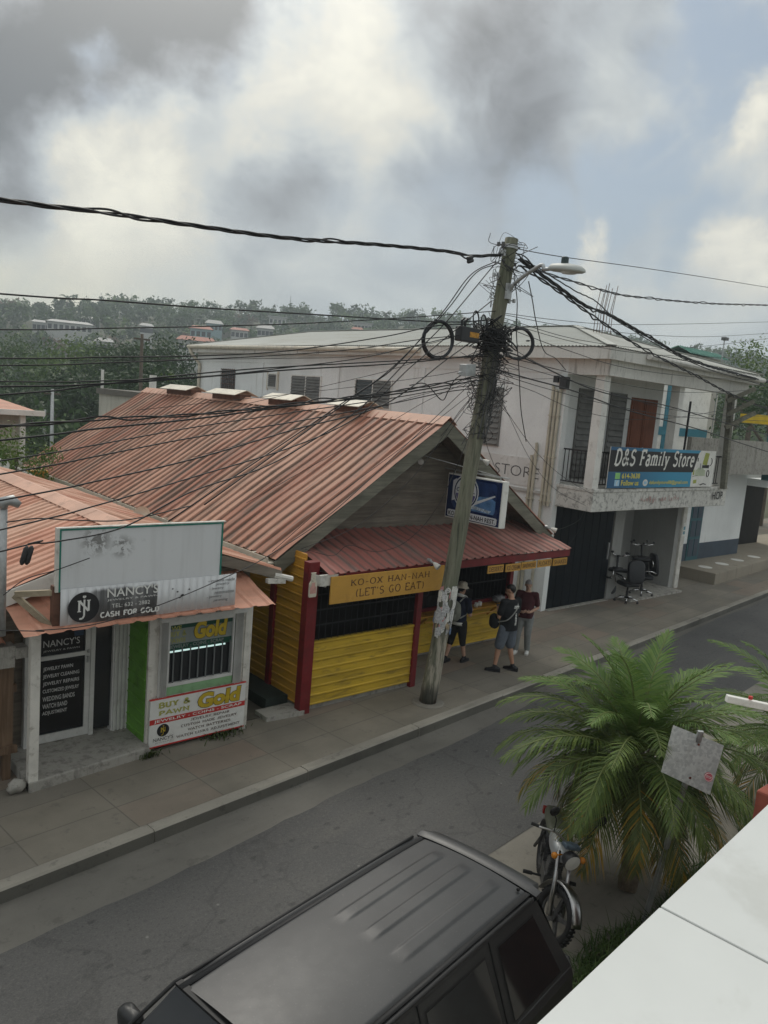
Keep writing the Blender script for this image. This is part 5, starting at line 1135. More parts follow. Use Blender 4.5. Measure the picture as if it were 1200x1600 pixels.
# ================================================================ utility pole, street lamp, cables
def polemat():
    m, t, bs, co = newmat('old pole timber')
    g = t.noise(t.scale(co, (16, 16, .7)), 1.4, 9, .65, .4); a = t.noise(co, 1.1, 5, .6); z = t.n('ShaderNodeSeparateXYZ', {0: co}).outputs[2]
    c = t.mix(t.smooth(g, .3, .68), (.085, .085, .06), (.215, .21, .155))
    c = t.mix(t.math('MULTIPLY', t.smooth(a, .42, .68), .55), c, (.13, .155, .095))
    bl = t.math('MULTIPLY', t.smooth(z, 1.7, 1.1), t.smooth(t.noise(t.scale(co, (9, 9, .9)), 1.3, 8, .7), .44, .54))
    c = t.mix(t.math('MULTIPLY', bl, .8), c, (.42, .38, .31)); c = t.mix(t.math('MULTIPLY', t.math('MULTIPLY', t.smooth(z, 1.6, 1.0), t.smooth(a, .55, .6)), .6), c, (.17, .09, .05))
    c = t.mix(t.math('MULTIPLY', t.smooth(z, .45, .2), .75), c, (.035, .033, .03)); c = t.mix(t.math('MULTIPLY', t.smooth(g, .42, .34), .6), c, (.025, .024, .02))
    setc(t, bs, c, .9, g, .6, .02); return m
M_pole = polemat(); M_cab = mat('black cable sheath', (.012, .012, .013), .5, .2, 8); M_cabg = mat('grey cable sheath', (.10, .10, .10), .5, .2, 8); M_coil = mat('coiled cable sheath', (.02, .022, .026), .4, .2, 8)
PB, PT = V((9.72, 9.33, 0)), PY(800, 373, 9.20)
def on_pole(z): return PB + (PT - PB) * (z / PT.z)
UP_ = thing('utility_pole', 'leaning weathered timber utility pole with torn posters, standing on the pavement', 'utility pole', PB)
mb = MB(); ps, rs = [], []
for i in range(34):
    f = i / 33; ps.append(PB + (PT - PB) * f + V((.012 * math.sin(f * 9), .012 * math.cos(f * 7), 0))); rs.append(.152 - .036 * f + .004 * math.sin(f * 37))
mb.tube(ps, rs, 20); mb.build('shaft', M_pole, UP_, True)
mb = MB(); mb.lathe([(.30, .006), (.27, .018), (.15, .02)], PB, seg=18); mb.build('base_collar', M_park, UP_)
# torn posters wrapped round the shaft
rn = random.Random(31)
M_pap = [mat('torn white paper', (.66, .65, .61), .8, .12, 20, dirt=(.25, .22, .2), dirtamt=.6), mat('grey torn paper', (.42, .42, .42), .8, .3, 25, dirt=(.1, .1, .12), dirtamt=.7), mat('brown torn paper', (.36, .28, .18), .8, .3, 20), mat('printed torn paper', (.5, .5, .5), .8, .4, 30, dirt=(.05, .05, .08), dirtamt=.9), mat('blue torn paper', (.16, .23, .36), .8, .4, 25), mat('pink torn paper', (.5, .25, .24), .8, .3, 25)]
zlo, zhi = PY(668, 1003, 9.15).z, PY(690, 930, 9.15).z
for i in range(62):
    mb = MB(); a0 = rn.uniform(-4.1, -1.1); z0 = rn.uniform(zlo, zhi - .08); da = rn.uniform(.25, .75); dz = rn.uniform(.07, .24); n = 5; tilt = rn.uniform(-.18, .18); off = .003 + i * .0004
    vs = []
    for k in range(n + 1):
        a = a0 + da * k / n
        for j in (0, 1):
            z = z0 + j * dz + tilt * (k / n - .5) * .5 + rn.uniform(-.022, .022); c = on_pole(z); lift = off + (rn.uniform(0, .008) if rn.random() < .3 else 0)
            vs.append(c + V((math.cos(a), math.sin(a), 0)) * (.147 + lift))
    mb.add(vs, [(2 * k, 2 * k + 2, 2 * k + 3, 2 * k + 1) for k in range(n)]); mb.build('torn_poster', rn.choices(M_pap, (7, 5, 2, 8, 1, 1))[0], UP_)
z = PY(687, 925, 9.17).z; c = on_pole(z); nv = (EYE - c); nv.z = 0; nv.normalize(); q = MB(); q.lathe([(0, .152), (.045, .15), (.045, .145)], c, nv, 16); q.build('number_disc', M_white, UP_)
text('0', 'number', M_blk, UP_, c + nv * .155 + V((-.016, 0.01, -.028)), V((-nv.y, nv.x, 0)), (0, 0, 1), .035, .056, .0, .002)
# bolts, brackets and insulators near the top
for i, (z, a) in enumerate(((8.12, 2.9), (7.98, 3.3), (7.86, .2), (7.6, 3.0), (7.45, .1), (7.22, -.4))):
    mb = MB(); c = on_pole(z); d = V((math.cos(a), math.sin(a), 0)); mb.cyl(c - d * .2, c + d * .26, .012, 6); mb.cyl(c + d * .16 + V((0, 0, -.05)), c + d * .16 + V((0, 0, .05)), .028, 8); mb.cyl(c + d * .25 + V((0, 0, -.03)), c + d * .25 + V((0, 0, .03)), .03, 8); mb.build('insulator_bracket', M_galv if i % 2 else M_cabg, UP_)
mb = MB(); mb.lathe([(.135, -.08), (.137, -.02)], on_pole(8.15), (PT - PB), 16); mb.lathe([(.14, -.02), (.14, .02)], on_pole(6.6), (PT - PB), 16); mb.build('steel_band', M_galv, UP_)
def catmull(pts, k=8):
    P = [pts[0] * 2 - pts[1]] + pts + [pts[-1] * 2 - pts[-2]]; out = []
    for i in range(1, len(P) - 2):
        a, b, c, d = P[i - 1:i + 3]
        for j in range(k):
            t = j / k; out.append(.5 * ((2 * b) + (c - a) * t + (2 * a - 5 * b + 4 * c - d) * t * t + (3 * b - a - 3 * c + d) * t ** 3))
    return out + [P[-2]]
# wild tangle of loops round the shaft
def tangle(name, z0, z1, n, rad, seed, r=.007, wide=1.0):
    rn = random.Random(seed); mb = MB()
    for i in range(n):
        z = rn.uniform(z0, z1); c = on_pole(z); a = rn.uniform(0, 6.28); pts = []
        m_ = rn.choice((4, 5, 6, 7)); R0 = .15 + rn.random() * rad
        for k in range(m_):
            a += rn.uniform(.6, 1.7) * rn.choice((1, 1, 1, -1)); R1 = max(.15, R0 * rn.uniform(.6, 1.4)); pts.append(c + V((math.cos(a) * R1 * wide, math.sin(a) * R1, rn.uniform(-.22, .22))))
        mb.tube(catmull(pts, 6), r * rn.uniform(.7, 1.4), 5)
    mb.build(name, M_cab, UP_, True)
tangle('cable_tangle', 6.30, 6.72, 44, .17, 1, .010); tangle('cable_tangle', 5.35, 6.3, 40, .24, 2, .005, 1.2); tangle('cable_tangle', 7.0, 8.2, 20, .26, 3, .005, 1.2); tangle('cable_tangle', 4.85, 5.4, 12, .12, 4, .005)
mb = MB()
for i in range(9):
    z = 6.35 + i * .04; c = on_pole(z); mb.torus(c, (.1, .1, 1), .155, .014, 16, 5)
mb.build('cable_wrap', M_cab, UP_, True)
mb = MB(); rn = random.Random(8)
for i in range(14):
    a = rn.uniform(-2.8, .2); pts = []
    for k in range(6): z = 6.3 - k * .3; a += rn.uniform(-.15, .15); pts.append(on_pole(z) + V((math.cos(a), math.sin(a), 0)) * rn.uniform(.14, .19))
    mb.tube(catmull(pts, 4), .008, 5)
mb.build('riser_cables', M_cabg, UP_, True)
for (px, py, w, h) in ((738, 580, .34, .22),):
    c = PY(px, py, 9.1); mb = MB(); mb.obox(c + V((-.16, 0, -.1)), (.30, .05, .03), (-.02, .14, 0), (0, 0, .20)); mb.cyl(c + V((-.2, .05, -.03)), c + V((-.3, .05, -.06)), .02, 8); o = mb.build('junction_box', M_galv, UP_, bevel=.012)
c = on_pole(5.75) + V((.05, .12, 0)); mb = MB(); mb.cyl(c, on_pole(4.3) + V((.08, .15, 0)), .05, 8); mb.build('conduit', M_galv, UP_)
# street lamp reaching out over the road
c = on_pole(7.38); XL = c.x + .02; h0, h1 = PX(859, 420, XL), PX(913, 424, XL)
S = thing('street_lamp', 'grey street lamp head on a curved arm near the top of the timber pole', 'street lamp', c)
mb = MB(); mb.tube(catmull([c + V((.02, -.1, -.05)), c + V((.02, -.30, .14)), c + V((0.02, -.75, .36)), h0 + V((0, .1, 0)), h0 + V((0, -.15, .01))], 6), .032, 8); mb.build('arm', M_galv, S, True)
mb = MB(); mb.box(c.x - .06, c.x + .06, c.y - .16, c.y - .11, c.z - .16, c.z + .1); mb.build('wall_plate', M_galv, S)
mb = MB(); L = (h1 - h0); n = 12
prof = [(.0, .05, .05), (.08, .09, .085), (.3, .15, .10), (.6, .175, .105), (.85, .14, .085), (.97, .07, .05), (1.0, .02, .02)]
vs = []; seg = 14
for (f, w, h) in prof:
    c_ = h0 + L * f
    for k in range(seg):
        a = 2 * pi * k / seg; zz = math.sin(a) * h; zz = zz if zz > 0 else zz * .45; vs.append(c_ + V((math.cos(a) * w, 0, zz)))
mb.add(vs, [(r * seg + i, r * seg + (i + 1) % seg, (r + 1) * seg + (i + 1) % seg, (r + 1) * seg + i) for r in range(len(prof) - 1) for i in range(seg)] + [tuple(range(seg)), tuple((len(prof) - 1) * seg + i for i in range(seg))]); mb.build('lamp_head', mat('pale grey lamp housing', (.46, .48, .46), .5, .08), S, True)
mb = MB(); mb.lathe([(.0, -.052), (.12, -.05), (.13, -.03)], h0 + L * .58, (0, 0, 1), 14); mb.build('lamp_glass', M_lens, S)
mb = MB(); p = h0 + L * .42; mb.lathe([(.06, .08), (.06, .19), (.05, .2), (0, .2)], p, (0, 0, 1), 12); mb.build('photocell', mat('dark green photocell', (.03, .05, .05), .4, .1), S)

def cable(label, pts, Y0, Y1, r=.009, strands=1, m=None, ext=5.0, start=None, end=None, ext_end=0.0, wob=0.0, name='overhead_cable', grp='overhead cables meeting at the timber pole'):
    n = len(pts); P = []
    xs = [p[0] for p in pts]
    for (x, y) in pts:
        f = (x - xs[0]) / (xs[-1] - xs[0]) if abs(xs[-1] - xs[0]) > 8 else pts.index((x, y)) / (n - 1)
        P.append(PY(x, y, Y0 + (Y1 - Y0) * f))
    if start is not None: P[0] = V(start)
    if end is not None: P[-1] = V(end)
    if ext: d = (P[0] - P[1]).normalized(); P.insert(0, P[0] + d * ext + V((0, 0, .02 * ext)))
    if ext_end: d = (P[-1] - P[-2]).normalized(); P.append(P[-1] + d * ext_end)
    C = catmull(P, 10); mb = MB()
    if wob:
        rw = random.Random(len(label)); C = [p + V((rw.uniform(-wob, wob),) * 3) for p in C]
    if strands == 1: mb.tube(C, r, 6)
    else:
        for s in range(strands):
            ph = 2 * pi * s / strands; Q = []; dist = 0
            fine = catmull(C, 4)
            for i, p in enumerate(fine):
                if i: dist += (p - fine[i - 1]).length
                a = dist * 5.5 + ph; k = r * 1.25 + (.03 * max(0, math.sin(dist * 2.1 + 1)) ** 6 if s == 0 else 0)
                Q.append(p + V((0, math.cos(a) * k, math.sin(a) * k)))
            mb.tube(Q, r, 5)
    o = mb.build(name, m or M_cab, None, True)
    o['label'] = label; o['category'] = 'cable'
    if grp: o['group'] = grp
    return o
PL = 9.2
cable('thick twisted black cable running across the sky from the pole top', [(0, 312), (150, 330), (300, 352), (450, 372), (600, 383), (700, 393), (735, 400), (785, 398)], 8.5, PL, .013, 3)
cable('thin dark cable just above the hilltop treeline', [(0, 459), (160, 469), (320, 481), (500, 492), (690, 503), (765, 500)], 8.5, PL, .010)
cable('thin cable crossing in front of the hillside houses', [(0, 515), (160, 513), (320, 510), (480, 505), (640, 496), (775, 486)], 8.5, PL, .008)
cable('messenger cable that carries the left cable coil', [(0, 560), (160, 558), (307, 556), (450, 548), (600, 526), (690, 508), (768, 508)], 8.5, PL, .009)
cable('dark cable across the valley trees at eaves height of the white store', [(0, 571), (160, 567), (320, 561), (450, 554), (560, 545), (660, 530), (765, 520)], 8.5, PL, .008)
cable('cable crossing the flat grey hut roof in the valley', [(0, 596), (160, 595), (320, 588), (450, 574), (560, 560), (650, 540), (765, 512)], 8.5, PL, .008)
cable('heavy cable dropping across the louvred windows of the white store', [(0, 604), (150, 600), (280, 592), (450, 578), (633, 567), (768, 552)], 8.5, PL, .011)
cable('heavy dark cable rising from the far left above the small hut', [(0, 617), (120, 606), (238, 591), (400, 576), (560, 567), (690, 560), (768, 556)], 8.5, PL, .010)
cable('pair of dark cables skimming the ridge of the red roof', [(0, 666), (150, 655), (300, 648), (460, 631), (600, 614), (700, 597), (762, 585)], 8.5, PL, .011, 2)
cable('heavy cable just below the ridge vents of the red roof', [(0, 688), (150, 670), (300, 655), (460, 634), (600, 618), (700, 602), (762, 592)], 8.5, PL, .012)
cable('thin cable across the upper red roof slope', [(0, 720), (150, 695), (300, 668), (460, 644), (600, 624), (700, 607), (760, 600)], 8.5, PL, .008)
cable('cable crossing the upper middle of the red roof slope', [(0, 741), (150, 713), (300, 684), (460, 659), (600, 633), (700, 612), (758, 606)], 8.5, PL, .009)
cable('cable running over the middle of the red roof and the salmon ridge', [(0, 782), (150, 752), (307, 716), (460, 671), (600, 632), (700, 560), (764, 515)], 8.5, PL, .010)
cable('cable crossing the lower red roof just above the blank billboard', [(0, 828), (150, 790), (307, 744), (460, 697), (560, 650), (640, 575), (700, 525), (768, 470)], 8.5, PL, .009)
cable('cable with inline splices sweeping in front of the blank billboard', [(0, 862), (45, 850), (90, 846), (192, 824), (300, 768), (400, 735), (460, 705), (560, 640), (640, 560), (700, 500), (775, 410)], 8.5, PL, .009)
cable('slack cable crossing the shop banner to the eave corner', [(0, 985), (60, 985), (150, 975), (250, 945), (350, 903), (420, 868), (520, 800), (640, 690), (735, 600)], 8.6, PL, .006)
cable('short cable from the weatherhead across the salmon roof', [(10, 816), (60, 810), (120, 813), (200, 812), (300, 790)], 9.3, 9.4, .008, ext=0)
cable('cable from the weatherhead down the white fascia', [(5, 930), (40, 905), (90, 890), (140, 872)], 9.3, 9.3, .006, ext=0)
cable('thin cable from the pole to the red roof eave corner', [(425, 862), (520, 780), (640, 690), (755, 600)], 10.4, PL, .005, ext=0)
cable('fine cable from the pole down to the gable boards', [(655, 712), (690, 680), (730, 630), (757, 592)], 11.2, PL, .005, ext=0)
cable('second fine cable sagging from the pole to the gable boards', [(640, 720), (680, 702), (720, 650), (756, 600)], 11.2, PL, .005, ext=0)
cable('fine drop cable from the pole to the awning corner', [(470, 858), (560, 820), (650, 740), (720, 640), (757, 604)], 10.2, PL, .005, ext=0)
cable('loose loop of cable lying on the awning sheets', [(476, 858), (520, 868), (545, 852), (590, 862), (640, 842), (690, 780), (750, 640)], 10.1, PL, .005, ext=0)
cable('cable from the pole to the sign bar on the gable', [(780, 745), (762, 700), (757, 660), (766, 610)], 10.6, PL, .005, ext=0)
for i, (lab, pts) in enumerate((
  ('guy of two strands from upper bracket down to the left coil', [(560, 615), (620, 570), (690, 490), (735, 430), (775, 408)]),
  ('second strand beside the guy down to the left coil', [(520, 640), (612, 575), (697, 486), (742, 428), (777, 412)]))): cable(lab, pts, PL, PL, .009, ext=3)
# to the right along the street
RY = 11.0
cable('thin single cable leaving the pole top above the lamp', [(790, 385), (870, 400), (1000, 418), (1100, 433), (1200, 449)], PL, RY, .008, ext=0, ext_end=14)
cable('twisted cable high on the right over the rebar stubs', [(805, 395), (850, 425), (896, 440), (950, 456), (994, 464), (1105, 474), (1200, 477)], PL, RY, .012, 2, ext=0, ext_end=14)
cable('thick twisted bundle sloping over the store roof to the balcony corner', [(812, 405), (864, 442), (915, 478), (956, 494), (1020, 530), (1089, 566), (1200, 597)], PL, RY, .017, 3, ext=0, ext_end=12)
cable('thick cable beside the twisted bundle over the hip of the store roof', [(812, 415), (868, 452), (915, 486), (965, 520), (1010, 548), (1089, 588), (1140, 615), (1200, 640)], PL, RY, .016, 2, ext=0, ext_end=12)
cable('looping slack cable under the twisted bundle', [(815, 408), (858, 430), (900, 455), (930, 470), (952, 490), (975, 508), (1089, 570), (1200, 604)], PL, RY, .012, ext=0, ext_end=12, wob=.008)
cable('fine cable level with the store roof crest', [(778, 488), (870, 500), (962, 507), (1080, 506), (1200, 503)], PL, RY, .006, ext=0, ext_end=14)
cable('fine cable crossing the green roof beyond the store', [(778, 490), (900, 512), (1026, 524), (1110, 526), (1200, 521)], PL, RY, .006, ext=0, ext_end=14)
cable('fine cable rising towards the tree beyond the store', [(778, 494), (900, 530), (1020, 545), (1110, 540), (1200, 529)], PL, RY, .006, ext=0, ext_end=14)
cable('fine cable along the store gutter', [(776, 500), (900, 535), (1000, 552), (1100, 558), (1200, 560)], PL, RY, .006, ext=0, ext_end=14)
cable('fine cable under the store gutter across the balcony ceiling', [(776, 506), (880, 545), (980, 575), (1100, 590), (1200, 594)], PL, RY, .007, ext=0, ext_end=14)
cable('heavy cable sagging across the balcony pillars to the teal frame', [(772, 545), (820, 560), (915, 604), (978, 622), (1042, 634), (1130, 660), (1200, 679)], PL, RY, .013, ext=0, ext_end=12)
cable('heaviest cable sagging across the top of the banner', [(768, 575), (820, 590), (900, 612), (978, 640), (1089, 670), (1150, 690), (1200, 706)], PL, RY, .014, ext=0, ext_end=12)
cable('thin cable crossing the brown door', [(768, 580), (850, 606), (950, 632), (1050, 650), (1130, 655), (1200, 658)], PL, RY, .007, ext=0, ext_end=12)
cable('thin cable sagging in front of the louvred balcony windows', [(768, 590), (830, 610), (900, 640), (980, 655), (1060, 652), (1130, 640), (1200, 622)], PL, RY, .006, ext=0, ext_end=12)
cable('thin cable crossing the balcony below the ceiling', [(770, 552), (850, 572), (950, 596), (1050, 612), (1130, 612), (1200, 608)], PL, RY, .007, ext=0, ext_end=12)
cable('thin cable midway up the balcony opening', [(770, 560), (850, 583), (950, 612), (1050, 640), (1150, 650), (1200, 650)], PL, RY, .006, ext=0, ext_end=12)
cable('thin cable from the pole to the conduit heads at the store corner', [(770, 575), (810, 590), (850, 592), (872, 590)], PL, 12.55, .006, ext=0)
cable('second thin cable from the pole to the meter box at the store corner', [(770, 520), (810, 550), (850, 572), (884, 580)], PL, 12.45, .007, ext=0)
cable('cable from the pole swinging down to the balcony slab corner', [(768, 590), (800, 660), (830, 720), (868, 765), (915, 790)], PL, 11.3, .005, ext=0)
cable('second cable from the pole swinging down to the balcony slab', [(768, 596), (790, 640), (838, 706), (880, 745), (930, 775)], PL, 11.3, .005, ext=0)
cable('frayed cable hanging from the slab over the dark shutter', [(915, 792), (905, 812), (880, 825), (862, 828)], 12.0, 11.6, .006, ext=0)
cable('cable dangling across the dark shutter from the slab', [(917, 793), (908, 822), (890, 850), (872, 868)], 12.0, 11.8, .006, ext=0)
cable('black cable hanging straight down beside the pole', [(803, 432), (808, 470), (807, 520), (811, 580), (814, 640), (822, 690)], 9.0, 9.6, .009, ext=0)
cable('black cable drooping from the lamp arm to the store conduits', [(826, 440), (832, 470), (838, 505), (850, 548), (868, 560), (884, 578)], 9.0, 12.4, .010, ext=0)
cable('stiff kinked cable bent below the junction box', [(640, 602), (665, 600), (690, 625), (700, 612), (712, 592), (735, 580)], PL, PL, .009, ext=0)
for i, (lab, pts) in enumerate((
  ('fine cable fanning from the pole to the first louvred store window', [(505, 610), (600, 598), (690, 585), (752, 572)]),
  ('fine cable fanning from the pole over the last ridge vent', [(560, 645), (640, 622), (700, 605), (755, 580)]),
  ('fine cable fanning from the pole to the red roof verge', [(600, 665), (660, 630), (710, 606), (756, 588)]),
  ('fine cable slanting from the pole knot behind the ridge', [(520, 600), (620, 575), (700, 545), (760, 510)]),
  ('fine cable between the pole knot and the store fascia on the left', [(430, 560), (560, 556), (680, 535), (765, 505)]))): cable(lab, pts, 10.5, PL, .005, ext=3)
# splices, coils, closures
def coil(px, py, R, label, nv, sc=1.25):
    c = PY(px, py, 9.15); S = thing('cable_coil', label, 'cable coil', c, 0, 'spare cable coils on the pole'); rn = random.Random(int(px)); mb = MB()
    for i in range(7): mb.torus(c + V((rn.uniform(-.015, .015), rn.uniform(-.03, .03), rn.uniform(-.015, .015))), V(nv) + V((rn.uniform(-.05, .05), 0, rn.uniform(-.05, .05))), R * rn.uniform(.93, 1.04), .013, 28, 5, sc=sc)
    mb.build('loops', M_coil, S, True); mb = MB()
    for a in (.3, 1.9, 3.4, 4.9): mb.torus(c + V((math.cos(a) * R, 0, math.sin(a) * R)), (math.sin(a), .1, -math.cos(a)), .035, .008, 10, 4)
    mb.build('cable_tie', M_cab, S)
coil(685, 531, .29, 'upright black coil of spare cable hanging left of the pole', (-.12, -1, 0), 1.0)
coil(810, 537, .27, 'round black coil of spare cable hanging right of the pole', (-.6, -.8, 0), 1.0)
S = thing('splice_closure', 'black splice closure with an orange label hanging left of the pole', 'splice box', PY(730, 523, 9.15)); c = PY(730, 523, 9.15)
mb = MB(); mb.box(c.x - .22, c.x + .22, c.y - .08, c.y + .08, c.z - .12, c.z + .12); mb.build('case', M_plasd, S, bevel=.02)
mb = MB(); mb.box(c.x - .02, c.x + .2, c.y - .084, c.y - .0805, c.z - .04, c.z + .045); mb.build('orange_label', mat('orange label', (.45, .22, .03), .6, .35, 30), S)
mb = MB()
for x in (-.15, -.07): mb.tube([c + V((x, 0, .1)), c + V((x, 0, .22)), c + V((x + .05, 0, .26))], .02, 6)
mb.build('clamp', M_cab, S)
for (px, py) in ((744, 498), (756, 504), (766, 512)):
    mb = MB(); cc = PY(px, py, 9.1)
    for k in range(4): mb.torus(cc + V((.02 * k, .02 * k, 0)), (.4, -1, .1), .13, .010, 20, 5)
    o = mb.build('small_coil', M_coil, S, True)
for (px, py, lab) in ((734, 403, 'pair of black connector caps where the thick cable meets the pole'), (38, 868, 'two black inline splices hanging over the left salmon roof')):
    c = PY(px, py, 9.0 if px > 100 else 8.8); S = thing('cable_splice', lab, 'splice', c); 
    for k in (0, 1):
        mb = MB(); d = V((.05, 0, .02)) if px > 100 else V((.02, 0, .075)); o_ = V((.02 * k, 0, -.045 * k)) if px > 100 else V((.05 * k, 0, 0)); mb.tube([c - d * 1.4 + o_, c - d + o_, c + d + o_, c + d * 1.4 + o_], [.012, .032, .032, .012], 8); mb.build('splice_sleeve', M_plasd, S, True)

# ================================================================ people
def fuse(mb, voxel=.010, smooth=3):
    """one continuous skin over overlapping volumes"""
    me = bpy.data.meshes.new('tmp'); me.from_pydata([tuple(p) for p in mb.v], [], mb.f); ob = bpy.data.objects.new('tmp', me); COL.objects.link(ob)
    r = ob.modifiers.new('r', 'REMESH'); r.mode = 'VOXEL'; r.voxel_size = voxel
    if smooth: s = ob.modifiers.new('s', 'SMOOTH'); s.iterations = smooth; s.factor = .5
    dg = bpy.context.evaluated_depsgraph_get(); out = bpy.data.meshes.new_from_object(ob.evaluated_get(dg))
    bpy.data.objects.remove(ob); bpy.data.meshes.remove(me); return out
def skin_part(name, mb, m, parent, voxel=.010, smooth=3):
    me = fuse(mb, voxel, smooth); me.name = name; me.materials.clear(); me.materials.append(m); me.polygons.foreach_set('use_smooth', [True] * len(me.polygons))
    o = bpy.data.objects.new(name, me); link(o); o.parent = parent; return o
def limb(mb, pts, rad, seg=12):
    pts = [V(p) for p in pts]; mb.tube(pts, rad, seg)
    for p, r in zip(pts, rad): mb.ball(p, r * .995, 12, 8)
def loft(mb, rings, seg=20):     # (centre, half width x, half depth y)
    b = len(mb.v)
    for (c, w, d) in rings:
        for k in range(seg):
            a = 2 * pi * k / seg; ca, sa = math.cos(a), math.sin(a); mb.v.append(V(c) + V((w * math.copysign(abs(ca) ** .85, ca), d * math.copysign(abs(sa) ** .85, sa), 0)))
    n = len(rings)
    for i in range(n - 1):
        for k in range(seg): k2 = (k + 1) % seg; mb.f.append((b + i * seg + k, b + i * seg + k2, b + (i + 1) * seg + k2, b + (i + 1) * seg + k)); mb.m.append(0)
    mb.f.append(tuple(b + k for k in reversed(range(seg)))); mb.f.append(tuple(b + (n - 1) * seg + k for k in range(seg))); mb.m += [0, 0]
def hand(mb, w, d, side, curl=.9):
    """palm and five fingers from wrist w in direction d, curling towards +/-side"""
    d = V(d).normalized(); s = V(side); s = (s - d * s.dot(d)).normalized(); n = d.cross(s)
    limb(mb, [V(w), V(w) + d * .045, V(w) + d * .085], [.026, .034, .032], 10)
    for i, (o, L) in enumerate(((-.030, .070), (-.010, .082), (.010, .078), (.028, .060))):
        b = V(w) + d * .085 + n * o; p = [b]; a = 0
        for k in range(3): a += curl * (.35 + .25 * k); p.append(p[-1] + (d * math.cos(a) + s * math.sin(a)) * L * (.45, .32, .23)[k])
        limb(mb, p, [.0105, .0095, .009, .0075], 8)
    t = V(w) + d * .03 - n * .028; limb(mb, [t, t + (d * .6 - n * .7 + s * .3).normalized() * .035, t + (d * .9 - n * .5 + s * .6).normalized() * .065], [.0135, .011, .009], 8)
def head_mesh(mb, c, yaw, pitch, r=1.0):
    """skull, jaw, nose, brows, ears; returns the head transform"""
    M = Matrix.Translation(V(c)) @ Matrix.Rotation(yaw, 4, 'Z') @ Matrix.Rotation(pitch, 4, 'X'); q = MB()
    q.ball((0, -.012, .028), 1, 18, 14, sc=(.075 * r, .094 * r, .098 * r)); q.ball((0, .022, -.035), 1, 16, 12, sc=(.058 * r, .066 * r, .082 * r)); q.ball((0, .055, -.085), 1, 12, 8, sc=(.030, .026, .026))
    q.tube([(0, .083, .022), (0, .104, -.018), (0, .098, -.030), (0, .07, -.034)], [.009, .014, .013, .006], 8)
    for s in (-1, 1): q.ball((s * .077, -.008, -.004), 1, 10, 8, sc=(.011, .020, .032)); q.ball((s * .030, .076, .030), 1, 8, 6, sc=(.024, .012, .008))
    q.ball((0, .083, -.058), 1, 10, 6, sc=(.024, .009, .007)); q.ball((0, .082, -.069), 1, 10, 6, sc=(.020, .009, .007))
    q.xf(M); mb.add(q.v, q.f); return M
M_skin = mat('light tanned skin', (.42, .23, .15), .5, .08, 12); M_skin2 = mat('pale skin', (.48, .29, .21), .5, .08, 12)
M_hairb = mat('black hair', (.012, .010, .009), .45, .3, 40); M_hairg = mat('grey hair', (.30, .29, .28), .6, .25, 40)
M_tee = mat('black cotton tee', (.010, .011, .013), .9, .2, 10, bump=.1, bscale=60); M_navyt = mat('navy cotton tee', (.012, .016, .035), .9, .2, 10); M_maroon = mat('maroon polo shirt', (.060, .012, .016), .85, .15, 10)
M_gshort = mat('blue grey shorts', (.12, .14, .17), .9, .14, 14, bump=.15, bscale=40); M_black = mat('black leggings', (.008, .008, .009), .8, .2, 10); M_gtrou = mat('grey trousers', (.22, .23, .225), .9, .1, 9, bump=.1)
M_shoeb = mat('black trainers', (.010, .010, .012), .6, .25, 20); M_shoew = mat('white trainers', (.62, .62, .60), .6, .1, 20); M_hat = mat('beige sun hat', (.58, .52, .42), .9, .1, 14, bump=.15); M_towel = mat('white towel', (.68, .67, .64), .95, .1, 20, bump=.3)
M_pack = mat('grey green backpack', (.20, .205, .17), .85, .16, 9, bump=.15); M_strap = mat('grey strap', (.26, .26, .24), .8, .1)
M_eye = mat('dark eye', (.02, .015, .012), .2, .1)
def shoe(P, ankle, dirv, m, L=.28, low=True):
    a = V(ankle); d = V((dirv[0], dirv[1], 0)).normalized(); s = V((-d.y, d.x, 0)); q = MB(); b = V((a.x, a.y, 0)) - d * .06
    rings = []
    vs = []; seg = 12
    for (f, w, h, z) in ((-.06, .028, .085, 0), (.0, .040, .115, 0), (.08, .045, .105, 0), (.15, .048, .075, 0), (.21, .046, .055, .003), (.25, .030, .040, .008)):
        c = b + d * f * L / .28
        for k in range(seg):
            an = 2 * pi * k / seg; vs.append(c + s * math.cos(an) * w + V((0, 0, z + h / 2 + math.sin(an) * h / 2)))
    n = 6; q.add(vs, [(r * seg + i, r * seg + (i + 1) % seg, (r + 1) * seg + (i + 1) % seg, (r + 1) * seg + i) for r in range(n - 1) for i in range(seg)] + [tuple(reversed(range(seg))), tuple((n - 1) * seg + i for i in range(seg))])
    sh = q.build('shoe', m, P, True, local=True); q = MB(); o = [b + d * f + s * w + V((0, 0, .001)) for f, w in ((-.065, -.025), (.02, -.046), (.16, -.052), (.25, -.03), (.25, .03), (.16, .052), (.02, .046), (-.065, .025))]
    q.prism(o, (0, 0, .022)); q.build('sole', M_plasd if m is not M_shoew else M_whited, sh, local=True)
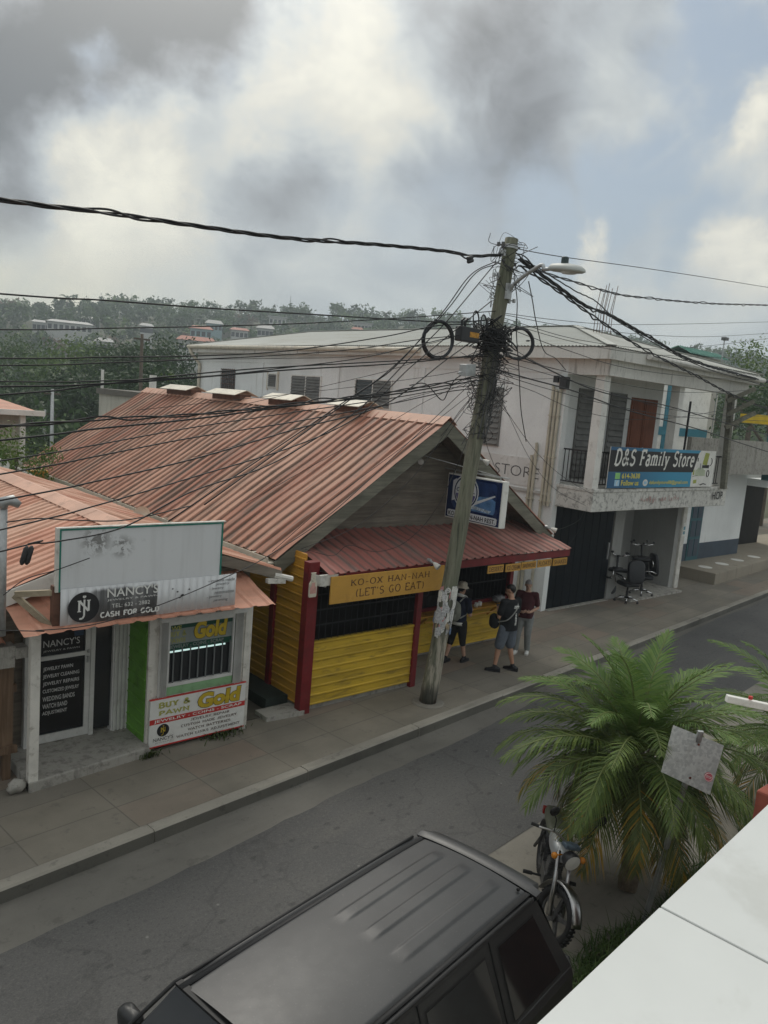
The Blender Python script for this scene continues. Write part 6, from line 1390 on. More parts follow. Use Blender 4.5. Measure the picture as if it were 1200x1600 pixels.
def person(label, loc, th, sc, sp):
    P = thing('person', label, 'person', loc, th); P.scale = (sc, sc, sc); S = sp
    hl, hr, kl, kr, al, ar = [V(S[k]) for k in ('hl', 'hr', 'kl', 'kr', 'al', 'ar')]; pel, che, nek = V(S['pel']), V(S['che']), V(S['nek'])
    sl, sr, el, er, wl, wr = [V(S[k]) for k in ('sl', 'sr', 'el', 'er', 'wl', 'wr')]
    q = MB(); loft(q, [(pel + V((0, 0, -.10)), .13, .10), (pel, .155, .115), (pel.lerp(che, .5), .135, .10), (che, .165, .115), (nek + V((0, -.01, -.05)), .13, .085), (nek, .06, .06)])
    limb(q, [nek + V((0, 0, -.04)), nek + V((0, .01, .04)), V(S['head']) + V((0, -.01, -.05))], [.062, .055, .052])
    for (h, k, a) in ((hl, kl, al), (hr, kr, ar)): limb(q, [h, h.lerp(k, .5), k, k.lerp(a, .3), a + V((0, 0, .03)), a + V((0, .02, -.02))], [.090, .078, .056, .056, .036, .036])
    for (s, e, w) in ((sl, el, wl), (sr, er, wr)): limb(q, [s, s.lerp(e, .5), e, e.lerp(w, .35), w], [.056, .047, .040, .040, .027])
    hand(q, wl, S['dl'], S.get('cl', (.5, 0, .3))); hand(q, wr, S['dr'], S.get('cr', (-.5, 0, .3)))
    HM = head_mesh(q, S['head'], S.get('yaw', 0), S.get('pitch', 0))
    skin_part('body', q, S['skin'], P, .0085, 3)
    e = MB()
    for s in (-1, 1): e.ball((s * .030, .081, .015), .0085, 8, 6)
    e.xf(HM); e.build('eyes', M_eye, P, True, local=True)
    # shirt
    q = MB(); ease = S.get('ease', .022); zb = S['hem']
    loft(q, [(V((pel.x, pel.y, zb)), .165 + ease, .125 + ease), (pel.lerp(che, .25), .158 + ease, .118 + ease + S.get('belly', 0)), (pel.lerp(che, .6), .15 + ease, .112 + ease + S.get('belly', 0)), (che, .172 + ease, .122 + ease), (nek + V((0, -.012, -.055)), .15, .095), (nek + V((0, -.005, -.01)), .075, .072)])
    for (s, el_) in ((sl, el), (sr, er)): limb(q, [s.lerp(nek, .35) + V((0, 0, -.02)), s, s.lerp(el_, .72)], [.07, .074, .066])
    sh = skin_part('shirt', q, S['shirt'], P, .010, 4)
    # legs
    q = MB(); f = S['leglen']; lr = S['legr']
    loft(q, [(pel + V((0, 0, -.14)), .155, .125), (pel + V((0, 0, -.02)), .172, .132), (V((pel.x, pel.y, zb + .05)), .16, .12)])
    for (h, k, a) in ((hl, kl, al), (hr, kr, ar)):
        pts = [h, h.lerp(k, .5), k.lerp(h, .12)] if f == 'knee' else ([h, h.lerp(k, .5), k, k.lerp(a, .16)] if f == 'below' else [h, h.lerp(k, .5), k, k.lerp(a, .5), a + V((0, 0, .03))]); limb(q, pts, lr[:len(pts)])
    skin_part(S['legname'], q, S['legs'], P, .010, 3)
    for a, dv in ((al, S.get('fl', (0, 1))), (ar, S.get('fr', (0, 1)))):
        shoe(P, a, dv, S['shoe'])
        if S.get('sock'): mb = MB(); limb(mb, [a + V((0, 0, .0)), a + V((0, 0, .035))], [.043, .043]); mb.build('sock', S['sock'], P, True, local=True)
    # hair
    if 'hair' in S:
        q = MB(); q.ball((0, -.014, .036), 1, 18, 14, sc=(.083, .102, .100))
        q2 = MB(); keep = []
        for f_ in q.f:
            c = sum((q.v[i] for i in f_), V()) / len(f_)
            if c.z > (.085 if c.y > .04 else .055 if c.y > .0 else .0 if c.y > -.03 else -.055): keep.append(f_)
        q2.v = [p + V((0, 0, 0)) + (p - V((0, -.014, .036))).normalized() * .006 * noise.noise(p * 55) for p in q.v]; q2.f = keep; q2.m = [0] * len(keep)
        q2.xf(HM); q2.build('hair', S['hair'], P, True, local=True, solid=.008)
    return P, HM
std = dict(pel=(0, 0, .96), che=(0, .0, 1.28), nek=(0, .0, 1.50), head=(0, .03, 1.645), hl=(-.095, 0, .90), hr=(.095, 0, .90), sl=(-.195, 0, 1.435), sr=(.195, 0, 1.435))
fl_, fr_ = PZ(774, 1046, 0), PZ(800, 1049, 0); mid = (fl_ + fr_) / 2
sp = dict(std, kl=(-.15, .06, .49), kr=(.12, .02, .49), al=(-.23, .04, .085), ar=(.17, -.06, .085), fl=(-.7, .8), fr=(-.35, 1), el=(-.26, .03, 1.13), er=(.27, .05, 1.13), wl=(-.10, .24, 1.20), wr=(.10, .25, 1.22), dl=(.7, .45, .25), dr=(-.75, .4, .2), cl=(.3, -.4, .6), cr=(-.3, -.4, .6),
          head=(0, .045, 1.64), pitch=-.30, yaw=.70, hem=.86, ease=.028, skin=M_skin, shirt=M_tee, legs=M_gshort, legname='shorts', leglen='knee', legr=[.118, .112, .104], shoe=M_shoeb, sock=M_shoeb, hair=M_hairb, belly=.015)
man, _ = person('person in a black tee with white back print and grey shorts, head bowed', (mid.x, mid.y, 0), math.radians(-6), 1.03, sp)
for i in range(13):     # column of white print down the back
    mb = MB(); rn = random.Random(i); z = 1.36 - i * .031; y = -.155 + .012 * math.sin(i * .5); wd_ = .018 if i > 1 else .05
    mb.prism([(.02 - wd_ + rn.uniform(-.01, .01), y - .004, z), (.02 + wd_ * rn.uniform(.5, 1.6), y - .004, z), (.02 + wd_, y - .004, z + .018), (.02 - wd_, y - .004, z + .018)], (0, .03, 0))
    mb.build('back_print', M_signw, man, local=True)
def bag_local(name, label, cat, P, mbs):
    S = thing(name, label, cat, P.location, P.rotation_euler.z); S.scale = P.scale
    for nm, mb, m in mbs: mb.build(nm, m, S, True, local=True)
    return S
def pillow(c, w, d, h, seed, pw=2.6):
    q = MB(); q.ball((0, 0, 0), 1, 20, 14); out = []
    for p in q.v:
        k = (abs(p.x) ** pw + abs(p.y) ** pw + abs(p.z) ** pw) ** (-1 / pw) if p.length > 0 else 1; s = p * k * (1 + .07 * noise.noise(p * 2.4 + V((seed, 0, 0)))); out.append(V(c) + V((s.x * w, s.y * d, s.z * h)))
    q.v = out; return q
st = MB(); st.tube(catmull([V((.14, .05, 1.47)), V((.02, .17, 1.35)), V((-.14, .20, 1.15)), V((-.22, .18, 1.02))], 6), .014, 6); st.tube(catmull([V((.14, .02, 1.47)), V((.05, -.15, 1.35)), V((-.16, -.14, 1.12)), V((-.25, .05, 1.02))], 6), .012, 6)
bag_local('camera_bag', 'black bag hanging at the hip of the person in grey shorts', 'bag', man, [('pouch', pillow((-.22, .19, 1.0), .085, .11, .15, 2), M_tee), ('strap', st, M_strap)])
ph = MB(); ph.obox((-.035, .315, 1.22), (.075, .0, .01), (0, .06, .05), (0, -.006, .008)); S = thing('phone', 'dark phone held in both hands by the person in grey shorts', 'phone', man.location, man.rotation_euler.z); S.scale = man.scale; ph.build('case', M_plasd, S, local=True)
# woman with the hat
a, b = PZ(719, 1040, 0), PZ(702, 1027, 0); mid = (a + b) / 2
sp = dict(std, kl=(-.11, -.06, .49), kr=(.11, .06, .49), al=(-.13, -.20, .085), ar=(.14, .15, .085), el=(-.25, .0, 1.13), er=(.26, .02, 1.12), wl=(-.12, .24, 1.16), wr=(.14, .25, 1.13), dl=(.3, .7, .3), dr=(-.2, .75, .35), cl=(.5, 0, .5), cr=(-.5, 0, .5), pitch=-.12, yaw=-.15, hem=.90, ease=.014, skin=M_skin2, shirt=M_navyt, legs=M_black, legname='leggings', leglen='below', legr=[.118, .104, .076, .072], shoe=M_shoeb, sock=M_shoeb, hair=M_hairb)
wom, HM = person('person in a bucket hat, navy top and black knee leggings beside the pole', (mid.x, mid.y, 0), math.radians(-78), .95, sp)
mb = MB(); mb.lathe([(.148, -.01), (.142, .004), (.104, .03), (.098, .075), (.085, .108), (.05, .122), (0, .124)], (0, -.01, .055), (0, -.05, 1), 24); mb.v = [p + V((0, 0, .006 * math.sin(5 * math.atan2(p.y, p.x)))) for p in mb.v]; mb.xf(HM); mb.build('bucket_hat', M_hat, wom, True, local=True, solid=.006)
q = MB(); q.tube(catmull([V((-.10, .10, 1.26)), V((-.115, .06, 1.46)), V((-.05, -.075, 1.535)), V((.05, -.075, 1.535)), V((.115, .06, 1.46)), V((.11, .12, 1.24))], 7), .036, 10); q.build('towel', M_towel, wom, True, local=True)
q = MB(); loft(q, [(V((0, 0, .87)), .185, .15), (V((0, 0, .94)), .183, .147)]); q.build('white_hem', M_towel, wom, True, local=True)
st = MB()
for s in (-1, 1): st.tube(catmull([V((s * .10, -.20, 1.42)), V((s * .125, -.02, 1.515)), V((s * .135, .13, 1.36)), V((s * .16, .06, 1.14)), V((s * .14, -.2, 1.06))], 6), .016, 6)
bk = bag_local('backpack', 'grey green drawstring backpack worn by the person in the bucket hat', 'backpack', wom, [('sack', pillow((0, -.245, 1.20), .165, .11, .235, 5, 2.3), M_pack), ('straps', st, M_strap)])
q = pillow((.02, -.345, 1.10), .10, .035, .09, 8); q.build('pocket', M_pack, bk, True, local=True)
# older man
a = PZ(826, 1018, 0)
sp = dict(std, kl=(-.10, .05, .49), kr=(.12, .10, .50), al=(-.12, -.04, .085), ar=(.14, .07, .085), fr=(.2, 1), el=(-.26, -.02, 1.13), er=(.27, -.01, 1.12), wl=(-.12, .22, 1.06), wr=(.10, .24, 1.05), dl=(.6, .5, .1), dr=(-.6, .5, .1), cl=(.2, -.4, .6), cr=(-.2, -.4, .6), pitch=-.38, yaw=.2, hem=.88, ease=.03, belly=.03, skin=M_skin2, shirt=M_maroon, legs=M_gtrou, legname='trousers', leglen='full', legr=[.118, .10, .082, .074, .070], shoe=M_shoew, hair=M_hairg)
old, _ = person('grey-haired person in a maroon polo and grey trousers half hidden behind the black tee', (a.x - .24, a.y + .02, 0), math.radians(122), .95, sp)

# ================================================================ parked dark SUV
def PD(x, y, depth): return EYE + ray(x, y) * (depth / FPX)
def carpaint(name, col, fade):
    m, t, bs, co = newmat(name); a = t.noise(co, 1.3, 5, .55); b = t.noise(co, 9, 8, .7); d = t.noise(co, 60, 3)
    c = t.mix(t.smooth(a, .38, .66), col, fade); c = t.mix(t.math('MULTIPLY', t.smooth(b, .55, .68), .15), c, mul(fade, 1.3)); c = t.mix(t.math('MULTIPLY', t.smooth(d, .6, .75), .15), c, (.2, .19, .17))
    setc(t, bs, c, t.math('ADD', t.math('MULTIPLY', b, .16), .38), None, spec=.5); bs.inputs['Coat Weight'].default_value = .06; bs.inputs['Coat Roughness'].default_value = .25; return m
M_car = carpaint('dull dark grey car paint', (.022, .023, .025), (.036, .037, .039)); M_carl = carpaint('dark car body paint', (.011, .012, .013), (.019, .020, .021))
M_rub = mat('black rubber trim', (.010, .010, .011), .6, .2, 8); M_tint = mat('tinted car glass', (.010, .011, .012), .06, .1, 1, spec=.7); M_tail = mat('red lamp lens', (.3, .015, .012), .2, .1)
p0, p1_ = PZ(284, 1532, 1.525), PZ(652, 1306, 1.525); CA = math.atan2(p1_.y - p0.y, p1_.x - p0.x); CS = (p1_ - p0).length / 2.49; rearv = V((math.cos(CA), math.sin(CA), 0)); farv = V((-math.sin(CA), math.cos(CA), 0))
org = p0 - farv * .60 * CS; org.z = -.136
CAR = thing('parked_suv', 'dull dark grey SUV with ribbed roof parked along the near side of the street', 'car', org, CA); CAR.scale = (CS, CS, 1)
RL, RZ, BZ = 2.46, 1.735, 1.08
def sidep(x, t, s, off=0.0): return V((x, s * ((.845 + (.60 - .845) * t) + off * .92), BZ + (1.655 - BZ) * t + off * .38))
# roof skin: crowned, with drip channels and three pairs of stamped ribs on the rear half
mb = MB(); nx, ny = 60, 110; vs = []
for i in range(nx + 1):
    x = -.03 + (RL + .03) * i / nx
    for j in range(ny + 1):
        y = -.60 + 1.20 * j / ny; ay = abs(y); z = RZ - .045 * (ay / .6) ** 2 - .018 * ((x - 1.25) / 1.25) ** 4
        if ay > .50: z -= .020 * min(1, (ay - .50) / .02)
        if ay > .565: z += .022 * min(1, (ay - .565) / .012)
        if ay > .585: z -= .05 * (ay - .585) / .015
        if ay < .45:
            for c in (-.29, -.02, .25):
                k = max(0, min(1, (.062 - abs(y - c)) / .016)); e = min(1, max(0, (x - 1.10) / .10)) * min(1, max(0, (2.34 - x) / .05)); z += .009 * k * e
        vs.append((x, y, z))
mb.add(vs, [(i * (ny + 1) + j, (i + 1) * (ny + 1) + j, (i + 1) * (ny + 1) + j + 1, i * (ny + 1) + j + 1) for i in range(nx) for j in range(ny)])
mb.build('roof', M_car, CAR, True, local=True)
for s in (-1, 1):
    mb = MB(); mb.bar((-.06, s * .532, RZ - .052), (RL, s * .532, RZ - .052), .045, .012); mb.tube([(-.62, s * .84, BZ + .02), (-.3, s * .74, BZ + .34), (-.05, s * .605, 1.675), (.1, s * .592, 1.688), (RL - .05, s * .592, 1.69)], .014, 6); mb.build('drip_rail', M_rub, CAR, True, local=True)
# pillars and side glass
for s in (-1, 1):
    mb = MB(); n = 10
    A = [sidep(-.62, 0, s), sidep(2.74, 0, s), sidep(2.60, .5, s), sidep(RL + .02, 1, s), sidep(.0, 1, s)]
    mb.poly(A if s < 0 else A[::-1]); mb.build('side_frame', M_carl, CAR, local=True)
    for (a0, a1, b1, b0) in ((-.42, .88, .88, .13), (.98, 1.74, 1.70, .98), (1.86, 2.58, 2.38, 1.86)):
        q = [(a0, .04), (a1, .04), (b1, .90), (b0, .90)]
        mb = MB(); pp = [sidep(x, t, s, .004) for x, t in q]; mb.poly(pp if s < 0 else pp[::-1]); w = mb.build('window_rubber', M_rub, CAR, local=True)
        cx = sum(x for x, t in q) / 4; mb = MB(); pp = [sidep(cx + (x - cx) * .965, .47 + (t - .47) * .95, s, .008) for x, t in q]; mb.poly(pp if s < 0 else pp[::-1]); mb.build('side_window', M_tint, w, local=True)
    mb = MB()
    for x in (.93, 1.78): mb.bar(sidep(x, 0, s, .005), sidep(x, 1, s, .005), .012, .008, up=(0, s, 0))
    mb.build('door_gap', M_rub, CAR, local=True)
# windscreen, rear glass, lower body
mb = MB(); mb.poly([(-.66, -.80, BZ), (-.66, .80, BZ), (-.04, .585, 1.67), (-.04, -.585, 1.67)]); mb.build('windscreen', M_tint, CAR, local=True)
mb = MB(); mb.bar((-.035, -.585, 1.678), (-.035, .585, 1.678), .05, .02); mb.bar((-.68, -.8, BZ + .01), (-.68, .8, BZ + .01), .06, .03); mb.bar((-.60, -.5, BZ + .10), (-.55, .25, BZ + .15), .02, .015); mb.bar((-.6, .1, BZ + .1), (-.42, .62, BZ + .22), .02, .015); mb.build('windscreen_trim', M_rub, CAR, local=True)
mb = MB(); vs = []; st = [(-1.95, .60, .62, .82), (-1.9, .76, .55, .90), (-1.6, .83, .40, .98), (-.70, .86, .38, BZ + .0), (.5, .87, .38, BZ + .005), (2.2, .885, .38, BZ + .005), (2.74, .882, .40, BZ + .004), (2.86, .80, .48, BZ - .03)]
for (x, w, z0, z1) in st:
    prof = [(-w * .9, z0), (-w, z0 + .15), (-w * 1.01, (z0 + z1) / 2), (-w * .985, z1 - .06), (-w * .96, z1), (w * .96, z1), (w * .985, z1 - .06), (w * 1.01, (z0 + z1) / 2), (w, z0 + .15), (w * .9, z0)]; vs += [(x, a, b) for a, b in prof]
k = 10; n = len(st); mb.add(vs, [(i * k + j, i * k + (j + 1) % k, (i + 1) * k + (j + 1) % k, (i + 1) * k + j) for i in range(n - 1) for j in range(k)] + [tuple(range(k)), tuple((n - 1) * k + j for j in reversed(range(k)))])
mb.build('body', M_carl, CAR, local=True, bevel=.02, weld=True)
mb = MB(); mb.poly([(2.745, -.80, BZ), (2.745, .80, BZ), (RL + .08, .57, 1.66), (RL + .08, -.57, 1.66)][::-1]); mb.build('tailgate', M_carl, CAR, local=True)
mb = MB(); mb.poly([(2.738, -.68, BZ + .08), (2.738, .68, BZ + .08), (RL + .125, .52, 1.60), (RL + .125, -.52, 1.60)][::-1]); mb.build('rear_window', M_tint, CAR, local=True)
mb = MB(); n = 14; vs = []
for i in range(n + 1):
    y = -.60 + 1.2 * i / n; c = .03 * (1 - (y / .6) ** 2); e = min(1, (.6 - abs(y)) / .05 + .25)
    vs += [(RL + .012, y, RZ - .05 + c * 1.2), (RL + .09, y, RZ - .045 + c * 1.2 + .012 * e), (RL + .21 * e, y, RZ - .075 + c), (RL + .20 * e, y, RZ - .11 + c), (RL + .05, y, RZ - .10)]
mb.add(vs, [(i * 5 + j, (i + 1) * 5 + j, (i + 1) * 5 + (j + 1) % 5, i * 5 + (j + 1) % 5) for i in range(n) for j in range(5)] + [tuple(range(5)), tuple(n * 5 + j for j in reversed(range(5)))]); mb.build('rear_spoiler', M_car, CAR, True, local=True, bevel=.006)
for s in (-1, 1):
    mb = MB(); pp = [V((2.76, s * .74, .75)), V((2.80, s * .62, .75)), V((2.77, s * .62, 1.0)), V((2.74, s * .74, 1.0))]; mb.prism(pp, (.02, s * .01, 0)); mb.build('tail_lamp', M_tail, CAR, local=True)
    mb = MB(); c = V((-.12, s * .97, 1.22)); q = pillow((0, 0, 0), .06, .11, .085, 3, 3); q.v = [p + c for p in q.v]; mi = q.build('wing_mirror', M_carl, CAR, True, local=True); q = MB(); q.bar((-.11, s * .78, 1.17), (-.12, s * .92, 1.19), .05, .04); q.build('mirror_arm', M_rub, mi, local=True)
    for x in (-1.1, 1.95):
        mb = MB(); prof = [(.20, -.11), (.33, -.10), (.355, -.05), (.355, .05), (.33, .10), (.20, .11)]; mb.lathe(prof, (x, s * .76, .355), (0, 1, 0), 28); w = mb.build('wheel', M_rub, CAR, True, local=True); q = MB(); q.lathe([(0, .07), (.06, .08), (.2, .06), (.21, .10)], (x, s * .76, .355), (0, s, 0), 20); q.build('rim', M_galv, w, True, local=True)
    mb = MB(); 
    for x in (.75, 1.6): mb.bar((x - .1, s * .885, .92), (x + .1, s * .885, .92), .02, .03); mb.build('door_handle', M_rub, CAR, local=True); mb = MB()
    mb.bar((-.9, s * .885, .70), (2.3, s * .885, .70), .025, .10); mb.build('side_moulding', M_rub, CAR, local=True)
mb = MB(); mb.box(-1.98, -1.86, -.7, .7, .45, .62); mb.build('bumper', M_rub, CAR, local=True, bevel=.03); mb = MB(); mb.box(2.78, 2.92, -.78, .78, .45, .66); mb.build('rear_bumper', M_rub, CAR, local=True, bevel=.03)
mb = MB(); mb.tube([(-.65, .83, 1.10), (-.75, .83, 1.6), (-.9, .83, 2.0)], .004, 4)
mb = MB(); mb.ball((RL - .05, -.47, RZ - .02), .016, 8, 6); mb.build('washer_nozzle', M_rub, CAR, True, local=True)

# ================================================================ motorcycle under the palm
M_mc = mat('scuffed chrome', (.33, .33, .33), .3, .2, 12, metal=1.0); M_tank = mat('silver painted tank', (.38, .39, .40), .3, .12, 6, metal=.3); M_seat = mat('olive vinyl seat', (.13, .135, .10), .55, .15, 8); M_amber = mat('amber lens', (.55, .2, .02), .25, .1); M_eng = mat('dull engine alloy', (.10, .10, .10), .5, .3, 15, metal=.6)
fw = PZ(857, 1470, -.136); ang = math.radians(222); f_ = V((math.cos(ang), math.sin(ang), 0)); org = fw - f_ * .66; org.z = -.136
MC = thing('motorcycle', 'small chrome and black motorcycle parked under the palm fronds', 'motorcycle', org, ang); MC.rotation_euler = (math.radians(-7), 0, ang)
def wheel(x, R, M, nm='wheel'):
    mb = MB(); mb.torus((x, 0, R), (0, 1, 0), R - .042, .046, 36, 10); 
    for k in range(40):
        a = 2 * pi * k / 40; d = V((math.cos(a), 0, math.sin(a))); mb.obox(V((x, -.035, R)) + d * (R - .006) + V((0, 0, 0)), d * .012, V((0, .07, 0)), V((-d.z, 0, d.x)) * .022)
    mb.xf(M); w = mb.build(nm, M_rub, MC, True, local=True); q = MB(); q.torus((x, 0, R), (0, 1, 0), R - .085, .016, 32, 6); q.cyl((x, -.05, R), (x, .05, R), .055, 14)
    for k in range(5):
        a = 2 * pi * k / 5 + .3; d = V((math.cos(a), 0, math.sin(a))); n_ = V((-d.z, 0, d.x)); q.prism([V((x, -.012, R)) + d * .04 - n_ * .028, V((x, -.012, R)) + d * .04 + n_ * .028, V((x, -.012, R)) + d * (R - .085) + n_ * .016, V((x, -.012, R)) + d * (R - .085) - n_ * .016], (0, .024, 0))
    q.xf(M); q.build('rim', M_eng, w, local=True)
Idm = Matrix.Identity(4); hd = V((.42, 0, .86)); ax_ = V((.24, 0, -.565)).normalized(); STEER = Matrix.Translation(hd) @ Matrix.Rotation(math.radians(-29), 4, ax_) @ Matrix.Translation(-hd)
wheel(.66, .295, STEER); wheel(-.62, .29, Idm)
q = MB()
for s in (-1, 1): q.tube([(.40, s * .085, .88), (.55, s * .085, .56), (.66, s * .085, .295)], [.022, .024, .03], 8)
q.xf(STEER); q.build('front_fork', M_mc, MC, True, local=True)
q = MB(); n = 16; vs = []
for i in range(n + 1):
    a = math.radians(20 + 150 * i / n); 
    for w, r in ((-.065, .335), (-.03, .352), (.03, .352), (.065, .335)): vs.append((.66 + math.cos(a) * r, w, .295 + math.sin(a) * r))
q.add(vs, [(i * 4 + j, i * 4 + j + 1, (i + 1) * 4 + j + 1, (i + 1) * 4 + j) for i in range(n) for j in range(3)]); q.xf(STEER); q.build('front_mudguard', M_mc, MC, True, local=True, solid=.004)
q = MB(); q.tube(catmull([V((.28, -.36, 1.03)), V((.36, -.20, 1.05)), V((.42, 0, .98)), V((.36, .20, 1.05)), V((.28, .36, 1.03))], 6), .012, 7); q.xf(STEER); hb = q.build('handlebar', M_mc, MC, True, local=True)
for s in (-1, 1):
    q = MB(); q.cyl((.30, s * .30, 1.035), (.22, s * .42, 1.02), .018, 8); q.xf(STEER); q.build('grip', M_rub, hb, local=True); q = MB(); q.tube([(.36, s * .22, 1.05), (.37, s * .27, 1.2), (.36, s * .32, 1.25)], .006, 5); q.lathe([(0, -.008), (.055, -.006), (.055, .006), (0, .010)], (.36, s * .33, 1.28), (-1, 0, .1), 14); q.xf(STEER); q.build('mirror', M_rub, hb, True, local=True)
    q = MB(); q.tube([(.44, s * .06, .86), (.47, s * .17, .86)], .008, 5); q.ball((.48, s * .19, .86), .035, 10, 8); q.xf(STEER); q.build('indicator', M_amber, MC, True, local=True)
q = MB(); q.lathe([(.04, -.09), (.08, -.05), (.095, .02), (.09, .045)], (.52, 0, .86), (1, 0, -.1), 16); q.xf(STEER); h_ = q.build('headlight', M_plasd, MC, True, local=True); q = MB(); q.lathe([(0, .055), (.088, .046)], (.52, 0, .86), (1, 0, -.1), 16); q.xf(STEER); q.build('lens', M_lens, h_, local=True)
q = MB(); q.box(.39, .49, -.10, .10, .95, 1.0); q.xf(STEER); q.build('gauge_pod', mat('blue grey gauge', (.08, .11, .14), .3, .3, 12), MC, local=True, bevel=.015)
q = pillow((.12, 0, .78), .28, .125, .10, 4, 2.6); q.build('fuel_tank', M_tank, MC, True, local=True); q = pillow((-.38, 0, .77), .36, .125, .05, 6, 3); q.build('seat', M_seat, MC, True, local=True)
q = MB(); q.tube([(.40, 0, .82), (.2, 0, .62), (.05, 0, .32), (-.25, 0, .30)], .02, 8); q.tube([(.38, 0, .76), (-.1, 0, .68), (-.75, 0, .70)], .018, 8); q.tube([(-.25, 0, .30), (-.62, .1, .29)], .018, 6); q.tube([(-.3, .12, .66), (-.6, .13, .30)], .02, 6); q.tube([(-.3, -.12, .66), (-.6, -.13, .30)], .02, 6); q.build('frame', M_plasd, MC, True, local=True)
q = MB(); q.box(-.12, .16, -.10, .10, .26, .42); q.box(.0, .14, -.07, .07, .42, .58)
for k in range(6): q.box(-.01, .15, -.085, .085, .43 + k * .025, .437 + k * .025)
q.build('engine', M_eng, MC, local=True, bevel=.008)
q = MB(); q.tube([(.13, .05, .36), (.18, .10, .22), (-.2, .14, .20), (-.75, .17, .30)], [.018, .02, .03, .038], 8); q.build('exhaust', M_mc, MC, True, local=True); q = MB(); q.tube([(-.05, .12, .25), (-.10, .34, .0)], .011, 6); q.build('side_stand', M_plasd, MC, local=True)
q = MB(); q.cyl((-.02, -.28, .29), (-.02, .28, .29), .013, 6)
for s in (-1, 1): q.cyl((-.02, s * .2, .29), (-.02, s * .3, .29), .022, 8)
q.build('foot_pegs', M_rub, MC, local=True); q = MB(); n = 10; vs = []
for i in range(n + 1):
    a = math.radians(40 + 120 * i / n)
    for w, r in ((-.07, .33), (.07, .33)): vs.append((-.62 + math.cos(a) * r, w, .29 + math.sin(a) * r))
q.add(vs, [(i * 2, i * 2 + 1, i * 2 + 3, i * 2 + 2) for i in range(n)]); q.build('rear_mudguard', M_plasd, MC, True, local=True, solid=.004)
q = MB(); q.box(-.92, -.84, -.09, .09, .60, .68); q.build('tail_lamp', M_tail, MC, local=True, bevel=.01)

# ================================================================ palms
M_pg = leafmat('palm leaflets', (.060, .105, .024), (.15, .205, .048)); M_pg2 = leafmat('young palm leaflets', (.095, .175, .045), (.17, .25, .07)); M_py = leafmat('yellowing palm leaflets', (.24, .19, .03), (.34, .20, .035)); M_po = leafmat('old palm leaflets', (.07, .10, .03), (.14, .155, .05)); M_pd = leafmat('dead palm leaflets', (.13, .085, .045), (.20, .14, .08)); M_rach = mat('palm leaf stalk', (.13, .16, .05), .6, .2, 6); M_ptr = mat('palm trunk', (.14, .11, .075), .9, .35, 10, bump=.5)
def palm(label, base, crown, seed, n, L0, mats, young=True, group=None, spread=1.0):
    P = thing('palm_tree', label, 'palm', base, 0, group); rn = random.Random(seed); base, crown = V(base), V(crown)
    mb = MB(); pts = [base.lerp(crown, i / 12) + V((.04 * math.sin(i * .6), .03 * math.cos(i * .5), 0)) for i in range(13)]; mb.tube(pts, [.105 + (.014 if i % 2 else 0) - .001 * i for i in range(13)], 12); mb.build('trunk', M_ptr, P)
    mb = MB()
    for i in range(60):
        a = rn.uniform(0, 6.28); z = rn.uniform(-.35, .1); d = V((math.cos(a), math.sin(a), 0)); p = crown + d * .10 + V((0, 0, z)); mb.prism([p - V((-d.y, d.x, 0)) * .03, p + V((-d.y, d.x, 0)) * .03, p + d * .10 + V((0, 0, .16))], d * .015)
    mb.build('leaf_bases', M_ptr, P)
    g = 2.39996
    for i in range(n):
        f = i / (n - 1); az = i * g + rn.uniform(-.2, .2); d = V((math.cos(az), math.sin(az), 0))
        el = math.radians(80 - 98 * f ** .8 + rn.uniform(-8, 8)); L = L0 * (.72 + .28 * math.sin(pi * min(1, f * .9 + .15))) * rn.uniform(.9, 1.08); dro = math.radians(50 + 62 * f ** .7 + rn.uniform(-12, 12)) * spread
        start = crown + V((0, 0, .42 * (1 - f) ** 1.5 - .05)) + d * .05; N = 22; pts = [start]; T = []
        tw = rn.uniform(-.25, .25)
        for k in range(N):
            s = k / N; e = el - dro * s ** 1.4; t = d * math.cos(e) + V((0, 0, math.sin(e))) + V((-d.y, d.x, 0)) * tw * s; t.normalize(); T.append(t); pts.append(pts[-1] + t * L / N)
        T.append(T[-1]); mb = MB(); mb.tube(pts, [.016 * (1 - .85 * k / N) + .002 for k in range(N + 1)], 5, 1)
        dead = f > .93; old_ = f > .62
        M1 = mats[0] if not old_ else mats[2]
        if young and f < .22: M1 = mats[1]
        if dead: M1 = M_pd
        side = V((-d.y, d.x, 0)); nl = 44; lm = .40 if not dead else .22
        for q in range(nl):
            s = .13 + .87 * (q + .5) / nl; k = min(N - 1, int(s * N)); fr = s * N - k; p = pts[k].lerp(pts[k + 1], fr); t = T[k]; up = side.cross(t) * -1
            if up.z < 0 and abs(t.z) < .95: up = -up
            ll = lm * (math.sin(pi * (s * .86 + .12)) ** .7) * rn.uniform(.85, 1.1)
            for sg in (-1, 1):
                if rn.random() < (.05 if not dead else .5): continue
                fw_ = .55 + .55 * s; dr = rn.uniform(-.18, .18); v = (side * sg * (1 - .35 * s) + t * fw_ + up * (.26 - .2 * f + dr * .5) + V((dr * .3, dr * .3, 0))).normalized(); tip = v * ll; sag = V((0, 0, -ll * (.16 + .3 * f + rn.uniform(0, .18))))
                w = t * .0150; m_ = 0
                if old_ and ((s > .62 and rn.random() < 1.3 * (f - .5)) or rn.random() < .06): m_ = 2
                a_, b_, c_ = p, p + tip * .5 + sag * .22, p + tip + sag
                mb.add([a_ - w * .6, a_ + w * .6, b_ + w, b_ - w, c_ + w * .15], [(0, 1, 2, 3), (3, 2, 4)], m_)
        mb.build('frond', [M1, M_rach, M_py], P)
    return P
bz = PZ(983, 1392, -.136); cr = PD(988, 1200, 9.15)
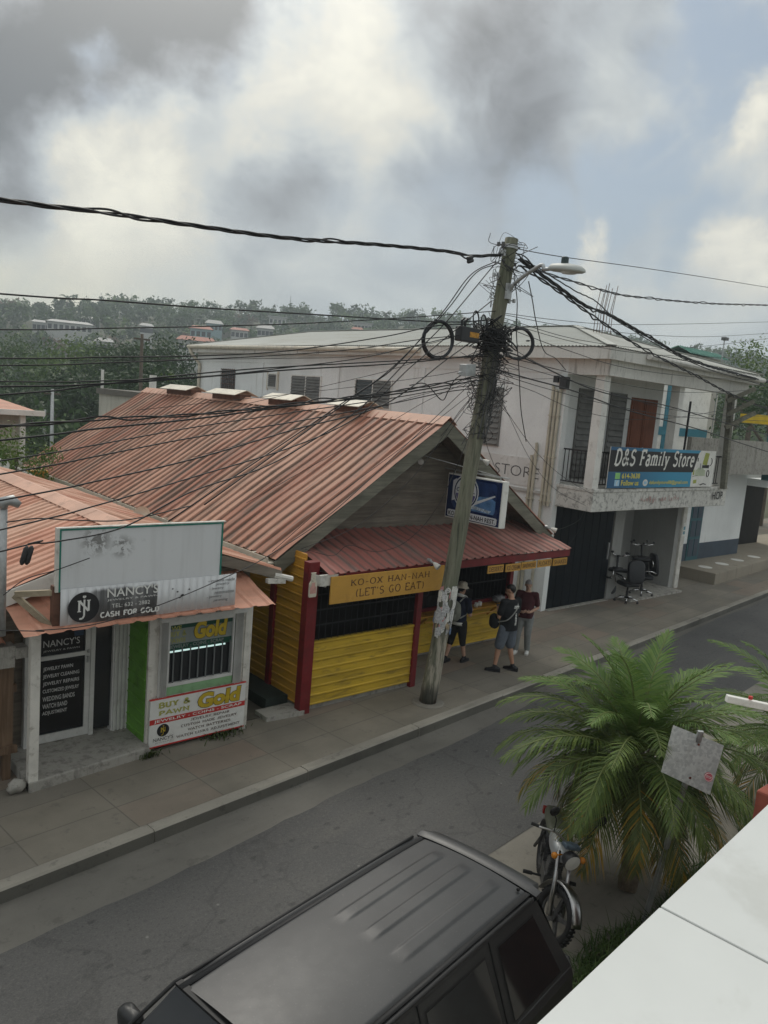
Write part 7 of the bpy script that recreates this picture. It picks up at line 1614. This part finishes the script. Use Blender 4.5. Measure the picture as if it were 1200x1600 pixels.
palm('bushy feathery palm leaning over the motorcycle beside the white ledge', bz, cr, 5, 80, 1.68, (M_pg, M_pg2, M_po), spread=1.0)
c2 = PD(1250, 1165, 11.0); b2 = V((c2.x + .1, c2.y, -.136))
palm('yellow green palm at the right edge behind the metal sign', b2, c2, 9, 40, 1.75, (M_pg2, M_pg2, M_po))
# square sign seen from the back
dp = 7.75; A, B_, C_, D_ = PD(1052, 1133, dp), PD(1131, 1165, dp), PD(1109, 1242, dp), PD(1033, 1206, dp); cen = (A + B_ + C_ + D_) / 4
nrm = (B_ - A).cross(D_ - A).normalized()
if nrm.dot(EYE - cen) < 0: nrm = -nrm
S = thing('road_sign', 'back of a square galvanised road sign on a leaning post in front of the palm', 'sign', (cen.x, cen.y, -.136))
m_, t_, bs_, co_ = newmat('mottled galvanised sheet'); _v = t_.n('ShaderNodeTexVoronoi', {'Vector': co_, 'Scale': 38.0}); _n = t_.noise(co_, 6, 6, .7); _c = t_.mix(t_.smooth(_v.outputs['Color'], .2, .8), (.42, .45, .45), (.56, .59, .58)); setc(t_, bs_, t_.mix(t_.math('MULTIPLY', t_.smooth(_n, .5, .7), .5), _c, (.25, .26, .25)), .5, metal=.25)
mb = MB(); mb.prism([A, B_, C_, D_], -nrm * .004); mb.build('panel', m_, S)
ex = (B_ - A).normalized(); ey = (A - D_).normalized(); pb = PZ(1006, 1440, -.136); top = cen + ey * .30 + nrm * .03; dirp = (top - pb)
mb = MB(); mb.bar(pb, top, .055, .03, up=nrm); mb.bar(pb + nrm * .02, top + nrm * .02, .02, .012, up=nrm); mb.build('post', M_galv, S)
mb = MB()
for k in (.17, -.17): mb.cyl(cen + ey * k + nrm * .045, cen + ey * k + nrm * .062, .013, 8)
mb.build('bolt', M_chrome, S)
st_ = PD(1107, 1214, dp) + nrm * .004; mb = MB(); mb.poly([st_ + ex * .047 * math.cos(k * pi / 12) + ey * .047 * math.sin(k * pi / 12) for k in range(24)]); stk = mb.build('round_sticker', mat('pink red sticker', (.58, .12, .16), .5, .1), S)
mb = MB(); mb.torus(st_ + nrm * .002, nrm, .040, .003, 24, 4); mb.build('sticker_ring', M_white, stk); text('STOP', 'sticker_lettering', M_white, stk, st_ - ex * .028 - ey * .012 + nrm * .002, ex, ey, .056, .024, .02, .002)
# white bar on the right
a, b = PD(1135, 1091, 6.6), PD(1215, 1108, 6.6); dv = (b - a)
S = thing('white_rail', 'short end of a white rail with a red cap poking in from the right edge', 'rail', (b.x, b.y, b.z)); mb = MB(); mb.bar(a, a + dv * 5, .055, .06); mb.build('bar', M_white, S, bevel=.006)
p = PD(1172, 1096, 6.58); mb = MB(); mb.cyl(p + V((0, 0, .02)), p + V((0, 0, .045)), .018, 10); mb.build('red_cap', M_red, S); e_ = a + dv * 5; mb = MB(); mb.box(e_.x - .04, e_.x + .04, e_.y - .04, e_.y + .04, -.14, e_.z); mb.build('post', M_white, S)
a = PD(1177, 1262, 6.4); S = thing('brick_planter', 'corner of a red brick planter showing at the right edge above the ledge', 'planter', (a.x + .4, a.y - .3, -.14))
M_brk = mat('red oxide brick', (.24, .065, .042), .8, .2, 6, dirt=(.15, .06, .04), dirtamt=.4); M_brkd = mat('dark brick base', (.11, .035, .028), .85, .2, 6); ang = .1
mb = MB(); mb.box(a.x, a.x + 1.6, a.y - .9, a.y, a.z - .16, a.z + .16); mb.build('coping', M_brk, S, bevel=.02); mb = MB(); mb.box(a.x + .05, a.x + 1.5, a.y - .85, a.y - .05, -.14, a.z - .16); mb.build('wall', M_brkd, S)
# the white tiled ledge the picture is taken over, with the house wall below it
pz = 4.52; a, b = PZ(840, 1597, pz), PZ(1200, 1256, pz); dv = (b - a).normalized(); nv = V((dv.y, -dv.x, 0)); sm = PZ(1032, 1416, pz); u0 = (sm - a).dot(dv)
LG = thing('tiled_ledge', 'broad white tiled parapet ledge across the bottom right corner', 'ledge', (a.x, a.y, pz)); M_tile = mat('white glazed tile', (.60, .615, .60), .34, .05, 1.2, dirt=(.42, .42, .39), dirtamt=.4, spec=.5)
tw = .62; mb = MB(); e = .0022
for i in range(-4, 9):
    s0, s1 = u0 + (i - 1) * tw + e, u0 + i * tw - e
    p = a + dv * s0; mb.prism([p + nv * .0, a + dv * s1 + nv * .0, a + dv * s1 + nv * .46, p + nv * .46], (0, 0, -.022))
mb.build('tile', M_tile, LG, bevel=.0025)
mb = MB(); p = a + dv * (u0 - 4 * tw); q_ = a + dv * (u0 + 9 * tw); mb.prism([p + nv * .012, q_ + nv * .012, q_ + nv * .45, p + nv * .45], (0, 0, -.10)); mb.v = [v + V((0, 0, -.006)) for v in mb.v]; mb.build('grout_bed', mat('grey grout', (.26, .25, .22), .9, .15, 8), LG)
mb = MB(); mb.prism([p + nv * .06, q_ + nv * .06, q_ + nv * .40, p + nv * .40], (0, 0, -4.6)); mb.v = [v + V((0, 0, -.10)) for v in mb.v]; mb.build('house_wall', M_white, LG)
# grass bed against the house
M_gr = leafmat('bed grass', (.028, .058, .014), (.060, .10, .022)); rn = random.Random(17); mb = MB()
def near_pt(): 
    x = rn.uniform(5.2, 12.5); y0 = 1.0 + .108 * x; y1 = 3.78 + .05 * (x - 6.5) + .10 * math.sin(x * 3)
    return x, y1 - abs(rn.gauss(0, .55)), y1
for i in range(5200):
    x, y, y1 = near_pt(); b = V((x, y, -.13)); h = rn.uniform(.08, .30) * (1 if y < y1 - .1 else .6); t = V((rn.gauss(0, .45) * h, rn.gauss(.1, .45) * h, h)); s = V((-t.y, t.x, 0.001)).normalized() * .007
    mb.add([b - s, b + s, b + t * .55 + s * .8, b + t * .55 - s * .8, b + t * 1.0 + V((t.x * .4, t.y * .4, -h * .25))], [(0, 1, 2, 3), (3, 2, 4)])
tag(mb.build('grass', M_gr), 'rough dark green grass growing along the foot of the house', 'grass', kind='stuff')
mb = MB(); n = 40; pts = [(5.2 + 8 * i / n, 3.70 + .05 * (5.2 + 8 * i / n - 6.5) + .12 * math.sin((5.2 + 8 * i / n) * 3)) for i in range(n + 1)]
for (p, q) in zip(pts, pts[1:]): mb.quad((p[0], 0, -.131), (q[0], 0, -.131), (q[0], q[1], -.131), (p[0], p[1], -.131))
tag(mb.build('flower_bed', M_earth), 'bare earth bed along the foot of the house', 'bed', kind='structure')

# ================================================================ valley, far hill, its trees and houses
def clump_crown(mb, c, R, n, leaf, rn, lobes=9, flat=.8, m=0):
    """many small leaf faces gathered in uneven clumps through the crown"""
    c = V(c); L = []
    for i in range(lobes):
        a = rn.uniform(0, 6.28); e = rn.uniform(-.35, 1.0); k = rn.uniform(.35, .8); L.append((c + V((math.cos(a) * R * k * math.sqrt(max(0, 1 - e * e * .6)), math.sin(a) * R * k * math.sqrt(max(0, 1 - e * e * .6)), e * R * flat * .7)), R * rn.uniform(.28, .5)))
    for i in range(n):
        lc, lr = L[rn.randrange(lobes)]; d = V((rn.gauss(0, 1), rn.gauss(0, 1), rn.gauss(0, 1))).normalized(); p = lc + d * lr * (rn.random() ** .4); s = leaf * rn.uniform(.6, 1.3)
        nrm = (d + V((rn.gauss(0, .6), rn.gauss(0, .6), rn.gauss(.3, .6)))).normalized(); u = nrm.cross(V((rn.gauss(0, 1), rn.gauss(0, 1), rn.gauss(0, 1)))).normalized(); w = nrm.cross(u)
        mb.add([p - u * s, p - w * s * .5, p + u * s, p + w * s * .5], [(0, 1, 2, 3)], m)
M_f1 = leafmat('dark tree leaves', (.020, .050, .014), (.045, .088, .024), (.055, .10, .026), .15); M_f2 = leafmat('mid green tree leaves', (.038, .082, .018), (.075, .135, .030), (.026, .055, .015), .12); M_f3 = leafmat('light green tree leaves', (.070, .13, .026), (.125, .19, .042), (.045, .085, .02), .12); M_f4 = leafmat('russet tree leaves', (.10, .06, .025), (.15, .085, .035), (.06, .06, .02), .12)
M_bark = mat('grey brown bark', (.10, .08, .06), .9, .25, 3)
TREES = 'trees in the valley and on the far hill'
def tree(label, x, y, z, h, R, m, seed, n=700, leaf=.3, group=TREES, name='tree', umbrella=False, trunk=None):
    rn = random.Random(seed); T = thing(name, label, 'tree', (x, y, z), 0, group); t0 = trunk if trunk else h - R * (1.5 if not umbrella else .8)
    mb = MB(); b = V((x, y, z - .5)); top = V((x + rn.uniform(-.3, .3), y, z + max(t0, h * .25))); r0 = max(.12, h * .022)
    mb.tube([b, b.lerp(top, .5), top], [r0, r0 * .8, r0 * .6], 7); cc = V((x, y, z + h - R * (.95 if not umbrella else .45)))
    for i in range(5): a = i * 1.26 + rn.random(); mb.tube([top, top.lerp(cc, .6) + V((math.cos(a) * R * .3, math.sin(a) * R * .3, 0)), cc + V((math.cos(a) * R * .55, math.sin(a) * R * .55, R * .15))], [r0 * .55, r0 * .35, r0 * .15], 5)
    mb.build('trunk', M_bark, T); mb = MB(); clump_crown(mb, cc, R, n, leaf, rn, 11, .8 if not umbrella else .38); mb.build('crown', m, T); return T
def farpalm(label, x, y, z, h, seed, s=1.0):
    rn = random.Random(seed); T = thing('palm_tree', label, 'palm', (x, y, z), 0, 'palms on the far hill'); mb = MB(); top = V((x + .4 * s, y, z + h)); mb.tube([(x, y, z - .5), (x + .1 * s, y, z + h * .5), top], [.22 * s, .17 * s, .14 * s], 6); mb.build('trunk', M_bark, T); mb = MB()
    for i in range(17):
        a = i * 2.4; e = rn.uniform(-.5, 1.1); p = top; d = V((math.cos(a), math.sin(a), 0)); L = 2.6 * s * rn.uniform(.8, 1.1); sd_ = V((-d.y, d.x, 0)); prev = None
        for k in range(5):
            w = .34 * s * math.sin(pi * (k + .6) / 5.4); el = e - 1.5 * (k / 4) ** 1.3; q = (p + sd_ * w - V((0, 0, w * .6)), p, p - sd_ * w - V((0, 0, w * .6)))
            if prev: mb.add(list(prev) + list(q), [(0, 1, 4, 3), (1, 2, 5, 4)])
            prev = q; p = p + (d * math.cos(el) + V((0, 0, math.sin(el)))) * L / 4
    mb.build('crown', M_f1, T); return T
def at_ground(px, r):
    """point on the land in the direction of picture column px at range r"""
    d = ray(px, 560); a = math.atan2(d.x, d.y); x, y = r * math.sin(a), r * math.cos(a); return x, y, hill_h(x, y)
# wood covering the hill: one mass
rn = random.Random(77); mb = MB()
for i in range(1500):
    px = rn.uniform(-160, 1300); r = 150 + 260 * rn.random() ** .8; x, y, z = at_ground(px, r); R = rn.uniform(2.2, 5.2); mi = rn.choices((0, 1, 2, 3), (5, 4, 1.6, .35))[0]
    clump_crown(mb, (x, y, z + R * .75), R, 105, R * .17, rn, 7, .85, mi)
o = mb.build('far_wood', [M_f1, M_f2, M_f3, M_f4]); tag(o, 'mass of mixed green trees covering the far hillside', 'wood', kind='stuff')
mb = MB()
for i in range(330):
    px = rn.uniform(-250, 420); r = rn.uniform(58, 150); x, y, z = at_ground(px, r); R = rn.uniform(2.0, 4.6); mi = rn.choices((0, 1, 2), (6, 3, 1))[0]
    clump_crown(mb, (x, y, z + R * .7), R, 110, .34, rn, 7, .85, mi)
o = mb.build('valley_thicket', [M_f1, M_f2, M_f3]); tag(o, 'dark thicket filling the valley floor', 'thicket', kind='stuff')
# trees one can tell apart in the valley
for i, (px, py, r, R, m, lab) in enumerate((
  (35, 527, 96, 5.4, M_f2, 'broad mid green tree at the left edge above the salmon roofs'), (118, 519, 88, 6.0, M_f3, 'large light green tree left of the dark valley tree'), (213, 516, 78, 5.6, M_f1, 'tallest dark green tree rising behind the small grey hut'), (272, 528, 82, 5.2, M_f1, 'dark round tree against the left end of the white store'), (168, 545, 92, 4.6, M_f2, 'mid green tree in the gap between the light and the dark tree'),
  (60, 572, 70, 4.6, M_f1, 'low dark tree in front of the large light green one'), (8, 560, 82, 4.8, M_f2, 'mid green tree cut by the left edge of the picture'), (150, 588, 66, 4.0, M_f1, 'low dark tree beside the grey hut wall'), (255, 575, 60, 4.4, M_f1, 'dark tree low behind the hut roof tank'))):
    x, y, z = at_ground(px, r); d = ray(px, py); ztop = EYE.z + math.hypot(x, y) * d.z / math.hypot(d.x, d.y); tree(lab, x, y, z, max(6, ztop - z + .8), R, m, 100 + i, 2600, .21)
# skyline trees
for i, (px, py, r, R, um, lab) in enumerate((
  (298, 476, 330, 8.5, True, 'wide umbrella-crowned tree on the skyline over the red roof ridge'), (235, 481, 340, 5, False, 'airy tree on the skyline just left of the umbrella tree'), (208, 478, 320, 6, False, 'round dark tree on the skyline over the hut'), (40, 466, 350, 9, False, 'broad dark mass of a tree on the skyline at far left'), (345, 485, 340, 5, False, 'small tree right of the umbrella tree on the skyline'), (503, 487, 300, 7.5, False, 'big round tree on the skyline over the store roof'), (525, 492, 310, 6, False, 'lower round tree touching the big skyline tree'), (596, 490, 330, 5, False, 'feathery tree on the skyline near the far white houses'), (440, 492, 350, 5, False, 'low skyline tree beside the radio mast'), (660, 496, 340, 5.5, False, 'skyline tree just left of the pole coil'), (135, 479, 350, 5, False, 'bushy tree on the skyline right of the lone palm'), (378, 486, 330, 5, False, 'russet-topped tree on the skyline'))):
    x, y, z = at_ground(px, r); d = ray(px, py); ztop = EYE.z + math.hypot(x, y) * d.z / math.hypot(d.x, d.y); tree(lab, x, y, z, max(5, ztop - z), R, M_f4 if 'russet' in lab else (M_f1 if i % 2 else M_f2), 300 + i, 420, R * .085, umbrella=um)
for i, (px, py, r, lab) in enumerate(((101, 462, 330, 'lone tall palm standing clear on the skyline at left'), (390, 486, 320, 'palm among the skyline trees left of the mast'), (415, 488, 330, 'second palm close to the radio mast on the skyline'), (596, 486, 320, 'palm on the skyline over the far end of the store roof'), (310, 500, 300, 'palm below the umbrella tree on the hillside'))):
    x, y, z = at_ground(px, r); d = ray(px, py); ztop = EYE.z + math.hypot(x, y) * d.z / math.hypot(d.x, d.y); farpalm(lab, x, y, z, max(5, ztop - z - 1), i, 1.25)
# houses on the hill
M_hw = mat('far white wall', (.46, .46, .44), .8, .06, .3); M_hr = mat('far red roof', (.36, .13, .085), .7, .15, .3); M_hg = mat('far grey roof', (.32, .32, .31), .6, .1, .3); M_ht = mat('far teal wall', (.25, .36, .38), .8, .08, .3)
def house(label, px, py, r, w, h, wall, roof, kind='gable', nw=4):
    w *= .58; h *= .7; x, y, _ = at_ground(px, r); d = ray(px, py); zt = EYE.z + math.hypot(x, y) * d.z / math.hypot(d.x, d.y); a = math.atan2(x, y); H = thing('house', label, 'house', (x, y, zt - h), -a, 'houses on the far hill'); hw, dp = w / 2, w * .3
    mb = MB(); mb.box(-hw, hw, -dp, dp, -6, h * .72); mb.build('wall', wall, H, local=True); mb = MB(); e = .5
    if kind == 'gable': mb.add([(-hw - e, -dp - e, h * .70), (hw + e, -dp - e, h * .70), (hw + e, dp + e, h * .70), (-hw - e, dp + e, h * .70), (-hw * .8, 0, h), (hw * .8, 0, h)], [(0, 1, 5, 4), (2, 3, 4, 5), (1, 2, 5), (3, 0, 4), (0, 3, 2, 1)])
    else: mb.box(-hw - e, hw + e, -dp - e, dp + e, h * .72, h * .80)
    mb.build('roof', roof, H, local=True)
    for fl in range(1 if h < 6 else 2):
        for i in range(nw): xx = -hw + w * (i + .5) / nw; zz = h * .72 - 2.6 - 3 * fl; mb = MB(); mb.box(xx - .5, xx + .5, -dp - .04, -dp + .01, zz + .5, zz + 1.8); mb.build('window', M_glassd, H, local=True)
for a in (('long low white building with a grey roof on the hillside at left', 108, 501, 250, 21, 4.2, M_hw, M_hg, 'gable', 8), ('white shed with a grey roof left of the long building', 63, 500, 255, 8, 3.4, M_hw, M_hg), ('pale roofed house above the long low building', 140, 495, 275, 10, 3.5, M_hw, M_hg), ('white house with a red roof just behind the store gutter', 297, 525, 175, 9, 4.6, M_hw, M_hr), ('pink roofed house above the red roofed one', 312, 509, 230, 10, 4.5, M_ht, M_hr), ('small white house in the trees above the hut', 227, 505, 250, 6, 4, M_hw, M_hg), ('low pale house at the middle of the hillside', 162, 528, 190, 6, 4, M_hw, M_hg), ('red roofed house lower on the hill beside the white one', 318, 527, 200, 8, 4.5, M_hw, M_hr),
          ('white house with dark windows over the store roof', 412, 508, 240, 8, 5, M_hw, M_hg), ('reddish roof half hidden by trees over the store roof', 372, 512, 250, 9, 4, M_hw, M_hr), ('white two-storey block on the crest by the mast', 430, 491, 310, 11, 7, M_hw, M_hg, 'flat', 4), ('white block of flats on the crest near the pole', 563, 500, 290, 11, 7, M_hw, M_hg, 'flat', 5), ('small red roof below the white flats', 555, 511, 270, 6, 4, M_hw, M_hr), ('teal walled house above the umbrella tree trunk', 332, 500, 270, 9, 6, M_ht, M_hg)): house(*a)
x, y, z = at_ground(448, 360); d = ray(448, 462); zt = EYE.z + math.hypot(x, y) * d.z / math.hypot(d.x, d.y); S = thing('radio_mast', 'thin radio mast on the skyline over the store roof', 'mast', (x, y, z)); mb = MB(); mb.tube([(x, y, z), (x, y, zt)], [.28, .12], 5); mb.build('lattice', M_galv, S)
for k in (.5, .8): mb = MB(); mb.tube([(x - .6, y, z + (zt - z) * k), (x + .6, y, z + (zt - z) * k)], .08, 4); mb.build('crossbar', M_galv, S)
# poles in the valley
for (px, py0, py1, Y, lab) in ((222, 522, 640, 46, 'bare leaning timber pole standing in front of the dark valley trees'), (82, 608, 720, 52, 'tall grey pole in the valley with a small lamp on top'), (70, 640, 720, 60, 'shorter grey pole beside the tall one in the valley')):
    a, b = PY(px, py0, Y), PY(px - 1, py1, Y); S = thing('valley_pole', lab, 'pole', (b.x, Y, -2.5)); mb = MB(); mb.tube([(b.x, Y, -3), tuple(a)], [.16, .10], 8); mb.build('shaft', M_bark if px == 222 else M_galv, S, True); mb = MB(); mb.bar(a + V((-.5, 0, -.3)), a + V((.5, 0, -.3)), .1, .1); mb.build('crossarm', M_bark, S)
# flat roofed hut behind the restaurant
XH = 13.5; a, b = PX(152, 606, XH), PX(318, 604, XH); S = thing('grey_hut', 'small weathered grey concrete hut with a flat roof behind the red roof ridge', 'hut', (XH, 28, 0)); M_hutd = streaked('dark hut slab', (.14, .13, .11), (.05, .045, .04), .6); M_hut = streaked('weathered hut wall', (.50, .48, .42), (.16, .15, .12), .6)
mb = MB(); mb.box(XH + .1, 16.5, 25.3, a.y, -3, a.z - .25); mb.build('wall', M_hut, S); mb = MB(); mb.box(XH, 16.6, 25.2, a.y + .1, a.z - .25, a.z); mb.build('roof_slab', M_hutd, S)
p = PX(160, 592, XH + .3); mb = MB(); mb.box(p.x - .05, p.x + .05, p.y - .05, p.y + .05, a.z - .1, p.z + .42); mb.build('white_post', M_white, S); p = PX(239, 594, XH + .3); mb = MB(); mb.box(p.x - .1, p.x + .1, p.y - .12, p.y + .12, a.z, p.z + .2); mb.box(p.x - .1, p.x + .1, p.y - 2.2, p.y - .2, a.z, a.z + .08); mb.build('roof_tank', M_white, S)
p = PX(262, 602, XH + .2); rn = random.Random(6); mb = MB(); clump_crown(mb, (p.x, p.y, p.z + .15), .36, 130, .05, rn, 7, 1.2); o = mb.build('roof_weed', M_f3); tag(o, 'leafy weed growing on the hut roof by the red ridge', 'weed')
# house at the left edge, green bush, canvas lean-to
a = PY(50, 642, 26); S = thing('left_house', 'house with a red and white hipped roof cut by the left edge in the valley', 'house', (a.x - 3, 26, -2)); mb = MB(); mb.add([(a.x - 8, 25, a.z), (a.x, 25, a.z), (a.x, 31, a.z), (a.x - 8, 31, a.z), (a.x - 4, 28, a.z + 1.3)], [(0, 1, 4), (1, 2, 4), (2, 3, 4), (3, 0, 4), (0, 3, 2, 1)]); mb.build('roof', M_roof2, S); mb = MB(); mb.box(a.x - 7.6, a.x - .5, 25.6, 30.6, -2.2, a.z - .02); mb.build('wall', M_hut, S); mb = MB(); mb.box(a.x - 8, a.x + .05, 24.9, 25, a.z - .1, a.z + .06); mb.build('white_eaves', M_white, S)
for k in range(3): mb = MB(); mb.box(a.x - .6 - 2 * k, a.x - .45 - 2 * k, 25.1, 25.25, -2.2, a.z - .08); mb.build('porch_post', M_white, S)
p = PY(25, 712, 21); rn = random.Random(9); T = thing('bush', 'bright green bush beyond the salmon roof at the left edge', 'bush', (p.x, 21, 0)); mb = MB(); clump_crown(mb, (p.x, 21, p.z - .2), 1.15, 1800, .05, rn, 10, .9); mb.build('crown', M_f3, T); mb = MB(); mb.tube([(p.x, 21, -.5), (p.x, 21, p.z)], [.12, .06], 6); mb.build('trunk', M_bark, T)
a = PX(75, 745, 5.3); S = thing('lean_to', 'small pale sheet roof and ochre back wall between the two red roofs', 'shed', (5.3, 18, 0)); mb = MB(); mb.prism([(4.6, 20.2, 2.75), (5.7, 20.2, 2.75), (5.9, 21.6, 3.05), (4.8, 21.6, 3.05)], (0, 0, .03)); mb.build('sheet_roof', M_zinc, S); mb = MB(); mb.box(4.9, 7.0, 21.7, 21.9, 0, 2.7); mb.build('back_wall', M_org, S); mb = MB(); mb.tube([(5.6, 20.6, 2.5), (6.4, 20.4, 2.45)], .06, 7); mb.tube([(5.9, 21.0, 2.9), (6.6, 20.9, 2.5)], .05, 7); mb.build('pipe', M_white, S)
# right side beyond the store: tree, green roof, low hedge of trees
for i, (px, py, r, h, R, m, lab) in enumerate(((1185, 518, 62, 9, 4.2, M_f3, 'loose light green tree at the right edge beyond the store'), (1225, 560, 50, 8, 3.6, M_f1, 'dark tree under the light green one at the right edge'), (1150, 590, 75, 6, 3.4, M_f1, 'dark tree low behind the store eave on the right'))):
    x, y, z = at_ground(px, r); d = ray(px, py); ztop = EYE.z + math.hypot(x, y) * d.z / math.hypot(d.x, d.y); tree(lab, x, y, -1, ztop + 1, R, m, 500 + i, 2200, .12)
a, b = PY(1080, 548, 24), PY(1140, 560, 24); S = thing('green_roofed_building', 'building with a small green tiled roof behind the store on the right', 'building', (a.x, 24, 0)); M_grt = mat('green roof tile', (.10, .25, .20), .6, .15, 3)
mb = MB(); w = b.x - a.x; mb.box(a.x + .2, b.x - .2, 24.3, 25.6, 0, a.z - .15); mb.build('wall', M_hut, S); mb = MB(); corrug(mb, (a.x, 24.9, a.z + .30), (b.x, 24.9, a.z + .30), (a.x, 24, a.z - .12), .3, .05, 3); corrug(mb, (b.x, 24.9, a.z + .30), (a.x, 24.9, a.z + .30), (b.x, 25.9, a.z - .12), .3, .05, 3); mb.build('roof', M_grt, S)
p = PY(1132, 532, 23.8); S = thing('yard_lamp', 'small floodlight on a thin post above the green roof', 'lamp', (p.x, 23.8, 0)); mb = MB(); mb.cyl((p.x, 23.8, 0), (p.x, 23.8, p.z), .04, 6); mb.build('post', M_galv, S); mb = MB(); mb.box(p.x - .25, p.x + .15, 23.6, 23.9, p.z, p.z + .18); mb.build('lamp_head', M_cabg, S)
# short stub pole with arms beside the balcony pillar
a = PY(1131, 690, 11.35); b = PY(1139, 610, 11.35); S = thing('bracket_post', 'dark post with three slanting arms by the right-hand balcony pillar', 'post', (a.x, 11.2, 3.5)); mb = MB(); mb.bar((a.x + .1, 11.2, 3.5), (b.x - .1, 11.2, 6.4), .16, .16, up=(0, 1, 0)); mb.build('upright', M_barge, S)
for (p, q) in (((1136, 627), (1180, 607)), ((1136, 648), (1178, 627)), ((1133, 668), (1180, 645))): mb = MB(); mb.bar(PY(*p, 11.15), PY(*q, 10.6), .12, .12); mb.build('arm', M_barge, S)
# ================================================================ haze
hz = bpy.data.materials.new('haze'); hz.use_nodes = True; nt = hz.node_tree; nt.nodes.remove(nt.nodes['Principled BSDF']); pv = nt.nodes.new('ShaderNodeVolumePrincipled'); pv.inputs['Color'].default_value = (.84, .93, 1.0, 1); pv.inputs['Density'].default_value = HAZE; pv.inputs['Anisotropy'].default_value = .25; nt.links.new(pv.outputs[0], nt.nodes['Material Output'].inputs['Volume'])
mb = MB(); mb.box(-330, 560, -80, 470, -9, 95); o = mb.build('haze', hz); tag(o, 'pale blue haze lying over the valley and the far hill', 'haze', kind='stuff'); HZO = o
